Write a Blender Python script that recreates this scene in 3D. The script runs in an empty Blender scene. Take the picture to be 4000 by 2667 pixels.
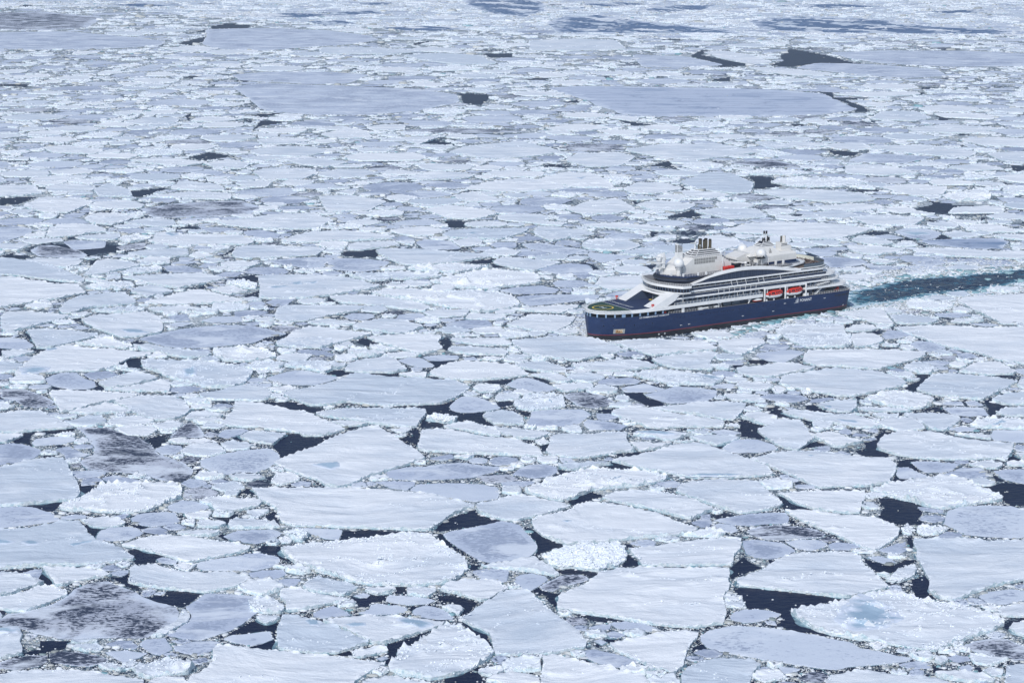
import bpy, bmesh, math, random, time
import numpy as np
from mathutils import Vector, Matrix, kdtree
from mathutils.geometry import delaunay_2d_cdt
T0 = time.time()
random.seed(7); RNG = np.random.default_rng(11)
SC = bpy.context.scene; COL = SC.collection

# ------------------------------------------------------------------ camera
CAM_H = 211.58; CAM_PITCH = math.radians(12.3562); FPX = 8412.2; IW, IH = 4000.0, 2667.0
cd = bpy.data.cameras.new('camera'); cam = bpy.data.objects.new('camera', cd); COL.objects.link(cam)
cam.location = (0, 0, CAM_H); cam.rotation_euler = (math.pi / 2 - CAM_PITCH, 0, 0)
cd.sensor_width = 36.0; cd.lens = FPX / IW * 36.0; cd.clip_start = 1.0; cd.clip_end = 60000.0
SC.camera = cam

# ------------------------------------------------------------------ sky, sun, exposure
SUN_EL = math.radians(43.0); SUN_AZ = math.radians(202.0)      # compass style angle, the camera looks along +Y (0)
w = bpy.data.worlds.new('World'); SC.world = w; w.use_nodes = True
nt = w.node_tree; bg = nt.nodes['Background']
sky = nt.nodes.new('ShaderNodeTexSky'); sky.sky_type = 'NISHITA'; sky.sun_disc = False
sky.sun_elevation = SUN_EL; sky.sun_rotation = SUN_AZ; sky.air_density = 1.0; sky.dust_density = 1.0; sky.ozone_density = 1.5
nt.links.new(sky.outputs[0], bg.inputs[0]); bg.inputs[1].default_value = 0.12
ld = bpy.data.lights.new('sun', 'SUN'); ld.energy = 2.9; ld.angle = math.radians(1.0); ld.color = (1.0, 0.98, 0.95)
so = bpy.data.objects.new('sun', ld); COL.objects.link(so)
sdir = Vector((math.sin(SUN_AZ) * math.cos(SUN_EL), math.cos(SUN_AZ) * math.cos(SUN_EL), math.sin(SUN_EL)))
so.rotation_euler = sdir.to_track_quat('Z', 'Y').to_euler(); so.location = (0, 0, 400)
SC.view_settings.view_transform = 'Standard'; SC.view_settings.look = 'None'
SC.view_settings.exposure = -0.10; SC.view_settings.gamma = 1.0

# ------------------------------------------------------------------ helpers
def cam_ray(px, py):
    x = (px - IW / 2) / FPX; z = -(py - IH / 2) / FPX
    c, s = math.cos(CAM_PITCH), math.sin(CAM_PITCH)
    return x, c + z * s, -s + z * c
def ground(px, py):
    x, y, z = cam_ray(px, py); t = -CAM_H / z
    return x * t, y * t
def to_px(X, Y, Z=0.0):
    c, s = math.cos(CAM_PITCH), math.sin(CAM_PITCH)
    d = Y * c - (Z - CAM_H) * s; up = Y * s + (Z - CAM_H) * c
    return IW / 2 + FPX * X / d, IH / 2 - FPX * up / d
def px_per_m(Y): return FPX / np.sqrt(Y * Y + CAM_H * CAM_H)

def tag(o, label=None, cat=None, group=None, kind=None):
    if label: o['label'] = label
    if cat: o['category'] = cat
    if group: o['group'] = group
    if kind: o['kind'] = kind
    return o
def empty(name, loc=(0, 0, 0), rz=0.0, parent=None):
    o = bpy.data.objects.new(name, None); COL.objects.link(o); o.location = loc; o.rotation_euler = (0, 0, rz); o.parent = parent
    o.empty_display_size = 0.5
    return o
def copy_tree(o, parent=None):
    c = o.copy(); COL.objects.link(c); c.parent = parent
    for ch in list(o.children): copy_tree(ch, c)
    return c

def mesh_np(name, V, loops, starts, mats, midx=None, smooth=False, parent=None, attrs=None, loc=None):
    """one mesh object from numpy arrays: V (n,3), loops flat vertex ids, starts first loop of each face"""
    V = np.asarray(V, np.float32)
    if loc is not None: V = V - np.asarray(loc, np.float32)
    loops = np.asarray(loops, np.int32); starts = np.asarray(starts, np.int32)
    me = bpy.data.meshes.new(name)
    me.vertices.add(len(V)); me.vertices.foreach_set('co', V.ravel())
    me.loops.add(len(loops)); me.loops.foreach_set('vertex_index', loops)
    me.polygons.add(len(starts)); me.polygons.foreach_set('loop_start', starts)
    if midx is not None: me.polygons.foreach_set('material_index', np.asarray(midx, np.int32))
    me.update(calc_edges=True)
    if smooth is True: me.polygons.foreach_set('use_smooth', np.ones(len(starts), bool))
    elif smooth is not False: me.polygons.foreach_set('use_smooth', np.asarray(smooth, bool))
    for k, a in (attrs or {}).items():
        at = me.attributes.new(k, 'FLOAT', 'POINT'); at.data.foreach_set('value', np.asarray(a, np.float32))
    for m in mats: me.materials.append(m)
    o = bpy.data.objects.new(name, me); COL.objects.link(o); o.parent = parent
    if loc is not None: o.location = loc
    return o

class Acc:
    """collects faces of any size into one mesh"""
    def __init__(s): s.V = []; s.L = []; s.S = []; s.M = []; s.SM = []; s.A = []; s.nv = 0; s.nl = 0
    def add(s, V, faces, mat=0, smooth=False, tone=0.5):
        V = np.asarray(V, float).reshape(-1, 3); s.V.append(V); s.A.append(np.full(len(V), tone) if np.isscalar(tone) else np.asarray(tone))
        for f in faces:
            s.L.append(np.asarray(f, np.int64) + s.nv); s.S.append(s.nl); s.nl += len(f); s.M.append(mat); s.SM.append(smooth)
        s.nv += len(V)
    def add_np(s, V, F, mat=0, smooth=False, tone=0.5):
        """F (m,k) all faces of k corners"""
        V = np.asarray(V, float); F = np.asarray(F, np.int64)
        if len(F) == 0: return
        s.V.append(V); s.A.append(np.full(len(V), tone) if np.isscalar(tone) else np.asarray(tone))
        k = F.shape[1]; s.L.append((F + s.nv).ravel())
        s.S.extend((s.nl + k * np.arange(len(F))).tolist()); s.nl += k * len(F)
        s.M.extend([mat] * len(F) if np.isscalar(mat) else list(mat)); s.SM.extend([smooth] * len(F)); s.nv += len(V)
    def build(s, name, mats, parent=None, loc=None):
        return mesh_np(name, np.concatenate(s.V), np.concatenate(s.L), s.S, mats, s.M, s.SM, parent, {'tone': np.concatenate(s.A)}, loc)

# ------------------------------------------------------------------ materials
def new_mat(name, col=(.8, .8, .8), rough=.6, metal=0.0, spec=.5):
    m = bpy.data.materials.new(name); m.use_nodes = True
    b = m.node_tree.nodes['Principled BSDF']
    b.inputs['Base Color'].default_value = (*col, 1); b.inputs['Roughness'].default_value = rough
    b.inputs['Metallic'].default_value = metal; b.inputs['Specular IOR Level'].default_value = spec
    return m
class NG:
    def __init__(s, m): s.t = m.node_tree; s.b = s.t.nodes['Principled BSDF']
    def n(s, k, **kw):
        o = s.t.nodes.new(k)
        for a, v in kw.items(): setattr(o, a, v)
        return o
    def l(s, a, b): s.t.links.new(a, b)
    def pos(s, scale=(1, 1, 1), rot=0.0):
        g = s.n('ShaderNodeNewGeometry'); mp = s.n('ShaderNodeMapping'); mp.inputs['Scale'].default_value = scale
        mp.inputs['Rotation'].default_value = (0, 0, rot); s.l(g.outputs['Position'], mp.inputs[0]); return mp.outputs[0]
    def noise(s, vec, scale, detail=4, rough=.55, dist=0.0):
        o = s.n('ShaderNodeTexNoise'); o.inputs['Scale'].default_value = scale; o.inputs['Detail'].default_value = detail
        o.inputs['Roughness'].default_value = rough; o.inputs['Distortion'].default_value = dist; s.l(vec, o.inputs['Vector']); return o.outputs['Fac']
    def ramp(s, fac, stops):
        o = s.n('ShaderNodeValToRGB'); e = o.color_ramp.elements
        e[0].position = stops[0][0]; e[0].color = (*stops[0][1], 1); e[1].position = stops[-1][0]; e[1].color = (*stops[-1][1], 1)
        for p, c in stops[1:-1]:
            q = e.new(p); q.color = (*c, 1)
        s.l(fac, o.inputs[0]); return o.outputs[0]
    def math(s, op, a, b=None, clamp=False):
        o = s.n('ShaderNodeMath', operation=op); o.use_clamp = clamp
        for i, v in enumerate((a, b)):
            if v is None: continue
            if isinstance(v, (int, float)): o.inputs[i].default_value = v
            else: s.l(v, o.inputs[i])
        return o.outputs[0]
    def mix(s, f, a, b):
        o = s.n('ShaderNodeMix', data_type='RGBA')
        for i, v in ((0, f), (6, a), (7, b)):
            if isinstance(v, (int, float)): o.inputs[i].default_value = v
            elif isinstance(v, tuple): o.inputs[i].default_value = (*v, 1)
            else: s.l(v, o.inputs[i])
        return o.outputs[2]
    def attr(s, name): return s.n('ShaderNodeAttribute', attribute_name=name).outputs['Fac']
    def bump(s, h, strength, dist):
        o = s.n('ShaderNodeBump'); o.inputs['Strength'].default_value = strength; o.inputs['Distance'].default_value = dist
        s.l(h, o.inputs['Height']); s.l(o.outputs[0], s.b.inputs['Normal'])
    def col(s, c): s.l(c, s.b.inputs['Base Color'])

SNOW = (.80, .845, .905)
def mat_snow(name, c0, c1, bump=.5):
    m = new_mat(name, SNOW, .75, 0, .15); g = NG(m)
    v = g.pos((1, 1, 1))
    wv = g.n('ShaderNodeTexNoise'); wv.inputs['Scale'].default_value = .012; g.l(v, wv.inputs['Vector'])
    wm = g.n('ShaderNodeVectorMath', operation='MULTIPLY_ADD'); g.l(wv.outputs['Color'], wm.inputs[0]); wm.inputs[1].default_value = (46, 46, 0); g.l(v, wm.inputs[2])
    mp = g.n('ShaderNodeMapping'); mp.inputs['Scale'].default_value = (.42, 1, 1); mp.inputs['Rotation'].default_value = (0, 0, -.3); g.l(wm.outputs[0], mp.inputs[0]); st = mp.outputs[0]
    n1 = g.noise(st, .09, 6, .55, .5); n2 = g.noise(v, .028, 3); n3 = g.noise(v, 1.1, 5, .65); n4 = g.noise(st, .35, 4, .6)
    f = g.math('ADD', g.math('MULTIPLY', n1, .42), g.math('MULTIPLY', n2, .42)); f = g.math('ADD', f, g.math('MULTIPLY', n4, .16))
    f = g.math('ADD', f, g.math('MULTIPLY', g.math('SUBTRACT', g.attr('tone'), .5), .50))
    c = g.ramp(f, [(.34, c0), (.50, tuple(.4 * a + .6 * b for a, b in zip(c0, c1))), (.62, c1)])
    g.col(c)
    h = g.math('ADD', g.math('MULTIPLY', n1, 2.4), g.math('MULTIPLY', n3, .16)); h = g.math('ADD', h, g.math('MULTIPLY', n4, .5))
    g.bump(h, bump, 1.0); return m
M_SNOW = mat_snow('wind_packed_snow', (.60, .68, .78), (.84, .882, .935), .7)
M_RIM = mat_snow('broken_snow_ice', (.72, .79, .87), (.83, .88, .94), .5)
def mat_grey(name, thr, dark, lo, hi, streak=1.0, fringe=None, drift=False):
    m = new_mat(name, lo, .6, 0, .25); g = NG(m)
    v = g.pos((.38 * streak, 1, 1), math.radians(-6)); w_ = g.pos()
    n1 = g.noise(v, .85, 6, .72, .4); n2 = g.noise(w_, .045 if fringe else .022, 5, .6, .8 if fringe else 0); n3 = g.noise(g.pos((.25, 1, 1), .1), .07, 4)
    n3 = g.math('ADD', n3, g.math('MULTIPLY', g.math('SUBTRACT', g.attr('tone'), .5), .5)); base = g.ramp(n3, [(.35, lo), (.65, hi)])
    f = g.math('ADD', g.math('MULTIPLY', n1, .6), g.math('MULTIPLY', n2, .4))
    f = g.math('ADD', f, g.math('MULTIPLY', g.math('SUBTRACT', g.attr('tone'), .5), .16))
    f = g.math('ADD', f, g.math('MULTIPLY', g.attr('edge'), .04 if fringe else .12))
    k = g.ramp(f, [(thr - .035, (1, 1, 1)), (thr + .03, (0, 0, 0))])
    c_ = g.mix(k, base, dark)
    if fringe: f0, f1 = fringe; c_ = g.mix(g.ramp(g.math('ADD', g.attr('edge'), g.math('MULTIPLY', g.math('SUBTRACT', n2, .5), 1.3)), [(f0, (0, 0, 0)), (f1, (1, 1, 1))]), c_, (.66, .73, .85))
    if drift: c_ = g.mix(g.ramp(g.noise(g.pos((.5, 1, 1), .4), .07, 5, .6, .6), [(.52, (0, 0, 0)), (.63, (.85, .85, .85))]), c_, (.76, .82, .91))
    g.col(c_); g.bump(n1, .25, .4); return m
M_GREY = mat_grey('grey_young_ice', .48, (.36, .42, .55), (.52, .59, .73), (.66, .73, .84), 1.6, None, True)
M_DARK = mat_grey('dark_mottled_ice', .500, (.040, .054, .095), (.47, .51, .61), (.62, .66, .75), 1.6, (.78, 1.15), True)
M_BLUE = mat_grey('thin_blue_ice', .475, (.10, .16, .29), (.16, .25, .41), (.54, .61, .75), .45, (.85, 1.2))
M_LEDGE = new_mat('awash_turquoise_ledge', (.20, .40, .44), .35)
g = NG(M_LEDGE); g.col(g.ramp(g.noise(g.pos(), .35, 4), [(.36, (.05, .10, .15)), (.52, (.16, .28, .34)), (.70, (.40, .54, .60))]))
M_WALL = new_mat('floe_edge_ice', (.60, .76, .82), .5)
g = NG(M_WALL); g.col(g.ramp(g.noise(g.pos(), .8, 4), [(.35, (.50, .66, .74)), (.6, (.80, .87, .91))])); g.bump(g.noise(g.pos(), 1.5, 4), .6, .5)
def mat_pond():
    m = new_mat('meltwater_pond', (.3, .5, .7), .3, 0, .4); g = NG(m)
    n = g.noise(g.pos((.5, 1, 1)), .28, 5, .6)
    f = g.math('ADD', g.attr('edge'), g.math('MULTIPLY', g.math('SUBTRACT', n, .5), 1.9))
    wet = g.ramp(g.noise(g.pos((.6, 1, 1)), .12, 3), [(.35, (.33, .46, .59)), (.65, (.44, .58, .71))])
    k = g.ramp(f, [(.22, (0, 0, 0)), (.62, (1, 1, 1))])
    g.col(g.mix(k, (.72, .79, .91), wet)); return m
M_POND = mat_pond()
def mat_brash():
    m = new_mat('brash_ice', (.8, .85, .88), .7, 0, .2); g = NG(m)
    g.col(g.ramp(g.attr('tone'), [(.0, (.16, .34, .40)), (.06, (.28, .46, .52)), (.12, (.26, .29, .29)), (.24, (.42, .45, .46)), (.36, (.54, .56, .54)), (.5, (.60, .65, .70)), (.75, (.76, .81, .86)), (1., (.85, .89, .94))]))
    g.bump(g.noise(g.pos(), 1.6, 4), .5, .4); return m
M_BRASH = mat_brash()
def mat_water():
    m = new_mat('dark_sea_water', (.012, .018, .034), .38, 0, .06); g = NG(m)
    n = g.noise(g.pos((.6, 1, 1)), .5, 4); g.col(g.ramp(g.noise(g.pos(), .05, 3), [(.35, (.009, .016, .046)), (.7, (.014, .023, .060))]))
    g.bump(n, .8, .4); g.b.inputs['Specular Tint'].default_value = (.55, .68, 1, 1); return m
M_WATER = mat_water()
def mat_slush():
    m = new_mat('grease_slush', (.4, .45, .5), .6, 0, .1); g = NG(m)
    n = g.noise(g.pos(), .55, 7, .72); b = g.noise(g.pos((.5, 1, 1)), .03, 3)
    f = g.math('ADD', g.math('MULTIPLY', n, .62), g.math('MULTIPLY', b, .38)); f = g.math('ADD', f, g.math('MULTIPLY', g.attr('tone'), .07))
    g.col(g.ramp(f, [(.455, (.010, .018, .048)), (.505, (.09, .13, .18)), (.56, (.34, .40, .44)), (.65, (.58, .63, .68))])); g.bump(n, .5, .3); return m
M_SLUSH = mat_slush()

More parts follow.
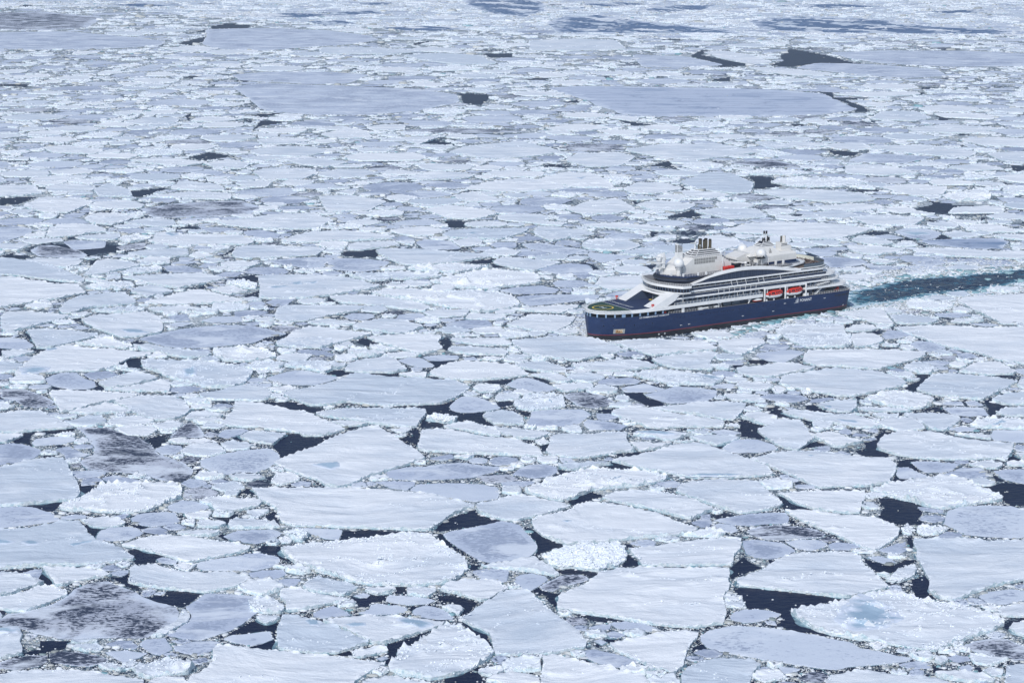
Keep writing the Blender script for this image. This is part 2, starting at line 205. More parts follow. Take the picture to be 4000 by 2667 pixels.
# outlines of the floes, leads and melt ponds (kind, survey tile, corners | look)
FLOE_DATA = """
G A -60,170 30,165 180,158 260,165 350,190 440,225 480,265 470,275 330,298 150,318 0,333 -60,338|with a snow streak
R A 475,170 560,120 640,95 700,55 760,15 790,-20 900,-32 1100,-36 1400,-34 1455,20 1450,70 1400,100 1340,120 1290,160 1180,200 1060,215 900,215 800,210 700,195 560,200 490,190|with a jagged rubble front
G A 490,240 600,218 700,235 680,255 560,265 485,262
W A 640,265 760,240 850,235 950,250 1005,285 990,310 900,325 820,335 740,325 680,295
G A 905,240 980,218 1030,225 1000,255 950,270
G A 1045,255 1100,220 1200,205 1400,205 1420,250 1440,280 1380,300 1220,325 1130,310 1060,285
G A 775,430 770,400 810,345 900,325 1020,318 1100,335 1150,370 1110,400 1020,430 900,437
G A 1340,155 1450,110 1560,115 1660,150 1670,170 1600,205 1500,215 1400,205 1340,185
W A 1590,115 1650,85 1740,70 1880,85 2050,95 2100,120 2060,165 1900,195 1780,215 1720,200 1690,160 1610,130
W A -80,345 200,330 400,295 520,272 630,268 670,310 700,370 760,425 850,455 960,500 1050,560 1075,575 1060,590 900,610 600,635 350,640 100,655 -80,668|with sky-blue melt streaks at the left edge
W A 965,465 1050,430 1200,390 1350,385 1500,395 1700,425 1900,450 2000,480 1985,510 1850,545 1680,580 1510,615 1430,600 1330,560 1200,525 1080,490
W A 1410,375 1480,350 1600,345 1740,350 1755,370 1690,395 1600,400 1480,395
W A 1575,310 1600,260 1700,270 1810,295 1740,330 1580,328
W A 1820,310 1850,258 2000,252 2120,262 2190,300 2244,330 2040,338 1840,340
G A 1780,400 1870,360 2000,345 2180,342 2255,370 2200,420 2050,460 1980,450 1850,430
G A 1250,575 1300,560 1420,595 1400,625 1270,610
G A 1570,640 1580,610 1700,580 1850,555 2000,545 2100,540 2230,570 2235,600 2190,640 2050,672 1850,675 1600,670
W A 1020,770 1040,720 1035,650 1100,628 1240,610 1300,635 1420,665 1560,690 1700,685 1850,680 1900,700 2000,735 2000,760 1900,800 1780,830 1640,850 1480,835 1300,820 1120,795|shaped like a boat with crusted rim
G A 880,690 950,665 1030,665 1020,700 970,720 900,710
W A 340,640 500,640 700,650 850,680 885,700 840,720 700,745 580,770 490,800 440,790 400,735 370,690
W A -60,665 0,672 100,680 180,690 240,720 300,745 355,765 320,785 200,820 100,855 40,870 -60,890
G A 180,690 250,665 335,655 330,700 305,745 240,720
W A -60,900 40,880 150,850 300,795 420,790 530,820 540,860 450,900 400,930 300,970 200,1005 90,1000 0,985 -60,985
D A 0,1060 60,1015 200,1000 300,975 430,935 520,880 600,810 720,770 850,750 950,790 1050,825 1150,880 1250,920 1400,955 1430,1000 1420,1060 1350,1120 1250,1180 1150,1215 900,1210 700,1215 520,1225 400,1200 280,1175 180,1140 60,1130 0,1110 -60,1080
W A 1440,1000 1480,975 1520,1030 1500,1080 1400,1140 1300,1200 1200,1207 1280,1160 1400,1090
G A 1480,960 1560,910 1650,850 1800,855 2000,870 2190,885 2100,960 2040,1020 1950,1090 1850,1150 1700,1200 1600,1230 1450,1215 1330,1190 1400,1150 1510,1085 1530,1030
W A -60,1140 60,1130 150,1150 180,1180 155,1240 180,1300 175,1340 60,1370 -60,1390|tinted pale blue
D A 0,1400 100,1370 250,1340 380,1350 390,1390 300,1440 150,1465 30,1460 -40,1440
D A 390,1340 480,1310 620,1320 780,1345 870,1385 840,1410 700,1440 560,1430 400,1400
W A 780,1430 850,1400 930,1415 1000,1460 960,1475 850,1465
W A 565,1245 640,1215 760,1220 780,1240 690,1260 570,1270
W A 570,1280 650,1255 760,1250 825,1290 800,1320 700,1320 600,1305
G A 840,1260 940,1225 1050,1230 1105,1280 1080,1300 960,1290
G A 835,1320 1000,1305 1180,1330 1110,1370 1000,1410 930,1380
G A 1110,1260 1160,1220 1320,1205 1360,1270 1380,1300 1280,1350 1200,1330
R A 1050,1450 1120,1420 1300,1370 1480,1375 1560,1430 1500,1500 1350,1520 1180,1540 1090,1500
W A 0,1500 200,1465 500,1455 720,1465 850,1500 1000,1530 1150,1560 1150,1700 0,1700
W A 1510,1540 1600,1500 1680,1440 1700,1390 1700,1290 1740,1260 1900,1275 2044,1295 2250,1310 2500,1340 2680,1350 2850,1380 3080,1410 3070,1430 2950,1490 2840,1560 2800,1700 1510,1700
G A 1780,1215 1850,1185 2000,1170 2160,1150 2180,1220 2100,1255 2000,1275 1850,1245
W B -35,5 60,10 400,5 700,15 1000,20 1200,35 1350,50 1480,85 1600,110 1740,145 1745,160 1650,190 1550,240 1470,300 1390,350 1300,355 1100,345 800,335 500,325 310,320 200,295 175,220 150,170 90,130 20,85|with a straight crusted front edge
G B 1230,30 1260,0 1300,-20 1500,-30 1800,-20 1930,10 1940,50 1930,100 1750,125 1550,95 1420,60
W B 1760,140 1900,105 2044,75 2150,68 2300,95 2430,130 2510,158 2430,190 2240,240 2080,278 1960,270 1850,240 1770,210
G B 1490,380 1550,355 1700,330 1850,300 1950,275 2044,285 2110,310 2190,400 2250,480 2200,555 2044,590 1870,610 1780,590 1700,545 1600,480 1530,430
G B 310,328 500,330 690,345 680,390 660,425 560,420 450,385
K B 225,350 290,335 340,345 430,365 400,420 370,445 280,430 235,400|a small blue-white ice block
R B 200,480 260,465 420,450 600,430 800,410 950,395 1100,375 1240,362 1400,375 1450,420 1530,480 1600,530 1660,580 1690,640 1650,710 1560,770 1400,790 1200,800 1050,795 870,785 750,760 650,720 500,690 380,640 280,590 230,540 200,510|with parallel snow ridges
G B -100,540 0,530 80,540 180,560 190,590 100,640 -50,670 -150,650
G B -60,690 60,665 220,665 245,700 180,735 50,745 -40,725
G B 160,745 300,730 360,745 320,790 260,800 200,780
W B 370,800 420,740 500,705 600,740 700,750 780,790 815,825 700,875 600,860 500,850 400,820
W B 190,880 210,810 350,810 450,840 600,870 740,900 755,915 600,940 480,970 350,995 240,1000 240,940
R B -60,900 0,885 120,885 200,930 230,980 200,1015 60,1015 -30,1000
G B 455,1010 540,970 620,950 700,985 760,1030 640,1040 520,1055 460,1040
W B 870,830 910,800 1110,795 1115,825 1060,855 960,870 900,850
W B 1205,802 1300,800 1440,815 1430,850 1370,885 1210,870
G B 1035,910 1060,865 1200,870 1350,885 1435,910 1370,940 1200,948 1060,925
G B 780,870 860,850 915,860 890,890 830,890
W B 1470,820 1520,775 1650,745 1850,740 1950,750 1960,780 2010,800 2000,830 1850,910 1790,920 1700,890 1600,860 1500,840
G B 1250,990 1300,960 1360,945 1440,960 1540,1010 1580,1060 1450,1065 1300,1040 1255,1020
R B 1480,955 1540,935 1640,945 1665,985 1620,1030 1550,1005
G B 810,1010 900,985 920,940 1000,935 1200,960 1210,1000 1100,1020 900,1025
W B 170,1130 205,1030 270,1015 370,1040 470,1070 600,1110 700,1160 820,1210 905,1260 800,1290 650,1335 430,1335 300,1315 175,1300 165,1220
W B 525,1065 650,1045 900,1020 1100,1030 1350,1055 1530,1080 1480,1110 1350,1160 1200,1205 1050,1250 930,1265 880,1230 780,1180 650,1125|with a sky-blue melt pond near its right end
R B 1065,1480 1060,1430 1130,1370 1150,1290 1260,1265 1330,1200 1420,1140 1520,1088 1600,1095 1700,1150 1780,1200 1850,1260 1905,1310 1880,1360 1800,1420 1700,1475 1550,1520 1380,1550 1270,1520 1150,1510|roundish with rubble all round its rim
W B 765,1330 800,1300 950,1280 1040,1285 1055,1310 950,1345 850,1370 775,1365
G B 960,1370 1030,1350 1060,1370 1000,1395
W B 0,1040 100,1020 200,1035 150,1080 80,1105 20,1075
W B 850,1560 900,1535 1050,1515 1200,1535 1300,1555 1400,1580 1350,1700 850,1700
W B 1620,1050 1700,1010 1770,950 1850,910 1950,850 2044,825 2200,845 2270,900 2330,970 2400,1030 2500,1100 2580,1170 2640,1260 2630,1290 2500,1310 2350,1340 2200,1340 2044,1355 1910,1350 1890,1280 1860,1180 1800,1140 1720,1110 1650,1070
W B 1770,1480 1850,1430 1960,1430 1980,1470 1900,1520 1800,1510
W B 1790,630 1900,615 2044,590 2140,565 2220,562 2290,600 2360,655 2425,710 2370,718 2240,692 2044,668 1900,655
W C 720,80 800,45 950,30 1100,30 1250,45 1400,90 1500,130 1600,180 1600,195 1500,235 1420,265 1300,240 1170,200 1100,180 950,150 800,110
W C 1310,30 1360,-30 1500,-50 1700,-60 1850,-50 1980,-20 2060,50 2160,140 2150,155 2044,190 1950,205 1820,220 1700,185 1600,155 1450,95 1380,60
W C 155,280 200,235 350,205 450,185 500,145 600,120 750,125 900,155 1050,185 1150,200 1200,240 1320,285 1450,325 1490,350 1400,375 1250,405 1100,410 950,420 820,440 700,450 500,465 430,470 330,430 240,400 180,350
K C 250,590 300,560 360,500 440,480 520,460 590,435 680,460 760,450 850,445 900,480 920,550 905,600 850,640 760,655 690,685 600,670 480,655 380,660 300,640|a heap of tumbled pale-blue blocks
G C 10,740 60,705 150,690 260,710 290,740 260,770 210,800 150,835 80,820 40,780
D C 220,800 290,760 380,710 480,700 590,710 620,740 520,775 420,790 330,840 250,830
W C 930,510 1000,490 1150,470 1300,440 1500,415 1700,405 1830,410 1835,450 1820,510 1770,560 1765,635 1600,635 1300,638 1040,635 1010,590 960,540
W C 370,880 450,840 560,790 640,730 720,670 850,650 1000,645 1200,648 1400,652 1600,645 1730,650 1740,690 1725,750 1740,780 1690,880 1695,940 1715,1010 1690,1100 1600,1110 1470,1130 1300,1125 1150,1110 1000,1085 850,1060 650,1030 500,1010 360,985 370,930|with long wind-drift ridges
W C 780,1250 900,1220 1100,1180 1250,1150 1400,1140 1490,1155 1480,1200 1420,1270 1390,1350 1370,1440 1290,1505 1200,1490 1100,1440 950,1370 820,1310
G C 560,1310 650,1295 760,1320 900,1360 995,1390 980,1430 900,1450 780,1440 680,1410 600,1370
W C 245,1350 330,1335 450,1370 600,1410 750,1440 900,1490 1050,1530 1100,1580 1100,1700 240,1700 235,1500
G C 605,1130 700,1100 790,1100 780,1140 680,1155
G C 780,1090 900,1075 1050,1090 1165,1135 1100,1160 950,1150 830,1130
G C 750,1170 820,1150 905,1190 850,1210 780,1205
G C 650,1230 700,1215 755,1245 720,1265
G C 1840,430 1950,422 2060,435 2150,445 2215,475 2265,518 2180,560 2060,583 1950,570 1870,540 1850,490
G C 1740,1050 1760,1010 1830,985 1950,975 2044,985 2100,1000 2145,1015 2130,1040 2050,1060 1950,1085 1850,1090 1760,1070
G D -540,1190 -480,1150 -300,1110 -100,1115 0,1125 200,1150 400,1190 670,1245 730,1290 900,1320 1160,1375 1100,1400 900,1420 650,1440 550,1465 400,1450 200,1420 0,1390 -150,1360 -330,1330 -480,1290 -540,1230
W C 1350,1530 1400,1450 1500,1390 1650,1365 1800,1365 1930,1385 1990,1430 1920,1500 1900,1568 1900,1700 1340,1700
G C 1430,290 1500,260 1580,255 1600,290 1570,330 1500,325
G C 1610,270 1750,240 1900,215 2100,205 2190,215 2215,245 2205,295 2050,300 1900,315 1780,310 1650,285
D D -170,350 -60,315 100,300 300,325 400,350 460,380 430,410 300,415 150,430 0,430 -130,390
W D -250,760 -120,700 0,640 60,600 130,550 200,525 400,520 600,512 690,520 740,560 770,620 840,690 900,750 960,800 940,820 860,840 730,870 640,890 500,880 300,855 100,830 -50,815 -230,800|smooth and flat beside dark water
W D 75,45 200,35 400,28 600,28 770,30 775,100 745,150 735,215 600,215 450,205 330,175 230,140 150,90
W D 130,190 300,190 500,215 700,235 880,250 950,285 1055,335 1040,400 980,450 900,500 860,515 740,490 620,430 520,380 400,330 280,275 190,225
G D 140,440 250,420 400,425 475,450 450,490 350,515 240,500 180,470
G D 480,460 560,440 680,455 735,485 650,510 500,505
R D 808,20 956,-18 1086,-44 1250,-70 1408,-92 1564,-70 1634,-27 1695,25 1825,60 1880,100 1800,130 1650,145 1500,170 1400,185 1280,165 1150,125 1000,90 900,55
G D 1400,300 1420,240 1440,190 1560,160 1750,148 1950,155 2100,200 2100,400 1950,415 1700,400 1560,385 1500,345
G D 1195,160 1300,170 1400,190 1400,215 1300,205 1210,185
W D 1160,440 1170,405 1300,420 1500,415 1700,430 1900,430 2100,418 2100,740 1950,770 1800,800 1650,850 1480,912 1380,900 1280,845 1290,760 1230,650 1180,560 1190,500
G D 795,560 900,555 980,580 1020,605 950,625 870,600
W D 865,690 960,695 975,730 900,715
R D 985,725 1050,660 1170,620 1180,680 1140,740 1050,770 940,760
G D 880,510 980,470 1100,440 1110,510 1050,540 950,530
R D 175,995 300,960 450,935 600,905 720,875 850,845 1000,828 1150,855 1180,880 1350,910 1480,925 1620,950 1750,1010 1870,1070 1890,1110 1800,1160 1650,1200 1500,1250 1340,1320 1200,1300 1000,1270 850,1240 700,1225 500,1190 370,1150 270,1080|with a big bluish bare patch and rubble ridges
G D 1680,880 1750,840 1950,815 2100,840 2100,900 1920,940 1800,945 1720,910
W D 1835,985 1880,950 2100,925 2100,1045 1950,1045 1860,1040
W D 1920,1130 1980,1080 2100,1060 2100,1220 1980,1180
D D 1560,1270 1650,1230 1800,1205 1920,1215 2000,1260 2100,1290 2100,1390 1900,1380 1750,1340 1620,1310
G D 1430,1365 1500,1340 1600,1360 1620,1390 1500,1410
W D 1330,1400 1350,1360 1420,1370 1440,1400 1380,1425
G D 1525,1440 1600,1420 1640,1440 1620,1480 1540,1470
W D 460,1568 500,1500 650,1475 800,1455 1000,1500 1200,1530 1350,1545 1500,1600 1500,1700 450,1700
W D 1900,1440 1950,1420 2100,1400 2100,1700 1895,1700
W D 1330,1490 1500,1470 1700,1490 1820,1560 1600,1568 1400,1540
W D 1710,1460 1800,1440 1880,1470 1870,1520 1780,1530
G D 85,1440 200,1440 260,1460 200,1495 120,1490
D D 240,1530 330,1475 440,1480 490,1500 450,1560 300,1568
G I -40,925 60,915 140,925 200,935 260,985 230,1005 150,1012 60,1005 -40,995
W I 12,1015 100,1015 250,1018 265,1030 150,1065 60,1078 25,1070 15,1040
W I 205,860 260,850 400,850 550,860 740,890 750,900 650,935 550,960 400,1000 280,1005 265,970 240,920
W E 130,325 210,240 300,160 400,95 500,70 620,45 750,55 850,65 1000,72 1150,88 1400,105 1380,130 1200,160 1100,215 1080,240 960,270 880,290 700,285 500,295 350,320|with a pale-blue melt patch at its left corner
R E 690,30 760,10 850,-20 1000,-20 1130,10 1200,45 1220,65 1150,80 1000,62 850,52 740,45
W E 1220,35 1330,35 1450,50 1600,80 1750,105 1900,115 1950,130 1900,150 1750,165 1600,150 1450,120 1330,90 1240,60
G I 1060,930 1250,880 1400,850 1700,820 1900,825 2050,850 2200,890 2050,915 1950,960 1800,975 1640,990 1500,1000 1380,1003 1250,985 1150,955
R E 1955,110 1970,75 2150,55 2300,60 2450,80 2530,140 2540,160 2350,190 2200,200 2050,195 1980,150
R E 1290,175 1400,165 1600,180 1800,190 2000,200 2100,210 2220,245 2330,280 2300,340 2250,400 2150,430 2000,440 1870,435 1700,385 1550,350 1480,300 1420,280 1310,240|rough and lumpy with faint blue hollows
G E 410,350 480,320 560,295 700,295 760,340 870,380 880,430 800,450 650,450 520,430 440,400
W E 900,400 1000,355 1150,300 1260,280 1400,310 1450,345 1400,370 1200,415 1050,435 960,435
W E 950,455 1150,430 1350,385 1550,355 1565,400 1555,480 1400,470 1250,470 1050,465
W E 450,475 480,458 700,455 850,455 1050,470 1280,480 1250,510 1050,555 850,600 700,640 550,665 520,600 490,550
W E 1040,560 1250,510 1350,495 1550,500 1690,545 1730,610 1755,650 1700,690 1580,730 1430,740 1330,710 1200,650 1100,590
W E 620,665 750,620 870,595 1030,570 1130,620 1210,655 1190,665 1000,670 800,685
D E 0,520 0,440 200,440 300,470 400,510 480,550 500,575 430,610 330,620 220,610 150,560
W E -40,660 50,655 200,640 380,640 460,690 560,750 680,800 600,815 400,825 200,845 0,850 -40,850
W E -40,858 200,850 215,865 150,905 60,940 -40,945
G E -40,960 100,940 230,955 370,1000 380,1030 320,1080 200,1115 60,1135 -40,1150
W E -40,1165 100,1135 250,1100 400,1080 570,1070 620,1130 660,1210 700,1290 730,1370 725,1440 680,1467 450,1490 200,1520 -40,1530|smooth with a crumbly near edge
D E 700,800 800,795 1000,800 1150,860 1280,890 1390,960 1450,1040 1600,1090 1700,1130 1780,1200 1750,1250 1680,1300 1500,1290 1300,1230 1100,1210 950,1210 800,1180 740,1130 760,1080 860,1050 870,980 820,920 780,860|half melted into dark blotches
G E 290,940 330,900 500,880 690,885 690,920 600,950 430,965 320,970
G E 500,1000 620,970 760,1030 830,1050 740,1075 600,1090 590,1050
W E 1700,740 1720,690 1770,650 1900,640 2050,680 2030,695 1850,720
W F -340,775 -270,720 -200,620 -190,560 0,570 110,580 300,630 450,640 530,680 590,720 700,760 830,820 700,860 600,880 440,885 400,855 200,830 0,805 -250,790
W E 1540,925 1600,905 1850,898 1950,920 2000,950 1850,960 1600,950
D E 1560,895 1600,850 1690,770 1750,750 1830,790 1870,850 1870,890 1700,895
G E 1420,1000 1520,960 1650,962 1690,1000 1600,1050 1480,1050
G F -510,1100 -350,1050 -150,1010 0,995 130,990 210,1040 220,1090 160,1140 100,1180 0,1215 -150,1210 -300,1240 -420,1200 -500,1160
G E 2000,880 2050,820 2200,805 2290,820 2200,870 2090,905
W F -150,880 -60,820 0,820 200,840 280,850 240,900 150,960 60,950 -60,930 -120,910
G E 930,1260 1050,1235 1200,1265 1300,1290 1250,1310 1000,1305
W E 2100,1240 2200,1210 2352,1220 2450,1260 2300,1300 2130,1280
W F 180,20 250,-20 500,-30 820,0 720,35 600,75 450,70 300,60 220,45
G F 370,95 450,80 600,90 730,130 700,150 520,135 420,120
R F 250,235 350,190 500,185 700,195 830,210 820,240 700,270 620,298 500,275 380,255
G F 90,350 200,310 350,275 480,280 650,315 770,335 700,370 550,410 400,410 200,395|with scattered snow patches
W F 815,280 870,195 1000,165 1200,140 1280,165 1340,230 1390,275 1250,303 1000,298 900,290
W F 235,490 330,455 500,430 650,390 800,340 920,300 1100,315 1300,335 1500,350 1800,360 1900,385 1970,430 1900,490 1820,540 1680,590 1400,595 1200,600 1050,600 850,570 600,600 500,600 400,570 300,530|with a rubble rim along the near edge
R F 840,110 870,60 960,55 1040,90 1200,115 1100,150 950,155
R F 1040,60 1090,30 1200,50 1320,90 1200,105 1080,85
W J 450,910 600,895 850,890 1030,900 1000,960 1040,1010 930,1040 850,1050 700,1000 560,960
W J 1095,930 1120,915 1300,920 1480,920 1570,970 1560,982 1350,982 1200,965
W J 1075,1005 1110,982 1300,985 1500,1000 1540,1040 1520,1060 1400,1055 1250,1050 1130,1040
W G -10,5 150,-15 400,-40 640,-35 800,-10 950,50 1080,90 900,130 760,155 630,190 500,185 350,160 200,145 100,115 50,60|lying just ahead of the bow of the ship
G F 1300,180 1400,155 1520,160 1640,230 1620,250 1500,250 1370,215
G F 1530,150 1700,130 1860,140 1860,175 1700,190 1580,185
W F 1590,310 1650,260 1780,200 1900,185 2100,195 2352,215 2450,280 2510,320 2352,345 2100,365 1950,375 1800,358 1700,345
W F 1310,310 1400,290 1570,295 1560,345 1400,338
W F 545,665 650,635 800,615 1100,615 1300,620 1540,620 1570,660 1530,720 1480,795 1420,805 1250,795 1100,770 900,735 700,710 600,695
W F 690,735 850,730 1030,760 970,785 800,800 740,770
W F 165,1135 250,1090 400,1030 550,970 700,890 870,830 1000,785 1070,780 1130,785 1200,830 1300,890 1400,960 1500,1030 1560,1085 1430,1130 1250,1190 1050,1250 880,1320 760,1355 650,1340 550,1280 400,1240 250,1180|diamond shaped with one blue melt spot
G F 1780,600 1820,560 1900,510 2050,520 2150,560 2210,590 2250,625 2100,650 2000,665 1850,660 1790,640
K F 1560,710 1650,670 1750,690 1850,735 1830,755 1720,765 1600,740|a small heap of white rubble in dark water
W F 1720,780 1850,745 1970,740 2080,770 2200,820 2250,870 2240,885 2050,858 1900,822 1780,798
W F 1485,990 1500,930 1510,850 1530,812 1700,808 1900,838 2100,873 2300,898 2480,945 2590,985 2640,1060 2600,1070 2352,1060 2100,1050 1850,1040 1650,1025 1500,1015
W F 2080,690 2130,650 2250,640 2352,640 2430,690 2470,770 2352,778 2180,770 2110,730
W F 2180,787 2350,800 2550,820 2710,840 2640,890 2560,915 2400,905 2300,880 2230,840
G F 1180,1220 1250,1190 1400,1160 1550,1160 1700,1130 1900,1120 2100,1150 2240,1160 2230,1200 2100,1230 2000,1260 1700,1280 1400,1285 1220,1270
G F 1100,1300 1200,1290 1460,1295 1460,1330 1390,1375 1250,1360 1170,1330
G F 1590,1090 1680,1060 1800,1040 1820,1085 1700,1105
W F 1815,1070 1880,1050 2010,1055 1940,1100 1860,1085
R F 1990,440 2070,390 2200,410 2270,450 2200,480 2050,480
G F 1870,160 2000,150 2050,180 1900,185
W G 870,10 1000,0 1300,-20 1750,0 1850,50 1890,80 1750,100 1500,125 1300,145 1200,120 1080,75 980,40|lying right under the bow of the ship
W G 540,225 650,200 850,185 950,165 1100,170 1250,195 1350,250 1200,265 1000,290 800,290 600,270
W G 20,225 150,190 300,185 400,220 500,270 500,300 350,295 200,280 80,255
W G 1285,170 1400,140 1600,120 1800,103 1900,110 1840,170 1815,220 1850,270 1700,270 1500,260 1350,220
R G 1120,290 1250,270 1450,265 1600,290 1800,310 1950,350 1930,380 1850,415 1700,410 1450,405 1280,370 1150,320|with turquoise melt spots and a rubble wall
W G 1900,10 2050,-20 2300,-20 2330,20 2250,80 2100,150 1980,110 1900,60
W G 165,310 300,290 400,310 550,370 500,390 380,390 300,345
W G 370,410 550,395 740,400 740,440 600,465 480,480 400,440
G G 780,385 850,350 1100,340 1190,370 1150,400 950,415 820,405
G G -60,410 60,345 160,340 300,390 410,450 300,480 150,470 0,430
R G 10,590 60,540 200,490 400,490 480,560 490,620 350,635 180,650 50,630
D G 470,500 550,480 700,475 850,510 940,560 900,600 750,625 600,600 540,555
G G 140,750 170,700 180,650 400,630 650,630 730,680 650,740 600,780 400,790 250,795 140,780
G G 1215,500 1400,450 1500,420 1700,430 1890,460 1880,510 1800,555 1650,575 1450,580 1300,540
W G 1290,620 1500,590 1700,560 1900,555 2120,565 2150,590 2100,680 2040,740 1960,730 1800,705 1600,670 1400,640
W G 910,670 980,620 1100,600 1250,610 1400,650 1600,690 1800,715 1940,740 1950,800 1750,805 1500,800 1350,815 1230,805 1080,740 960,690
W G 340,960 350,900 400,860 470,845 700,860 850,833 1065,835 1050,900 1090,970 1130,1015 950,1040 700,1080 550,1080 350,1060 310,1020
G G 670,790 660,750 700,725 900,745 1060,785 1000,822 850,822 720,820
G G 770,670 900,670 980,705 880,740 790,730
W G 1085,930 1200,925 1350,945 1470,940 1430,970 1300,1005 1170,1020 1120,980
W G 1110,860 1200,835 1450,835 1670,855 1600,875 1500,920 1400,925 1300,890 1160,880|with a long blue melt channel
W G 1620,880 1800,870 1950,870 2100,890 2000,940 1870,970 1740,935
W G 915,1105 1000,1075 1150,1060 1300,1010 1500,960 1700,940 1850,970 2000,1020 2150,1080 2300,1140 2352,1170 2400,1240 2200,1255 1950,1270 1700,1270 1550,1250 1400,1215 1230,1190 1100,1160 1000,1130|triangular with a blue melt fringe below
W G 420,1150 600,1120 750,1110 880,1110 910,1130 750,1165 520,1198 450,1170
R G 110,1390 200,1340 330,1280 480,1220 700,1170 900,1175 1080,1175 1280,1195 1440,1240 1400,1275 1300,1305 1150,1340 950,1355 740,1380 620,1430 552,1455 460,1478 350,1462 230,1427|crossed by a rubble ridge
G G 60,1180 150,1140 300,1130 410,1160 420,1210 350,1250 200,1270 100,1250 0,1240
G G 1930,990 2050,910 2250,905 2400,950 2440,1000 2300,1030 2100,1035 2000,1030
W G 1480,940 1530,912 1620,915 1680,930 1600,940
W G 1600,820 1750,812 1720,835 1640,840
W G 1960,770 2060,755 2100,800 2020,805
G G 1820,830 1950,815 2110,850 2050,865 1900,868
R G 1820,215 1950,205 2020,240 1990,270 1880,270
W H -290,260 -150,240 0,220 200,200 350,225 440,245 380,275 250,295 100,330 0,345 -150,340 -270,310
G H -100,120 0,100 200,85 340,105 250,160 150,205 0,190 -110,150
W G 1940,490 2100,485 2250,500 2340,565 2200,568 2020,555
W G 2100,705 2160,660 2280,650 2400,690 2440,740 2352,785 2250,760
W H -100,820 0,770 70,730 170,720 300,725 340,780 370,850 430,910 360,960 280,1010 200,1005 70,960 0,910 -60,870
G G -100,1300 0,1290 200,1290 210,1310 100,1350 -80,1350
W G -60,140 100,125 200,150 100,175 -40,170
W H 320,190 330,130 370,90 500,80 900,80 1200,88 1450,100 1440,140 1350,180 1200,220 1010,270 850,260 650,245 450,235 350,215
W H 95,410 120,350 160,310 350,290 600,250 800,265 1000,278 1150,320 1250,370 1270,410 1150,440 950,490 800,515 650,520 500,490 300,450
W H 1360,460 1400,410 1460,350 1500,310 1700,298 1900,315 2200,345 2300,375 2200,440 2080,500 1970,550 1850,540 1700,530 1500,500
W H 1750,292 1830,245 1950,190 2100,190 2200,240 2280,290 2250,315 2000,320 1850,302
W K 1740,760 1850,720 2100,705 2400,700 2450,980 2150,985 2030,920 1900,860 1830,815
W K 1150,1005 1300,992 1700,992 2000,1012 2450,1000 2450,1380 2250,1330 2100,1310 1900,1240 1750,1215 1600,1180 1400,1100 1250,1050
G K 1290,1170 1370,1130 1500,1140 1640,1200 1500,1240 1400,1230
R H 885,540 950,500 1100,460 1250,455 1400,480 1530,540 1500,600 1400,635 1250,630 1100,605 950,570|a broad mound of broken blocks
W H 445,590 550,560 650,550 820,540 815,620 760,660 650,665 520,630|with a small turquoise melt pool
W H 820,610 900,605 1050,610 1300,640 1310,652 1100,657 900,652
W H 130,650 250,640 400,655 600,670 750,668 900,720 1060,795 950,810 800,800 550,760 380,740 200,680
G H 0,490 150,490 300,500 380,540 270,570 100,570 0,545 -100,520
G H 380,570 400,540 550,520 640,530 480,572
W H 1240,670 1400,660 1600,665 1750,700 1770,740 1690,800 1620,830 1500,820 1400,760 1300,710
W H 955,665 1200,670 1200,715 1050,715 985,700
W H 770,668 940,675 935,695 830,690
W H 2050,560 2120,500 2352,470 2400,480 2400,595 2150,593
W H 2090,670 2150,620 2352,605 2420,605 2420,700 2200,700
R H 1850,790 1900,740 2000,705 2200,710 2420,720 2420,826 2200,815 2000,808
G H 2040,870 2080,818 2300,822 2420,832 2420,940 2250,935 2070,915
W H 1000,960 1030,900 1120,855 1200,825 1350,825 1550,840 1750,890 2000,920 2260,950 2250,1010 2210,1080 2050,1090 1850,1100 1600,1100 1400,1090 1200,1060 1080,1030 1010,1000|with a lumpy near half
W H 410,870 570,830 650,850 750,910 870,930 800,955 700,980 600,985 520,940
G H 640,830 720,805 790,850 740,865 670,855
G H 770,880 800,845 920,865 920,885
G H 860,910 980,890 1000,910 900,920
W H -170,1085 -50,1055 50,1030 200,1010 450,1010 600,1030 850,1070 1100,1080 1180,1140 1170,1220 1110,1310 900,1345 650,1345 480,1360 350,1310 250,1260 130,1210 0,1150 -80,1115|long with wind-drift streaks
G H 1310,1115 1450,1105 1760,1130 1700,1195 1600,1215 1450,1215 1380,1180
G H 1185,1165 1280,1160 1400,1220 1490,1262 1350,1272 1210,1270 1175,1230
W H 1830,1130 2020,1090 2160,1145 2100,1180 1980,1180
G H 2070,1200 2200,1180 2420,1180 2420,1330 2300,1310 2150,1270
R H 1240,260 1300,210 1380,195 1500,250 1570,280 1490,310 1350,305
G H 1410,190 1550,180 1700,200 1600,240 1480,225
G H 1700,120 1850,110 1940,160 1800,170
W H 1270,360 1330,335 1400,365 1320,380
W H 2280,1050 2352,1020 2420,1010 2420,1110 2330,1090
W H 2190,1110 2420,1118 2420,1160 2200,1155
G H 1600,620 1750,608 1980,615 2030,690 1850,700 1700,685
G H 1590,590 1650,560 1780,560 1800,600
G H 1810,560 1900,550 1990,600 1850,605
W H 1700,850 1900,850 2050,880 2050,915 1900,895
W S 1160,85 1400,20 1700,15 2000,25 2300,60 2330,75 2200,115 2050,150 1750,150 1500,110 1300,100|the broad smooth floe behind the ship's funnels
W K 760,215 850,160 920,160 1050,195 1160,240 1050,255 870,245
W K 720,265 800,252 1000,258 1280,290 1150,330 1000,350 850,335 760,310
G K 960,170 1100,155 1250,190 1150,205 1000,185
G K 1160,130 1250,100 1450,100 1600,140 1550,190 1450,210 1300,190|with a dark grey-blue bare patch
W K 1590,140 1750,125 1900,150 1960,180 1700,200
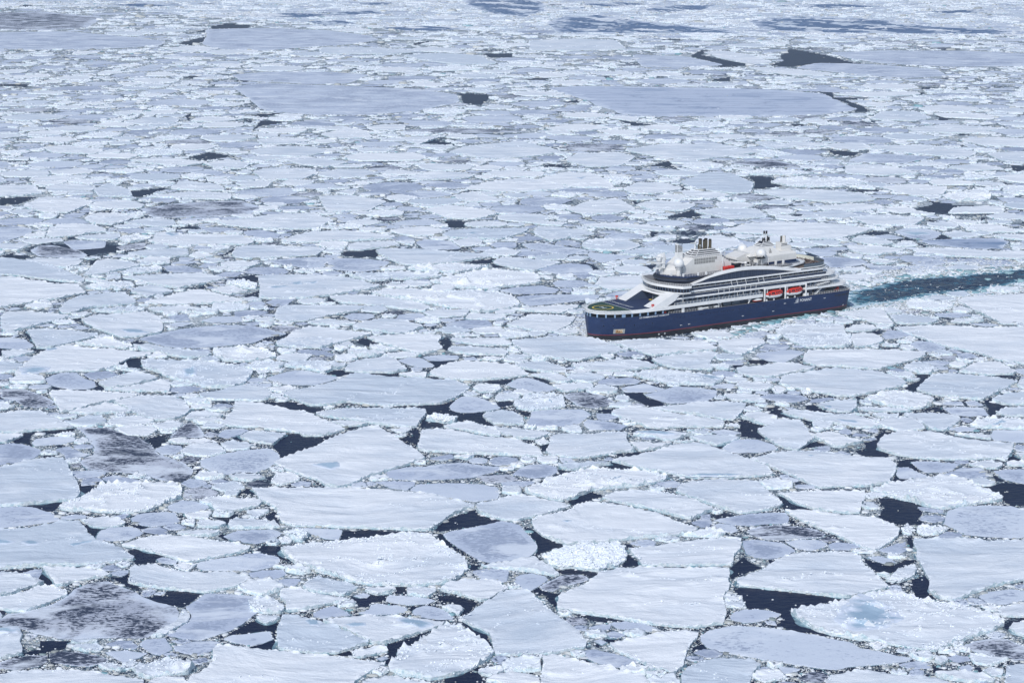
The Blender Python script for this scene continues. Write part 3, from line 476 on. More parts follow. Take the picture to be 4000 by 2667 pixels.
N K 1360,215 1600,200 1850,188 2150,190 2220,220 2150,290 1900,290 1600,260
W K 1320,300 1450,280 1700,280 2000,300 2352,310 2420,320 2420,390 2100,380 1900,370 1650,360
W K 1810,120 1870,60 2050,55 2200,90 2310,140 2100,140 1900,135
W K 2040,170 2150,148 2420,155 2420,220 2200,200
G K 1200,370 1260,345 1450,360 1640,410 1600,440 1350,440
W K 930,400 1010,375 1200,400 1100,430 1000,430
G K 450,370 600,360 850,380 920,410 850,440 700,460 570,460 520,420
W K 660,472 760,455 890,458 900,490 700,500
G K 900,440 1000,437 1270,450 1200,480 950,490
W K 1640,470 1750,435 1900,440 1980,480 1850,490 1700,485
W K 650,530 800,515 980,530 1000,545 800,600 690,590 655,560
G K 290,290 450,275 640,320 590,355 480,360 400,330
W K 255,320 330,310 350,340 340,365 270,360
W K 640,880 800,850 1050,825 1090,890 1110,930 1150,970 1150,1000 1000,985 850,935 720,910|below the ship's stern quarter
W K 1060,830 1150,820 1240,875 1150,885 1095,885
W K 1115,895 1250,882 1400,900 1560,950 1500,980 1300,988 1170,975
R K 65,1040 110,990 300,975 500,965 690,980 700,1040 760,1100 770,1170 700,1195 500,1195 370,1200 250,1160 130,1090|hummocky and close under the ship's side
W K 700,1040 800,980 880,975 1020,1020 950,1045 800,1055
W K 770,1065 900,1058 1010,1080 1060,1140 950,1180 800,1200 775,1150
G K 1040,1080 1100,1035 1200,1038 1340,1085 1200,1110 1080,1120
W K 1040,1180 1080,1145 1210,1170 1180,1190
W K 1670,970 1750,925 1900,930 1990,955 1850,970
G K 1520,880 1750,870 1880,900 1750,920 1560,912
G K 1840,975 1990,968 2140,990 2000,1002
G I -40,75 150,65 250,90 240,130 100,165 0,200 -40,200
W I 350,140 380,70 480,50 700,55 790,75 820,110 700,120 550,145 400,155
W I 650,5 700,-30 900,-40 1030,0 950,40 850,62 700,40
W I 940,45 1050,15 1200,0 1330,15 1350,60 1270,80 1100,65
W I 590,165 650,135 800,125 920,122 920,150 880,175 700,175
R I 916,172 950,135 1150,138 1150,160 1000,195 940,190
W I 1130,185 1180,150 1200,112 1350,122 1650,132 1880,132 1950,190 1900,210 1600,210 1400,220 1250,210
G I 1530,82 1650,72 1820,85 1700,122 1620,120
W I 1650,45 1850,10 2100,-25 2400,-40 2560,25 2420,90 2300,95 2000,85 1830,75
G I 1860,105 2000,92 2150,130 2130,160 2000,155 1900,150
W J -210,185 -100,140 0,112 250,97 450,110 680,145 650,165 450,178 200,185 0,195
W I 1775,280 1810,225 1900,210 2200,215 2500,230 2430,292 2300,298 2100,308 1900,320 1800,310
D I 230,250 300,215 400,210 500,230 620,260 665,285 640,318 450,306 300,300
W I 190,325 300,308 600,315 640,325 600,370 500,390 400,385
W I -40,310 100,310 250,330 400,370 520,420 600,450 650,490 600,500 400,485 150,450 0,440 -40,440
W I -40,452 100,452 200,470 400,502 600,505 610,540 665,575 550,600 450,625 300,640 150,670 0,695 -40,695
W I 640,450 690,390 740,330 830,310 1000,335 1080,370 950,400 800,430
W I 970,280 1100,250 1300,235 1440,240 1450,290 1300,310 1100,310
G I 1240,370 1400,365 1560,405 1550,420 1330,422 1280,410
R I 920,430 1050,380 1230,375 1240,415 1100,430
W I 930,455 1100,440 1300,435 1550,425 1740,465 1650,490 1500,520 1360,545 1200,520 1050,480
W I 1000,575 1050,530 1150,510 1260,540 1330,570 1180,600 1130,615
R I 650,530 800,490 1000,485 1030,530 900,545 800,555 680,550
W I 1095,665 1250,610 1400,570 1530,550 1650,575 1800,620 1890,650 1750,655 1500,668 1250,668
W I 450,710 520,640 600,600 800,575 950,570 1040,630 1040,655 900,675 700,690 550,735 470,735
W I 1130,690 1300,676 1530,684 1480,705 1330,730 1200,725
W I 5,760 50,720 200,715 400,730 560,750 450,785 250,840 60,880 20,870 10,820
W I 620,775 750,742 900,742 1100,718 1220,755 1245,820 1240,880 1050,915 930,920 850,895 720,850 660,810|oval with a blue-grey melt smear
R I 690,720 850,690 1050,680 1110,700 1050,732 880,732
G I 1280,760 1430,735 1460,790 1350,795
G I 1250,830 1350,802 1500,802 1400,835
G I 560,850 620,825 690,850 620,860
G I 1540,790 1650,755 1860,760 1850,800 1650,810
W I 1985,600 1990,570 1975,440 2200,435 2400,440 2650,455 2800,490 2910,525 2830,550 2700,570 2550,595 2352,620 2100,625 1985,620|with two small sky-blue melt spots
K I 1720,500 1870,470 1970,530 1960,550 1850,545|a jagged white rubble mound
W I 1610,560 1750,520 1830,535 1900,570 1750,595
W I 1850,620 1950,610 2010,640 1900,650
W J -250,780 -220,680 -150,665 100,667 300,667 455,675 400,710 250,740 100,770 0,795 -150,800
G I 2010,335 2200,315 2400,302 2560,320 2500,350 2350,390 2200,370
W I 1690,370 1700,335 1850,330 2000,350 1900,390 1750,385
W J -240,980 -150,910 -50,850 30,832 200,845 350,873 500,885 400,920 250,960 100,1000 -100,1005
W J 310,250 320,200 450,184 650,180 715,210 620,230 500,242 400,255
W J 520,248 600,234 900,240 1150,265 1470,290 1300,320 1150,345 900,365 750,365 640,330 570,290
G J 150,345 220,312 400,312 640,340 560,400 400,418 200,400
G J 0,308 120,302 210,320 120,345 140,375 80,390 0,390
G J 640,50 750,20 950,10 1050,55 900,62 700,65
W J 1030,140 1100,95 1350,82 1700,82 1650,120 1480,170 1300,163 1100,163|with one dark blue melt spot
G J 830,190 900,165 1100,180 1180,240 1000,248 880,235
W J 1730,110 1760,70 1900,70 2100,92 2210,130 2000,160 1870,185 1770,150
W J 1200,60 1250,30 1400,25 1530,40 1520,70 1300,78
W J 1420,340 1500,302 1700,312 1950,345 1850,380 1730,415 1600,395 1480,370
R J 930,490 1100,450 1300,405 1450,395 1700,410 1790,460 1790,500 1600,528 1400,550 1200,545 1050,525
R J 760,400 900,370 1100,348 1400,370 1290,398 1150,430 950,415
R J 490,570 600,540 800,545 1000,560 1300,558 1500,577 1600,630 1640,680 1500,710 1300,735 1150,700 950,665 800,630 600,600|broad with many snow hummocks
W J 165,600 350,590 500,590 700,625 850,650 940,690 900,725 700,700 480,670 260,655
G J 1470,560 1600,532 1800,520 1930,550 1900,580 1600,590
G J 1600,607 1750,592 2000,587 2240,592 2230,620 2000,650 1700,680 1640,650
W J 1550,710 1700,688 1900,668 2080,662 2070,690 1950,735 1750,725
W J 1520,830 1620,780 1700,745 1900,742 2060,760 2010,830 1880,885 1700,865
W J 340,840 450,790 580,767 700,777 800,800 895,840 780,880 700,895 500,870
G J 280,760 350,730 500,740 520,765 430,790 330,785
W J 0,800 150,772 370,795 370,820 250,830 60,822
W J 1210,780 1240,730 1450,735 1530,775 1430,790
R J 310,445 450,415 620,430 640,480 480,495
R J 540,430 700,410 950,432 1040,450 900,470 680,480
G J 1760,400 1850,370 2000,350 2150,360 2190,400 2150,440 1950,440
W J 970,865 1080,830 1260,870 1200,890 1060,885
W S 200,500 250,440 450,420 620,425 620,500 500,530 300,540
G J 1880,500 1920,480 2100,480 2200,520 2050,540 1900,530
G J 1400,210 1450,187 1600,190 1600,230 1480,245
G J 1640,200 1800,195 2150,250 2000,290 1850,270 1700,240
W J 1670,35 1800,25 2000,40 1950,68 1800,60
W J 2100,200 2200,170 2352,165 2352,225 2200,220
W S 380,260 560,212 700,190 950,180 1000,230 700,260 500,275
W S 100,200 150,150 300,140 450,150 560,200 450,240 250,240 130,220
W S 100,30 350,20 600,40 830,80 700,90 400,70 150,50
W S 970,175 1000,130 1150,110 1290,140 1350,200 1200,230 1000,225
G S 160,245 300,260 530,278 440,300 250,330 150,280
G S 1150,160 1300,150 1480,180 1700,200 1600,260 1350,260
G L 1065,400 1200,383 1500,392 1900,408 2100,435 2110,470 1950,505 1700,530 1400,525 1200,505 1140,450|the great level grey sheet
G L 945,135 1200,130 1500,140 1700,165 1740,185 1600,205 1450,215 1200,235 1000,225 930,205 950,170
G L 0,150 300,145 600,170 760,190 740,210 500,225 200,230 -100,225 -100,150
D L -100,60 200,55 480,80 400,130 200,140 -100,140
W L 1465,240 1480,217 1750,220 1950,240 1800,250 1500,250
W L 1850,255 2000,245 2200,255 2290,295 2100,300 1950,280
G L 1060,345 1250,330 1500,330 1700,345 1600,385 1400,388 1300,378 1100,370
W L 750,225 900,210 1010,225 950,240 800,235
W L 1465,900 1600,895 1780,925 1700,970 1500,975 1480,930
W L 100,950 200,905 380,910 430,930 320,980 200,980
D L 640,960 800,935 1100,920 1200,950 1150,985 900,1000 700,1000|with squarish dark blotches
W L 780,870 830,830 1000,845 1040,878 900,878
W L 660,905 850,882 1060,885 1060,920 850,915
W L 430,870 500,840 600,880 610,905 450,905
W L -50,905 0,850 150,850 200,890 100,903
W L 1160,790 1250,770 1440,775 1465,800 1380,830 1200,825
W L 590,735 750,722 960,747 850,765 700,755
W L 930,750 1050,735 1150,755 1120,780 980,770
W L 1830,632 2030,627 1920,668
W L 1470,620 1600,590 1690,600 1710,635 1550,640
W L 1180,645 1300,628 1440,645 1350,665 1200,665
W L 190,680 300,665 480,690 430,710 250,705
W L 870,560 950,535 1130,545 1000,565
W L 1300,730 1400,717 1600,750 1500,770 1380,760
W L 2060,700 2150,670 2300,655 2400,650 2590,700 2450,720 2250,735 2120,715
W L 1950,960 2080,940 2300,980 2200,1010 2050,1005
W L 1860,820 2000,785 2200,800 2150,820 1980,830
W L 2130,870 2250,835 2400,815 2550,840 2630,865 2500,880 2300,885
W L 2060,905 2150,882 2280,910 2300,930 2150,930
D L 1830,600 2000,590 2300,595 2450,605 2250,612 2000,612
W L 390,1010 450,975 560,985 600,1010 520,1035 430,1030
N M 160,405 300,395 700,400 1200,410 1430,430 1530,480 1570,510 1400,530 1000,535 700,535 500,525 400,490 300,450|the huge streaked blue-grey sheet
W M 80,185 300,180 480,185 530,230 300,235 80,235
W M 880,240 950,232 1100,255 1200,290 1100,300 950,270
G M 1460,242 1700,233 2100,235 2400,250 2400,305 2000,308 1700,292 1550,270
G M 1300,312 1400,290 1640,295 1950,320 2000,350 1800,360 1550,340
W M 1080,307 1300,317 1500,345 1300,350 1150,330
G M 550,250 800,260 980,300 800,310 600,310
W M 1470,435 1600,422 1850,420 1880,435 1700,450
W M 1640,550 1700,510 1850,510 1930,545 1850,560
W M 510,690 700,660 950,660 1150,700 1000,720 850,740 650,720
W M 245,740 300,705 480,700 570,720 500,765 350,770
W M 110,830 250,790 370,795 450,840 470,865 300,865
W M 770,840 900,790 1000,795 1110,840 1095,890 1000,890 850,870
W M 510,870 580,835 700,840 790,870 650,895 540,890
W M 1100,875 1300,867 1600,885 1680,920 1500,935 1250,915
R M 1180,840 1300,812 1500,815 1650,840 1500,862 1300,860|a long bright rubble bank
W M 1640,670 1900,665 2140,700 2100,725 1950,718 1750,700
G M 1540,740 1620,705 1800,712 1950,722 1800,752 1650,750
W M 1530,800 1530,758 1700,757 1880,800 1700,810
W M 1690,860 1850,845 2000,860 1980,900 1850,905
W M 720,885 800,872 1020,900 900,920
W M 245,965 350,925 480,910 570,965 480,985 320,985
W M 565,945 650,920 850,935 800,970 650,970
W M 830,970 950,955 1130,960 1180,1000 1000,1010
W M 1390,945 1600,935 1720,955 1600,975 1430,970
W M 2000,770 2150,752 2270,780 2100,790
W M 2180,705 2400,695 2400,755 2250,742
W M 1550,1000 1700,985 1900,1000 1850,1038 1650,1038
W M 1810,590 2000,570 2280,590 2100,615 1850,610
W M 2050,640 2200,630 2400,640 2400,680 2150,670
D M 980,745 1200,735 1340,765 1150,770
R M 1040,790 1200,778 1390,795 1300,808 1100,805
W M 1110,655 1200,650 1300,680 1200,690
W M 150,590 300,567 460,590 350,605 200,605
R M 1970,900 2170,860 2200,920 2050,930
N M 160,100 250,75 400,70 600,100 1000,140 1050,152 800,155 400,153 200,150
N M 1080,95 1300,75 1700,90 1900,120 2300,140 2300,158 1900,158 1400,153 1150,140
N M 590,45 750,25 950,25 900,45 700,60
N M -230,5 0,-5 150,10 150,50 60,80 -100,60 -200,30
N L 1400,100 1550,95 1640,110 1500,120
N L 1640,15 1800,10 1790,22 1680,25
N L 1750,130 1950,120 2150,135 1950,145
N M 1900,55 2150,45 2200,60 2000,62
N M 230,35 340,35 330,45 240,45
N L 1450,60 1700,50 1800,62 1550,72
N L 1150,70 1350,60 1560,72 1350,84
N M 1200,28 1500,20 1750,30 1450,40
N M 300,20 500,12 620,22 420,32
N L 500,22 700,16 860,26 640,34
"""
LEAD_DATA = """
A 185,160 300,130 450,115 590,110 560,130 480,150 440,190 400,205 330,190 250,160
A 615,0 780,0 700,50 640,90
A 645,285 680,330 760,425 775,395 810,345 740,325
A 1010,515 1080,495 1200,525 1320,555 1250,580 1240,605 1080,625 1070,570
A 875,720 920,725 980,720 1030,690 1020,770 1110,800 1110,835 1000,790
A 1330,830 1480,840 1620,850 1550,910 1470,960 1400,955 1250,925 1170,880 1325,865
A 340,670 370,700 440,790 310,790 355,765 305,745
A 190,1340 230,1315 315,1300 320,1230 560,1230 570,1260 500,1300 400,1320 350,1335
A 1740,250 1840,245 1820,300 1780,270
A 1040,310 1100,305 1200,325 1130,340
A 1741,395 1780,370 1900,440 1800,430
A 0,1010 0,985 90,1000 20,1025
A 40,672 290,655 180,690
A 1730,1210 1850,1160 2000,1080 2060,1060 2220,1050 2214,1130 2200,1200 2180,1215 2174,1160 2044,1165 1850,1180 1760,1210
B 0,1270 140,1220 160,1230 170,1300 0,1290
B 75,240 150,195 200,330 160,320
B 0,510 60,465 200,480 240,560 190,600 180,560 80,550
B 680,395 700,345 1200,355 1000,395 850,415 670,425
B 1400,350 1550,250 1750,180 1770,220 1950,270 1900,300 1750,320 1520,355
B 1425,380 1490,380 1560,460 1620,500 1590,515 1500,450
B 750,880 830,890 910,870 880,850 960,870 1060,865 1035,910 920,930 880,965 820,970 800,920
B 1115,800 1200,800 1210,865 1110,850
B 1440,870 1600,870 1770,930 1700,1000 1640,1040 1660,980 1560,920 1480,930
B 1230,970 1300,950 1250,1020
B 650,1340 760,1305 770,1365 700,1350
B 1020,1265 1200,1220 1400,1150 1320,1200 1250,1265 1150,1290 1110,1380 1050,1430 970,1400 1060,1370 1040,1290
B 1610,1060 1720,1115 1840,1160 1900,1310 1800,1220 1680,1130
B 1500,1530 1700,1480 1780,1480 1830,1568 1800,1650 1520,1600
B 1690,630 1790,625 1770,660 1700,670
C 440,120 560,70 650,35 660,65 720,80 600,120 480,150
C 80,320 170,340 240,400 410,470 360,510 280,515 180,560 205,480 140,380
C 925,540 1000,600 1035,635 880,640 910,590
C 890,450 1010,490 930,500
C 340,665 480,660 690,690 640,730 560,700 400,700
C 150,835 215,805 250,835 320,850 410,860 370,900 360,985 280,900 200,850
C 480,1015 650,1032 900,1070 690,1085
C 1740,650 1850,560 1890,600 2000,650 1850,700 1740,740
D -284,830 -200,800 -50,820 300,857 500,882 650,892 400,940 170,990 280,1090 370,1150 560,1210 400,1180 200,1150 100,1120 100,1020 0,980 -160,980 -200,900
C 1590,240 1700,210 1790,230 1650,260
C 520,1370 600,1370 670,1415
C 760,1215 880,1215 780,1250 700,1280 640,1270
C 1440,1280 1540,1260 1560,1300 1440,1310
D 70,60 150,95 230,140 330,180 430,205 130,190 110,130
D 880,90 1000,95 1150,130 1280,168 1190,165 1240,210 1200,260 1280,310 1060,310 950,280 880,240 930,160
D 1720,0 2100,0 2100,150 1950,150 1900,130 1880,90 1800,40
D 1110,410 1150,400 1180,510 1120,500
D 1150,740 1270,710 1300,770 1280,840 1340,900 1180,880 1140,800
D 750,560 840,600 1000,630 1100,580 1200,590 1020,680 975,690 860,680 790,620
D 1310,1430 1500,1480 1400,1490 1320,1480
D 1640,1440 1720,1450 1700,1500
D 0,585 80,590 20,620
E -40,60 120,85 30,85 20,150 -40,150
E 265,85 320,70 450,80 380,100 300,110
E 1100,230 1150,180 1250,155 1295,175 1300,250 1240,265 1170,240
E 870,400 930,370 960,440 950,458 870,450
E 460,430 520,425 620,450 480,455
E 220,848 680,808 690,820 640,850 300,860 280,900 290,970 210,940 100,935 190,890
E 400,970 610,960 560,980 480,980
E 300,1100 420,1050 540,1050 420,1078
E 730,1350 870,1350 800,1400 735,1440
E 1340,910 1400,890 1500,870 1600,850 1510,890 1530,950 1440,985 1395,985 1380,940
E 2220,1390 2270,1350 2330,1380 2340,1420 2250,1410
E 2110,905 2200,880 2250,920 2220,920
F 110,580 200,575 320,560 440,590 520,610 640,635 540,670 430,640 300,630 200,605
F 1250,605 1400,600 1650,595 1780,570 1830,545 1800,590 1790,640 1900,670 2100,655 2080,690 2120,740 2180,775 2170,800 2070,765 1970,735 1880,740 1720,775 1700,800 1600,795 1500,800 1530,735 1570,690 1550,640 1480,615
F 150,980 200,930 280,855 400,858 420,880 550,890 740,870 600,950 400,1030 225,1100 215,1040
F 620,300 740,268 810,270 820,290 920,295 830,325 780,335 700,315
F 1030,300 1300,308 1320,332 1180,325
F 1580,188 1860,190 1790,200 1650,255 1620,225
F 1570,330 1780,358 1640,358
F 2080,375 2352,355 2352,400 2250,405 2120,390
F 2210,570 2352,550 2352,590 2260,620 2210,590
F 1680,20 1780,0 1800,40 1740,95 1690,60
F 960,20 1060,0 1120,30 1040,60 1000,40
F 1410,830 1500,812 1500,930 1490,990 1440,940 1340,900 1380,880 1460,890 1440,860
F 1820,1070 1940,1095 1860,1100
F 1400,1375 1470,1335 1600,1390 1640,1430 1500,1385
F 1220,1190 1430,1130 1400,1160
F 830,800 960,785 850,835
G 90,270 230,285 170,300
G 180,345 300,355 370,405 320,410 210,365
G 1020,480 1200,480 1250,530 1350,550 1410,595 1270,615 1180,570 1070,520
G 60,650 170,655 160,695 90,690
G 780,640 960,620 900,670 800,660
G 930,1080 1000,1050 1150,1025 1300,1015 1150,1055 1000,1072
G 780,1165 920,1120 1060,1150 1200,1190 1050,1175 880,1170
G 220,1320 420,1220 420,1180 550,1200 480,1230 330,1280 240,1320
G 560,1455 740,1385 760,1400 830,1420 800,1455
G 1880,970 2000,940 1960,970 1920,1000
G 2080,740 2180,750 2340,790 2250,830 2340,900 2250,900 2100,880 2110,850 2070,830 2100,800
G 1160,180 1280,160 1290,190 1360,240 1250,200
G 2030,230 2352,210 2352,180 2150,180 2200,210 2050,260
G 260,970 350,950 310,1010 280,1010
G 1620,890 1700,935 1600,900
G 0,790 100,790 80,800
G 1070,840 1180,810 1080,880
H -20,620 100,600 130,650 240,710 100,700 20,690
H 330,600 430,590 480,630 590,660 360,650
H 1330,310 1480,315 1460,350 1360,460 1260,450 1270,410 1370,380 1400,360
H 2010,322 2240,320 2290,350 2150,335
H 1980,555 2080,520 2050,570 2230,600 2140,630 2090,690 2030,690 2020,620
H 1400,640 1560,610 1680,680 1500,650
H 1070,830 1190,840 1110,860 1030,900 1000,960 1020,1010 1080,1040 1180,1075 1000,1070 850,1060 800,1010 880,1000 900,970 870,940 1000,910 980,880
H 1120,1310 1170,1240 1220,1270 1400,1280 1200,1300
H 1300,1090 1440,1100 1310,1115 1390,1200 1340,1200 1200,1155 1180,1110
H 370,950 440,920 540,960 430,980 300,1000
H 2000,1350 2180,1300 2420,1330 2420,1460 2180,1460 2120,1390
H 2070,1230 2140,1270 2200,1300 2080,1290
H 2220,1050 2260,1040 2352,1110 2200,1100
H 1020,60 1200,70 1190,85 1080,80
H 580,1000 700,1020 640,1008
I 0,300 110,265 100,290 250,295 180,315 60,310
I 1720,280 1800,225 1790,260 1700,300 1640,295
I 1760,465 1970,435 1980,540 1870,470
I 1870,600 1980,560 1990,620 1860,660 1900,640
I 1480,545 1620,515 1550,550
I 190,870 240,920 265,980 210,930
I 970,970 1050,940 1150,975 1050,970
I 2070,930 2200,895 2150,940
I 690,330 760,320 700,370 670,350
I 500,790 610,770 600,795
I 480,160 600,140 580,165
I 1240,400 1320,425 1240,425
I 170,457 300,470 540,500 400,498
I 1350,90 1450,65 1540,80 1500,92
J 290,260 400,258 520,245 570,310 450,305 300,300 260,280
J 1050,40 1100,20 1210,30 1200,75 1100,75 1080,60
J 1010,930 1030,910 1100,925 1110,970 1070,1020 1010,1000
J 160,610 260,660 150,650
J 0,780 200,745 300,740 100,775
J 1200,340 1430,315 1410,350 1250,350
J 1410,350 1540,380 1420,385
J 400,930 460,925 520,960 470,990 380,960
J 1640,730 1780,735 1690,775
J 2130,350 2190,360 2240,400 2200,400
J 2080,650 2130,650 2090,690
S 625,85 690,90 650,140 630,120
S 900,140 1000,160 900,185 780,160
S 530,350 680,340 650,370 560,360
S 80,330 130,325 240,375 180,380
S 830,100 1020,105 900,120
J 2090,905 2130,905 2300,938 2352,955 2352,970 2200,935
K 1520,210 1600,150 1700,200
K 1340,230 1510,265 1420,270
K 320,320 400,330 470,355 380,360 350,345
K 690,1050 740,1080 770,1120 775,1190 760,1150 700,1080
K 940,1050 1040,1045 1030,1100 980,1070
K 1040,1192 1190,1197 1190,1215 1060,1210
K 1350,1110 1560,1165 1450,1150
K 700,980 830,965 760,990 710,1020
K 1500,900 1720,935 1690,945 1560,920
K 1260,400 1330,440 1200,400
K 2040,960 2150,990 2200,1000 2080,980
K 820,170 970,125 1150,140 1000,165 850,160
K 1280,190 1370,215 1130,210
K 1480,20 1640,50 1470,45
K 1960,0 2020,0 1960,30
L 870,150 940,140 950,150
L 850,190 950,170 940,190 880,210 820,205
L 960,125 1040,110 1180,120 1100,135 980,135
L 2110,430 2240,435 2245,455 2210,485 2130,475
L 1140,530 1300,518 1220,540
L 1200,555 1330,560 1200,580 1160,600
L 870,725 960,700 1080,720 940,735
L 600,880 780,860 740,880 650,905 610,905
L 0,910 170,905 100,935 0,945
L 1900,200 1980,190 1900,215
L 2210,250 2352,245 2352,265 2250,265
L 2040,1015 2130,1020 2140,1045 2060,1040
L 0,388 140,388 120,400 0,398
L 840,355 920,348 880,365
L 1080,372 1180,365 1130,378
L 1920,650 1980,640 2100,665 1940,662
L 990,865 1060,870 1040,875
L 850,535 880,520 870,560
L 1640,395 1750,400 1700,403
L 100,25 180,30 110,34
L 790,5 850,3 840,16
M 1280,225 1450,255 1550,285 1630,295 1400,295 1260,310 1180,300 1250,280 1230,260
M 820,260 870,230 900,235 870,255 1000,280 1100,300 960,312
M 910,370 1000,355 1010,375 930,375
M 1675,305 1700,335 1750,348 1690,340 1670,325
M 1420,425 1470,425 1480,450 1680,452 1530,460 1600,485 1650,512 1580,515 1540,475 1460,450
M 1090,810 1190,815 1240,860 1110,870 1115,840
M 1580,868 1700,875 1640,880 1600,885
M 630,765 720,740 750,768
M 700,1000 830,965 880,995 760,1000
M 180,755 270,768 120,770
M 1880,400 1950,405 1880,415
M 2050,625 2120,625 2060,612
M 230,470 300,460 310,475
M 1960,555 2050,545 1960,540
M 1900,920 2050,945 2000,970 1950,940
M 2290,760 2400,765 2310,795
M 2250,840 2300,845 2280,855
M 1240,342 1340,348 1260,352
M 60,370 110,358 210,364 100,370
M 420,348 450,352 430,362
M 1680,420 1900,425 1880,435
M 480,550 640,575 560,580
M 360,568 440,570 400,578
M 1270,570 1360,575 1300,585
M 1450,690 1590,700 1570,720 1480,712
M 1290,985 1350,985 1310,1000
M 690,183 790,182 720,190
M 560,920 590,945 540,930
"""
POND_DATA = """
A -60,440 60,440 130,455 60,475 -60,475
A 165,455 250,440 330,455 300,480 220,485
A 560,470 700,450 780,445 700,465 600,490
A -60,1150 120,1140 150,1190 60,1200 -60,1210
B 390,1095 440,1078 510,1090 500,1142 430,1130
B 1130,1080 1200,1065 1350,1090 1410,1120 1320,1150 1200,1130
B 710,1125 790,1108 880,1110 870,1135 760,1145
C 390,290 440,284 495,290 440,307
D 560,1090 600,1000 740,900 900,960 1040,1070 920,1130 700,1160
E 190,275 320,252 450,270 380,312 220,325
E 430,95 540,78 520,97 440,112
E 1680,280 1800,270 1800,340 1700,340
F 520,1160 600,1145 740,1138 760,1170 700,1192 600,1180
G 1690,330 1780,323 1920,345 1900,372 1800,368
G 1620,1250 1800,1238 2100,1242 1950,1268 1700,1267
G 910,1282 1020,1262 960,1304
G 1160,850 1300,845 1500,880 1400,892 1200,872
G 330,575 380,572 370,597
H 505,610 580,613 592,632 530,637
H 2050,790 2150,758 2190,770 2100,793
H 630,740 800,748 830,772 700,767
H 340,1070 440,1075 400,1085
I 1265,130 1330,123 1375,135 1310,147
I 2055,540 2180,528 2225,540 2100,552
I 2225,505 2300,498 2315,520 2250,522
I 920,868 1050,868 1155,890 980,892
I 1440,690 1510,688 1485,702
J 1220,125 1270,116 1315,122 1270,135
J -40,505 90,503 40,517
K 1230,145 1300,133 1475,140 1480,157 1350,167
M 290,820 340,818 320,830
"""

# ------------------------------------------------------------------ the sea
def sheet(name, pts, z, mat, kind):
    me = bpy.data.meshes.new(name); me.from_pydata([(x, y, z) for x, y in pts], [], [tuple(range(len(pts)))]); me.materials.append(mat)
    o = bpy.data.objects.new(name, me); COL.objects.link(o); o['kind'] = kind; return o
sheet('sea_water', [(-14000, -4000), (14000, -4000), (14000, 24000), (-14000, 24000)], 0.0, M_WATER, 'structure')

TILES = {'A': (0, 1900, 2.044), 'B': (1000, 1900, 2.044), 'C': (2000, 1900, 2.044), 'D': (3000, 1900, 2.044),
         'E': (0, 1330, 2.352), 'F': (1000, 1330, 2.352), 'G': (2000, 1330, 2.352), 'H': (3000, 1330, 2.352),
         'I': (0, 850, 1.96), 'J': (1200, 850, 1.96), 'K': (3000, 850, 2.352), 'S': (2220, 860, 1.96),
         'L': (0, 0, 1.176), 'M': (2000, 0, 1.176)}
def parse(tile, pts):
    ox, oy, s = TILES[tile]
    return np.array([[ox + float(a) / s, oy + float(b) / s] for a, b in (p.split(',') for p in pts.split())])
def to_ground(P): return np.array([ground(x, y) for x, y in P])
def area2(P): x, y = P[:, 0], P[:, 1]; return .5 * np.sum(x * np.roll(y, -1) - np.roll(x, -1) * y)

FLOES = []
for line in FLOE_DATA.strip().splitlines():
    a, _, note = line.partition('|'); k, t, pts = a.split(' ', 2)
    P = parse(t, pts); yc = P[:, 1].mean(); hh = max(np.ptp(P[:, 1]) * .5, 1)
    # the far edge of a floe is seen at the height of its top, the near edge at the water
    zz = {'W': .72, 'R': .9, 'K': 1.3}.get(k, .2) * np.clip((yc - P[:, 1]) / hh * 1.2 + .35, 0, 1)
    G = np.array([[g_ * (CAM_H - z_) / CAM_H for g_ in ground(x_, y_)] for (x_, y_), z_ in zip(P, zz)])
    if area2(G) < 0: P = P[::-1]; G = G[::-1]
    FLOES.append(dict(kind=k, tile=t, px=P, g=G, note=note, area=abs(area2(P))))
LEADS = []
for line in LEAD_DATA.strip().splitlines():
    t, pts = line.split(' ', 1); LEADS.append(parse(t, pts))
PONDS = []
for line in POND_DATA.strip().splitlines():
    t, pts = line.split(' ', 1); P = parse(t, pts); PONDS.append(P.mean(0) + (P - P.mean(0)) * 1.25)
# the water the ship has opened behind it
WAKE = parse('K', '700,770 745,815 800,838 900,822 1000,802 1200,772 1400,742 1550,716 1700,684 1950,672 2100,642 2352,590 2800,500 3700,400 3700,350 2800,420 2352,470 2200,480 2100,508 1950,500 1700,535 1400,548 1200,580 1100,600 950,640 800,660 700,690')

# ship footprint on the water
TH = math.radians(32.27); BX, BY = 35.564, 971.42; CT, ST = math.cos(TH), math.sin(TH)
def ship_w(u, v, z=0.0): return (BX + (147 - u) * CT + v * ST, BY + (147 - u) * ST - v * CT, z)
HULL_WL = [(-1, 0), (-.5, 8), (2, 11.5), (8, 13.4), (20, 14), (110, 14), (120, 13.2), (130, 11.3), (138, 8.3), (143, 5.2), (146, 2.4), (147.2, 0)]
SHIP_G = np.array([ship_w(u, v)[:2] for u, v in HULL_WL] + [ship_w(u, -v)[:2] for u, v in HULL_WL[::-1]][1:-1])
SHIP_PX = np.array([to_px(x, y) for x, y in SHIP_G])

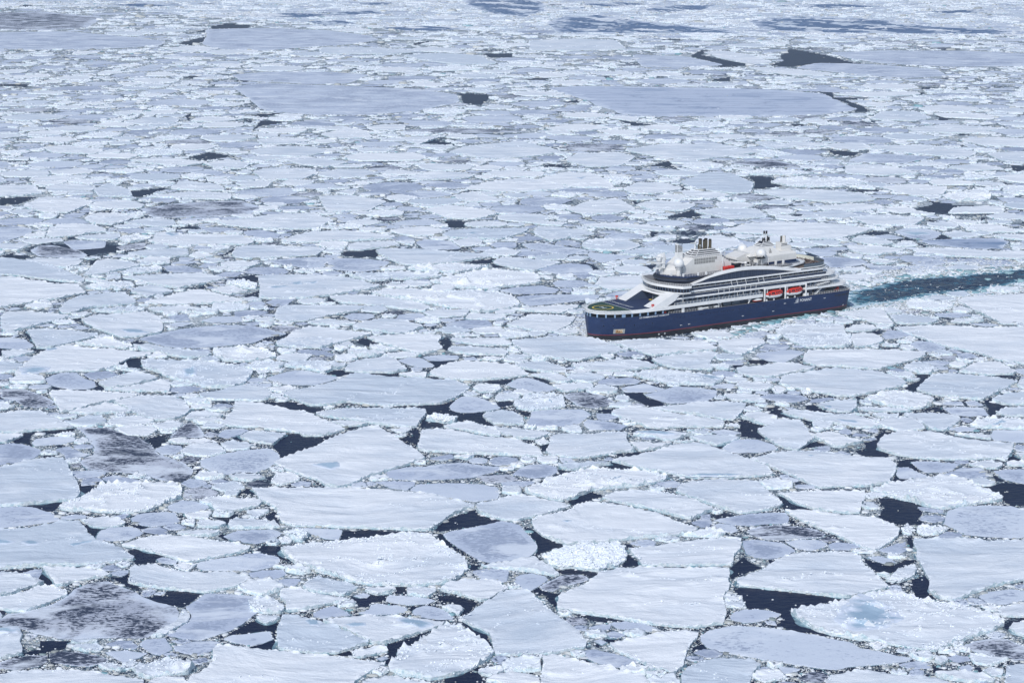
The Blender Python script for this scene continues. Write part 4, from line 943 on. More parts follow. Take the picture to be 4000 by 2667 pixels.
# occupancy map, kept in photo pixels so that near water is mapped as finely as it is seen
RX0, RY0, RX1, RY1, RS = -1000.0, -230.0, 5000.0, 3100.0, 4.0
RW, RH = int((RX1 - RX0) / RS), int((RY1 - RY0) / RS)
OCC = np.zeros((RH, RW), np.uint8)          # 0 free, 1 floe, 2 open lead, 3 ship, 4 wake
def paint(P, val, only_free=False, grow=0.0):
    x0 = max(0, int((P[:, 0].min() - RX0) / RS)); x1 = min(RW, int((P[:, 0].max() - RX0) / RS) + 2)
    y0 = max(0, int((P[:, 1].min() - RY0) / RS)); y1 = min(RH, int((P[:, 1].max() - RY0) / RS) + 2)
    if x1 <= x0 or y1 <= y0: return
    X = RX0 + (np.arange(x0, x1) + .5) * RS; Y = RY0 + (np.arange(y0, y1) + .5) * RS
    gx, gy = np.meshgrid(X, Y); ins = np.zeros(gx.shape, bool); n = len(P)
    for i in range(n):
        ax, ay = P[i]; bx, by = P[(i + 1) % n]
        if ay == by: continue
        c = ((ay > gy) != (by > gy)) & (gx < (bx - ax) * (gy - ay) / (by - ay) + ax); ins ^= c
    sub = OCC[y0:y1, x0:x1]
    if only_free: ins &= (sub == 0)
    sub[ins] = val
def look(px, py):
    i = ((np.asarray(px) - RX0) / RS).astype(int); j = ((np.asarray(py) - RY0) / RS).astype(int)
    ok = (i >= 0) & (i < RW) & (j >= 0) & (j < RH)
    r = np.full(i.shape, 9, np.uint8); r[ok] = OCC[j[ok], i[ok]]; return r
def inside(P, x, y):
    x = np.asarray(x); y = np.asarray(y); ins = np.zeros(x.shape, bool); n = len(P)
    for i in range(n):
        ax, ay = P[i]; bx, by = P[(i + 1) % n]
        if ay == by: continue
        ins ^= ((ay > y) != (by > y)) & (x < (bx - ax) * (y - ay) / (by - ay) + ax)
    return ins
for L in LEADS: paint(L, 2)
paint(WAKE, 4)
for f in FLOES: paint(f['px'], 1)
paint(SHIP_PX, 3)

# ------------------------------------------------------------------ smooth random fields
class Field:
    def __init__(s, seed, n=18):
        r = np.random.default_rng(seed); s.a = r.uniform(0, 2 * math.pi, n); s.f = r.uniform(.35, 1.9, n); s.p = r.uniform(0, 6.28, n)
    def __call__(s, x, y, wl):
        v = 0
        for a, f, p in zip(s.a, s.f, s.p): v = v + np.sin((x * math.cos(a) + y * math.sin(a)) * f * 6.283 / wl + p) / math.sqrt(len(s.a) / 2)
        return v
F1, F2, F3 = Field(1), Field(2), Field(3)

def rough_outline(G, step, amp, rng):
    """fractal edge between the corners of a floe"""
    out = []; n = len(G)
    for i in range(n):
        a, b = G[i], G[(i + 1) % n]; L = math.hypot(*(b - a)); k = max(1, int(L / step))
        nx, ny = (b - a)[1] / max(L, 1e-6), -(b - a)[0] / max(L, 1e-6)
        off = np.zeros(k + 1); m = 1
        while m < k:
            m *= 2
        prof = np.zeros(m + 1); st = m; am = amp * min(1.0, L / 14.0)
        while st > 1:
            h = st // 2
            prof[h::st] = (prof[0:-1:st] + prof[st::st]) / 2 + rng.normal(0, am, len(prof[h::st])); am *= .58; st = h
        off = np.interp(np.linspace(0, m, k + 1), np.arange(m + 1), prof)
        for j in range(k):
            t = j / k; out.append((a[0] + (b[0] - a[0]) * t + nx * off[j], a[1] + (b[1] - a[1]) * t + ny * off[j]))
    return np.array(out)
def smooth_corners(G):
    Q = []
    n = len(G)
    for i in range(n):
        p, c, q = G[i - 1], G[i], G[(i + 1) % n]
        Q.append(c + (p - c) * .08); Q.append(c + (q - c) * .08)
    return np.array(Q)
def seg_dist(px, py, G):
    d = np.full(px.shape, 1e9); n = len(G)
    for i in range(n):
        ax, ay = G[i]; bx, by = G[(i + 1) % n]; vx, vy = bx - ax, by - ay; l2 = vx * vx + vy * vy + 1e-9
        t = np.clip(((px - ax) * vx + (py - ay) * vy) / l2, 0, 1)
        d = np.minimum(d, (px - ax - t * vx) ** 2 + (py - ay - t * vy) ** 2)
    return np.sqrt(d)

BOXF = np.array([[4, 5, 6, 7], [0, 1, 5, 4], [1, 2, 6, 5], [2, 3, 7, 6], [3, 0, 4, 7]])
def blocks(cx, cy, cz, sx, sy, sz, rng, tilt=.35):
    """many irregular ice blocks at once -> V (8n,3), F (5n,4)"""
    n = len(cx); B = np.array([[-1, -1, -1], [1, -1, -1], [1, 1, -1], [-1, 1, -1], [-1, -1, 1], [1, -1, 1], [1, 1, 1], [-1, 1, 1]], float)
    V = B[None] * np.stack([sx, sy, sz], 1)[:, None, :] * .5
    V = V * (1 + rng.uniform(-.34, .34, (n, 8, 3)) * np.array([1, 1, .35])); V[:, 4:, :2] *= rng.uniform(.55, .95, (n, 1, 1))
    a = rng.uniform(0, 6.283, n); ca, sa = np.cos(a)[:, None], np.sin(a)[:, None]
    t = rng.normal(0, tilt, n)[:, None]; ct, st = np.cos(t), np.sin(t)
    y = V[:, :, 1] * ct - V[:, :, 2] * st; z = V[:, :, 1] * st + V[:, :, 2] * ct; x = V[:, :, 0]
    W = np.stack([x * ca - y * sa + cx[:, None], x * sa + y * ca + cy[:, None], z + cz[:, None]], 2).reshape(-1, 3)
    F = (BOXF[None] + 8 * np.arange(n)[:, None, None]).reshape(-1, 4)
    return W, F

FREE = {'W': .72, 'R': .8, 'K': 1.0, 'G': .22, 'D': .14, 'N': .12}
MATS = {'W': M_SNOW, 'R': M_SNOW, 'K': M_RIM, 'G': M_GREY, 'D': M_DARK, 'N': M_BLUE}
def floe_h(x, y, d, kind, px, ridge):
    """height of the snow surface above the water at distance d from the rim"""
    b = FREE[kind]
    if kind in 'GDN': return b + .03 * F1(x, y, 9) + .16 * np.exp(-d / .7) * np.clip(F2(x, y, 2.3) + .2, 0, 2)
    h = b + .17 * F1(x * .35, y, 18) + .05 * F3(x, y, 4)
    h += (.34 if kind == 'W' else .6) * np.exp(-d / 1.5) * np.clip(F2(x, y, 3.1) + .35, 0, 2.5)
    for (ax, ay, bx, by, wd, ht) in ridge:
        vx, vy = bx - ax, by - ay; l2 = vx * vx + vy * vy; t = np.clip(((x - ax) * vx + (y - ay) * vy) / l2, 0, 1)
        wob = 2.2 * F3(x, y, 24)
        dd = np.hypot(x - ax - t * vx + wob * vy / math.sqrt(l2), y - ay - t * vy - wob * vx / math.sqrt(l2))
        h += ht * np.exp(-(dd / wd) ** 2) * np.clip(.65 + .5 * F2(x, y, 7), 0, 1.8)
    if kind == 'K': h += 1.3 * (1 - np.exp(-d / 3.0)) * np.clip(.8 + .4 * F1(x, y, 8), .2, 2)
    return h

def make_floe(f, rng, acc=None):
    kind = f['kind']; G = smooth_corners(f['g']); c = G.mean(0); ppm = float(px_per_m(c[1]))    # photo px per metre
    step = max(.9, 5.0 / ppm * 1.0); step = max(step, math.sqrt(abs(area2(G))) / 42)
    amp = {'W': .32, 'R': .55, 'K': .8, 'G': .22, 'D': .25, 'N': 1.2}[kind] * max(1.0, 8 / ppm)
    O = rough_outline(G, step, amp, rng); n = len(O)
    if area2(O) < 0: O = O[::-1]
    ridge = []
    x0, y0 = O.min(0); x1, y1 = O.max(0); span = max(x1 - x0, y1 - y0)
    if kind in 'WR' and span > 16:
        for _ in range((2 if span > 35 else 1) + (2 if kind == 'R' else 0)):
            if rng.random() < (.55 if kind == 'W' else .95):
                a = rng.normal(0, .45); p = c + rng.uniform(-.3, .3, 2) * (x1 - x0, y1 - y0); L = span * rng.uniform(.15, .42)
                ridge.append((p[0] - L * math.cos(a), p[1] - L * math.sin(a), p[0] + L * math.cos(a), p[1] + L * math.sin(a),
                              rng.uniform(.8, 1.8), rng.uniform(.25, .6) * (1.0 if kind == 'W' else 1.9)))
    f['ridge'] = ridge
    # vertices of the top: rim, inner ring, scattered interior
    E = np.roll(O, -1, 0) - np.roll(O, 1, 0); N = np.stack([-E[:, 1], E[:, 0]], 1); N /= np.linalg.norm(N, axis=1)[:, None] + 1e-9
    gs = max(1.5, 9.0 / ppm, math.sqrt(abs(area2(O)) / 1500))
    R1 = O + N * rng.uniform(.35, .75, (n, 1)); R2 = O + N * rng.uniform(1.1, 1.9, (n, 1)) * max(1, step * .7)
    gx, gy = np.meshgrid(np.arange(x0, x1, gs), np.arange(y0, y1, gs)); gx = gx.ravel() + rng.uniform(-.4, .4, gx.size) * gs; gy = gy.ravel() + rng.uniform(-.4, .4, gy.size) * gs
    cand = np.concatenate([R1, R2, np.stack([gx, gy], 1)])
    ins = inside(O, cand[:, 0], cand[:, 1]); cand = cand[ins]
    d = seg_dist(cand[:, 0], cand[:, 1], O)
    src = np.concatenate([np.zeros(n), np.ones(n), np.full(len(gx), 2)])[ins]
    keep = ((src == 0) & (d > .25)) | ((src == 1) & (d > .9 * min(1, step))) | ((src == 2) & (d > max(1.6, gs * .6)))
    cand = cand[keep]; d = d[keep]
    P2 = [Vector((float(x), float(y))) for x, y in np.concatenate([O, cand])]
    res = delaunay_2d_cdt(P2, [], [list(range(n))], 1, 1e-5)
    vs = np.array([(v.x, v.y) for v in res[0]]); tris = [t for t in res[2] if len(t) == 3]
    orig = res[3]; nv = len(vs)
    dd = seg_dist(vs[:, 0], vs[:, 1], O); rim = dd < 1e-3
    hz = floe_h(vs[:, 0], vs[:, 1], dd, kind, ppm, ridge)
    hz[rim] = np.maximum(FREE[kind] * .75, hz[rim] - .12)
    V = np.column_stack([vs, hz]); tone = f['tone']
    edge = np.clip(1 - dd / (4.0 if kind not in 'DN' else max(2., .8 * dd.max())), 0, 1)
    own = acc is None
    A = Acc() if own else acc
    T = np.array(tris)
    # orientation up
    a_, b_, c_ = V[T[:, 0]], V[T[:, 1]], V[T[:, 2]]
    fl = ((b_[:, 0] - a_[:, 0]) * (c_[:, 1] - a_[:, 1]) - (b_[:, 1] - a_[:, 1]) * (c_[:, 0] - a_[:, 0])) < 0
    T[fl] = T[fl][:, ::-1]
    mi = {'W': 0, 'R': 0, 'K': 1, 'G': 3, 'D': 4, 'N': 5}[kind]
    A.add_np(V, T, mi, True, tone)
    EDGE.append(edge) if own else None
    # side wall and awash ledge
    hr = floe_h(O[:, 0], O[:, 1], np.zeros(n), kind, ppm, ridge); hr = np.maximum(FREE[kind] * .75, hr - .12)
    bot = O - N * (-.06 + .1 * rng.random((n, 1))) * 1.0
    led = O - N * np.clip(.05 + .5 * F3(O[:, 0], O[:, 1], 13), .02, 2.2)[:, None] * (1.3 if kind in 'WRK' else .7)
    W = np.concatenate([np.column_stack([O, hr]), np.column_stack([bot, np.full(n, .03)]), np.column_stack([led, np.full(n, .012)]), ])
    i = np.arange(n); j = (i + 1) % n
    A.add_np(W, np.stack([i, i + n, j + n, j], 1), 2 if kind not in 'GDN' else mi, False, tone)
    A.add_np(W, np.stack([i + n, i + 2 * n, j + 2 * n, j + n], 1), 6, False, tone)
    ne = 2 * len(W)
    # loose rubble along the rim and on ridges
    bs = max(.36, 3.0 / ppm)
    per = np.hypot(*(np.roll(O, -1, 0) - O).T).sum()
    cx, cy, cz, sz = [], [], [], []
    if kind in 'WRK':
        m = int(per / bs * {'W': .55, 'R': 1.6, 'K': 1.6}[kind])
        k = rng.integers(0, n, m); t = rng.random((m, 1)); p = O[k] * (1 - t) + O[(k + 1) % n] * t
        wt = F1(p[:, 0], p[:, 1], 30) + F2(p[:, 0], p[:, 1], 8) * .7; sel = wt > (-.45 if kind == 'W' else -1.1); p = p[sel]; k = k[sel]
        inn = np.abs(rng.normal(0, {'W': .55, 'R': 1.5, 'K': 2}[kind], (len(p), 1))); p = p + N[k] * inn
        cx += list(p[:, 0]); cy += list(p[:, 1]); s_ = bs * rng.uniform(.5, 1.5, len(p)) * (1.25 if kind != 'W' else 1); sz += list(s_)
        cz += list(FREE[kind] * .9 + .12 * s_ + .1)
        for (ax, ay, bx, by, wd, ht) in ridge:
            L = math.hypot(bx - ax, by - ay); m = int(L / bs * (.6 if kind == 'W' else 2.2)); t = rng.random(m)
            t = t[np.sin(t * 23 + ax) + rng.normal(0, .6, m) > -.1]; m = len(t)
            wob = 2.2 * F3(ax + (bx - ax) * t, ay + (by - ay) * t, 24)
            x = ax + (bx - ax) * t + rng.normal(0, wd * .6, m) - wob * (by - ay) / L; y = ay + (by - ay) * t + rng.normal(0, wd * .6, m) + wob * (bx - ax) / L
            o = inside(O, x, y); x, y = x[o], y[o]
            cx += list(x); cy += list(y); s_ = bs * rng.uniform(.5, 1.5, len(x)); sz += list(s_); cz += list(floe_h(x, y, np.full(len(x), 5.), kind, ppm, ridge) + .1 * s_)
    if kind == 'R':
        m = int(abs(area2(O)) / (bs * bs) * .07); x = rng.uniform(x0, x1, m); y = rng.uniform(y0, y1, m)
        o = inside(O, x, y) & (F2(x, y, 22) > .55); x, y = x[o], y[o]
        cx += list(x); cy += list(y); s_ = bs * rng.uniform(.4, 1.9, len(x)); sz += list(s_); cz += list(floe_h(x, y, np.full(len(x), 5.), kind, ppm, ridge) + .1 * s_)
    if kind == 'K':
        m = int(abs(area2(O)) / (bs * bs) * .55); x = rng.uniform(x0, x1, m); y = rng.uniform(y0, y1, m)
        o = inside(O, x, y); x, y = x[o], y[o]; dk = seg_dist(x, y, O)
        cx += list(x); cy += list(y); s_ = bs * rng.uniform(.8, 3.0, len(x)); sz += list(s_); cz += list(floe_h(x, y, dk, kind, ppm, ridge) + .1 * s_)
    if kind in 'GDN':
        m = int(per / bs * .30); k = rng.integers(0, n, m); p = O[k] + rng.normal(0, .25, (m, 2)); wt = F1(p[:, 0], p[:, 1], 20) > .1; p = p[wt]
        cx += list(p[:, 0]); cy += list(p[:, 1]); s_ = bs * rng.uniform(.4, 1.1, len(p)); sz += list(s_); cz += list(FREE[kind] + .1 * s_)
    if cx:
        cx, cy, cz, sz = map(np.array, (cx, cy, cz, sz))
        Vb, Fb = blocks(cx, cy, cz, sz * rng.uniform(.8, 1.5, len(sz)), sz * rng.uniform(.6, 1.1, len(sz)), sz * rng.uniform(.3, .65, len(sz)), rng, .28)
        A.add_np(Vb, Fb, 1, False, .6); ne += len(Vb)
    if own:
        E_ = EDGE.pop(); A_edge = np.concatenate([E_, np.zeros(ne)])
        o = A.build('ice_floe', MATLIST, None, (float(c[0]), float(c[1]), 0.0))
        at = o.data.attributes.new('edge', 'FLOAT', 'POINT'); at.data.foreach_set('value', A_edge.astype(np.float32))
        f['obj'] = o; f['O'] = O; f['c'] = c
    return f
EDGE = []
MATLIST = [M_SNOW, M_RIM, M_WALL, M_GREY, M_DARK, M_BLUE, M_LEDGE]

# which floes are seen largest
def vis_area(P):
    Q = [tuple(p) for p in P]
    for ax, lim, sg in ((0, 0, 1), (0, IW, -1), (1, 0, 1), (1, IH, -1)):
        R = []
        for i in range(len(Q)):
            a, b = Q[i - 1], Q[i]; ia, ib = (a[ax] - lim) * sg >= 0, (b[ax] - lim) * sg >= 0
            if ia != ib:
                t = (lim - a[ax]) / (b[ax] - a[ax]); R.append(tuple(a[q] + (b[q] - a[q]) * t for q in (0, 1)))
            if ib: R.append(b)
        Q = R
        if len(Q) < 3: return 0.0, (0, 0)
    Q = np.array(Q); A = area2(Q)
    if abs(A) < 1: return 0.0, (0, 0)
    x, y = Q[:, 0], Q[:, 1]; xn, yn = np.roll(x, -1), np.roll(y, -1); cr = x * yn - xn * y
    return abs(A), (((x + xn) * cr).sum() / (6 * A), ((y + yn) * cr).sum() / (6 * A))
for f in FLOES:
    f['vis'], f['vc'] = vis_area(f['px']); f['tone'] = float(np.clip(RNG.normal(.5, .17), .1, .9)) if f['kind'] not in 'DN' and not (f['kind'] == 'G' and f['tile'] in 'LM') else .5 if f['kind'] == 'G' else .38 if f['kind'] == 'D' else (.80 if f['note'] else .55 if f['tile'] == 'K' else .12)
FLOES.sort(key=lambda f: -f['vis'])
N_IND = 300
KW = {'W': 'snow-covered white', 'R': 'rubbly white', 'K': 'blocky white', 'G': 'thin grey', 'D': 'dark mottled grey', 'N': 'streaked blue-grey'}
used = set()
for i, f in enumerate(FLOES[:N_IND]):
    make_floe(f, RNG); o = f['obj']; P = f['px']; wdt = np.ptp(P[:, 0]); hgt = np.ptp(P[:, 1]); rel = wdt / max(hgt, 1)
    size = 'huge' if f['vis'] > 60000 else 'large' if f['vis'] > 22000 else 'mid-sized' if f['vis'] > 8000 else 'small'
    shp = 'long narrow' if rel > 7.5 else 'elongated' if rel > 4.2 else 'broad' if rel > 2.2 else 'compact'
    x, y = int(round(f['vc'][0] / IW * 100)), int(round(f['vc'][1] / IH * 100))
    if f['note']:
        nt_ = f['note']
        lab = ('%s %s floe, %s, %d%% across, %d%% down' % (size, {'W': 'white', 'R': 'rubbly', 'K': 'blocky', 'G': 'grey', 'D': 'dark mottled', 'N': 'blue-grey'}[f['kind']], nt_, x, y))
    else:
        lab = '%s %s %s ice floe, %d%% across and %d%% down the photo' % (size, shp, KW[f['kind']], x, y)
    ws = lab.split()
    if len(ws) > 16: lab = ('%s floe, %s, %d%% across, %d%% down' % (size, f['note'], x, y))
    while lab in used: lab = lab.replace(' ice floe', ' floe of drift ice', 1) if ' ice floe' in lab else lab + ' there'
    used.add(lab)
    tag(o, lab, 'ice floe', 'ice floes of the broken pack')
REST = FLOES[N_IND:]

# ponds as parts of the floe they lie on
def make_pond(P, parent_f):
    G = to_ground(P); G = G if area2(G) > 0 else G[::-1]; G = smooth_corners(smooth_corners(G))
    ppm = float(px_per_m(G[:, 1].mean())); gs = max(.8, 5 / ppm)
    O = rough_outline(G, gs, .2, RNG); n = len(O); x0, y0 = O.min(0); x1, y1 = O.max(0)
    gx, gy = np.meshgrid(np.arange(x0, x1, gs), np.arange(y0, y1, gs)); gx, gy = gx.ravel(), gy.ravel()
    s = inside(O, gx, gy); gx, gy = gx[s], gy[s]; d = seg_dist(gx, gy, O); s = d > gs * .5
    pts = [Vector((float(a), float(b))) for a, b in O] + [Vector((float(a), float(b))) for a, b in zip(gx[s], gy[s])]
    res = delaunay_2d_cdt(pts, [], [list(range(n))], 1, 1e-5)
    vs = np.array([(v.x, v.y) for v in res[0]]); T = np.array([t for t in res[2] if len(t) == 3])
    d = seg_dist(vs[:, 0], vs[:, 1], O); D = max(d.max(), .1)
    z = floe_h(vs[:, 0], vs[:, 1], np.maximum(seg_dist(vs[:, 0], vs[:, 1], parent_f['O']), 3.), parent_f['kind'], ppm, parent_f['ridge']) + .14
    z[d < .01] -= .30
    c = parent_f['c']
    o = mesh_np('melt_pond', np.column_stack([vs[:, 0] - c[0], vs[:, 1] - c[1], z]), T.ravel(), 3 * np.arange(len(T)), [M_POND], None, True, parent_f['obj'], {'edge': d / D})
    return o
for P in PONDS:
    c = P.mean(0)
    for f in FLOES[:N_IND]:
        if inside(f['px'], c[0], c[1]): make_pond(P, f); break
print('floes', round(time.time() - T0, 1))

# ------------------------------------------------------------------ smaller floes between the traced ones
bpts = []; bn = []
for P in [f['g'] for f in FLOES] + [to_ground(L) for L in LEADS] + [to_ground(WAKE), SHIP_G]:
    for i in range(len(P)):
        a, b = P[i], P[(i + 1) % len(P)]; L = math.hypot(*(b - a)); k = max(1, int(L / max(1.5, 6 / px_per_m(a[1]))))
        for t in range(k): bpts.append(a + (b - a) * t / k)
bpts = np.array(bpts); BK = kdtree.KDTree(len(bpts))
for i, (x, y) in enumerate(bpts): BK.insert((x, y, 0), i)
BK.balance()
ang = np.arange(12) / 12 * 2 * math.pi
def try_fill(r_m, ncand, ymin=-220, ymax=3080, minpx=6.0):
    px = RNG.uniform(RX0 + 20, RX1 - 20, ncand); py = RNG.uniform(ymin, ymax, ncand)
    X = np.empty(ncand); Y = np.empty(ncand)
    for i in range(ncand): X[i], Y[i] = ground(px[i], py[i])
    rr = r_m * RNG.uniform(.8, 1.25, ncand)
    ok = (look(px, py) == 0) & (rr * px_per_m(Y) > minpx)
    idx = np.nonzero(ok)[0]; out = []
    for i in idx:
        cx = X[i] + rr[i] * .92 * np.cos(ang); cy = Y[i] + rr[i] * .92 * np.sin(ang)
        qx, qy = to_px(cx, cy)
        if look(np.array([px[i]]), np.array([py[i]]))[0] != 0: continue
        if (look(qx, qy) != 0).any(): continue
        cx = X[i] + rr[i] * .98 * np.cos(ang); cy = Y[i] + rr[i] * .98 * np.sin(ang); qx, qy = to_px(cx, cy)
        paint(np.stack([qx, qy], 1), 1, True); out.append((X[i], Y[i], rr[i]))
    return out
DISCS = []
for r, nc in ((24, 1500), (17, 4000), (12, 9000), (8.5, 16000), (6.2, 24000), (4.5, 30000), (3.3, 32000), (2.4, 30000), (1.8, 24000)):
    DISCS += try_fill(r, nc, minpx=7.0)
print('discs', len(DISCS), round(time.time() - T0, 1))
DK = kdtree.KDTree(len(DISCS))
for i, (x, y, r) in enumerate(DISCS): DK.insert((x, y, 0), i)
DK.balance()
def clip(Q, nx, ny, c):
    R = []; n = len(Q)
    s = [q[0] * nx + q[1] * ny - c for q in Q]
    for i in range(n):
        a, b = Q[i - 1], Q[i]; sa, sb = s[i - 1], s[i]
        if (sa <= 0) != (sb <= 0):
            t = sa / (sa - sb); R.append((a[0] + (b[0] - a[0]) * t, a[1] + (b[1] - a[1]) * t))
        if sb <= 0: R.append(b)
    return R
CELLS = []
for i, (x, y, r) in enumerate(DISCS):
    R = r * 1.45; st = random.uniform(.75, 1.3); nn = random.choice((4, 5, 5, 6, 7)); t0 = random.uniform(0, 6.28)
    Q = [(x + R * st * k_ * math.cos(a), y + R / st * k_ * math.sin(a)) for a, k_ in [(t0 + (q + random.uniform(-.3, .3)) * 6.283 / nn, random.uniform(.8, 1.2)) for q in range(nn)]]
    gap = min(r * .10, random.choice((.15, .25, .4, .8)) * max(1., 5 / px_per_m(y)))
    for co, j, d in DK.find_range((x, y, 0), r * 2.6 + 14):
        if j == i: continue
        X, Y, rr = DISCS[j]
        if d > R * 1.3 + rr * 1.3 or d < 1e-3: continue
        nx, ny = (X - x) / d, (Y - y) / d; m = (d * d + r * r - rr * rr) / (2 * d) - gap
        Q = clip(Q, nx, ny, nx * x + ny * y + m)
        if len(Q) < 3: break
    if len(Q) < 3: continue
    near = [(c, d) for c, j, d in BK.find_range((x, y, 0), R * 1.3)]
    near.sort(key=lambda t: t[1]); cnt = 0
    while near and cnt < 5:
        q, d = near[0]
        if d < 1e-3: break
        nx, ny = (q[0] - x) / d, (q[1] - y) / d; lim = nx * q[0] + ny * q[1] - gap
        Q = clip(Q, nx, ny, lim); near = [(c, e) for c, e in near if c[0] * nx + c[1] * ny < lim - .02]; cnt += 1
        if len(Q) < 3: break
    if len(Q) < 3: continue
    Q = np.array(Q)
    if abs(area2(Q)) < .4 * r * r: continue
    CELLS.append((Q if area2(Q) > 0 else Q[::-1], r))
print('cells', len(CELLS), round(time.time() - T0, 1))
SM = Acc(); SEDGE = []
def plate(acc, G, kind, rng, tone):
    """a small floe as rings: convex outline"""
    c = G.mean(0); ppm = float(px_per_m(c[1])); r = math.sqrt(abs(area2(G)) / 3.14)
    step = max(.8, 5.5 / ppm, r / 6); O = rough_outline(smooth_corners(G), step, .09 * r ** .5, rng); n = len(O)
    ph, pa = rng.uniform(0, 6.28, 2)
    D = O - c; L = np.hypot(D[:, 0], D[:, 1])[:, None] + 1e-6; U = D / L
    b = FREE[kind] * rng.uniform(.6, 1.05); rings = []
    for q, (dist, kz) in enumerate(((0, -.1), (.5, 0), (1.4 * max(1, step * .5), 0), (r * .45, 0))):
        P = c + U * np.maximum(L * .12, L - dist) if q < 3 else c + D * .5
        z = floe_h(P[:, 0], P[:, 1], np.full(n, float(dist)), kind, ppm, []) - FREE[kind] + b + kz
        rings.append(np.column_stack([P, np.maximum(z, .08)]))
    wall = np.column_stack([O + U * .05, np.full(n, .02)]); led = np.column_stack([O + U * (.35 if kind in 'WR' else .1) * max(1, 3 / ppm) * rng.uniform(0, .8), np.full(n, .009)])
    V = np.concatenate([led, wall] + rings + [np.array([[c[0], c[1], b]])]); i = np.arange(n); j = (i + 1) % n
    mi = {'W': 0, 'R': 1, 'G': 3, 'D': 4}[kind]
    Fs = []; ms = []
    for k in range(5):
        Fs.append(np.stack([i + k * n, j + k * n, j + (k + 1) * n, i + (k + 1) * n], 1)); ms += [6 if k == 0 else (2 if kind in 'WR' else mi) if k == 1 else mi] * n
    acc.add_np(V, np.concatenate(Fs), ms, True, tone)
    acc.add_np(V[-1 - n:], np.stack([i, j, np.full(n, n)], 1), mi, True, tone)
    SEDGE.append(np.zeros(2 * len(V) - len(V) + n + 1))
    if kind in 'WR':
        bs = max(.5, 4.0 / ppm); per = 6.28 * r; m = int(per / bs * (.5 if kind == 'W' else 1.3))
        if m:
            k = rng.integers(0, n, m); p = O[k] - U[k] * np.abs(rng.normal(0, .5 if kind == 'W' else r * .3, (m, 1))); s_ = bs * rng.uniform(.5, 1.2, m)
            Vb, Fb = blocks(p[:, 0], p[:, 1], np.full(m, b) + .1 * s_, s_ * 1.2, s_ * .9, s_ * .6, rng); acc.add_np(Vb, Fb, 1, False, .6); SEDGE.append(np.zeros(len(Vb)))
for Q, r in CELLS:
    u = RNG.random(); fy = float(np.clip((Q[:, 1].mean() - 1100) / 1600, 0, 1)); k = 'W' if u < .52 - .12 * fy else 'G' if u < .86 else 'R' if u < .965 else 'D'
    plate(SM, Q, k, RNG, float(np.clip(RNG.normal(.5, .2), .05, .95)))
o = SM.build('small_ice_floes', MATLIST); tag(o, 'small white and grey floes filling the gaps between the bigger floes', 'ice floes', None, 'stuff')
at = o.data.attributes.new('edge', 'FLOAT', 'POINT')
SR = Acc()
for f in REST:
    if len(f['g']) >= 3: make_floe(f, RNG, SR)
if SR.nv:
    o = SR.build('lesser_ice_floes', MATLIST); tag(o, 'lesser floes lying between the largest three hundred', 'ice floes', None, 'stuff'); o.data.attributes.new('edge', 'FLOAT', 'POINT')
EDGE.clear()
print('small floes', round(time.time() - T0, 1))

# ------------------------------------------------------------------ slush skinning the water in the tight gaps
free = (OCC == 0); leadm = (OCC == 2) | (OCC == 3) | (OCC == 4)
for _ in range(2):
    g_ = free.copy(); g_[1:] |= free[:-1]; g_[:-1] |= free[1:]; g_[:, 1:] |= free[:, :-1]; g_[:, :-1] |= free[:, 1:]; free = g_ & ~leadm
jj, ii = np.nonzero(free); cor = np.zeros((RH + 1, RW + 1), np.int64) - 1
for dj in (0, 1):
    for di in (0, 1): cor[jj + dj, ii + di] = 0
cj, ci = np.nonzero(cor == 0); cor[cj, ci] = np.arange(len(cj))
pxx = RX0 + ci * RS; pyy = RY0 + cj * RS; rz = -(pyy - IH / 2) / FPX; cp, sp = math.cos(CAM_PITCH), math.sin(CAM_PITCH); tt = -CAM_H / (-sp + rz * cp)
Vs_ = np.column_stack([(pxx - IW / 2) / FPX * tt, (cp + rz * sp) * tt, np.full(len(cj), .006)]); F_ = np.stack([cor[jj + 1, ii], cor[jj + 1, ii + 1], cor[jj, ii + 1], cor[jj, ii]], 1)
o = mesh_np('slush', Vs_, F_.ravel(), 4 * np.arange(len(F_)), [M_SLUSH], None, True, None, {'tone': np.clip((1500 - pyy) / 1400, 0, 1)})
tag(o, 'grey slush skinning the water in the tight gaps between floes', 'slush', None, 'stuff')

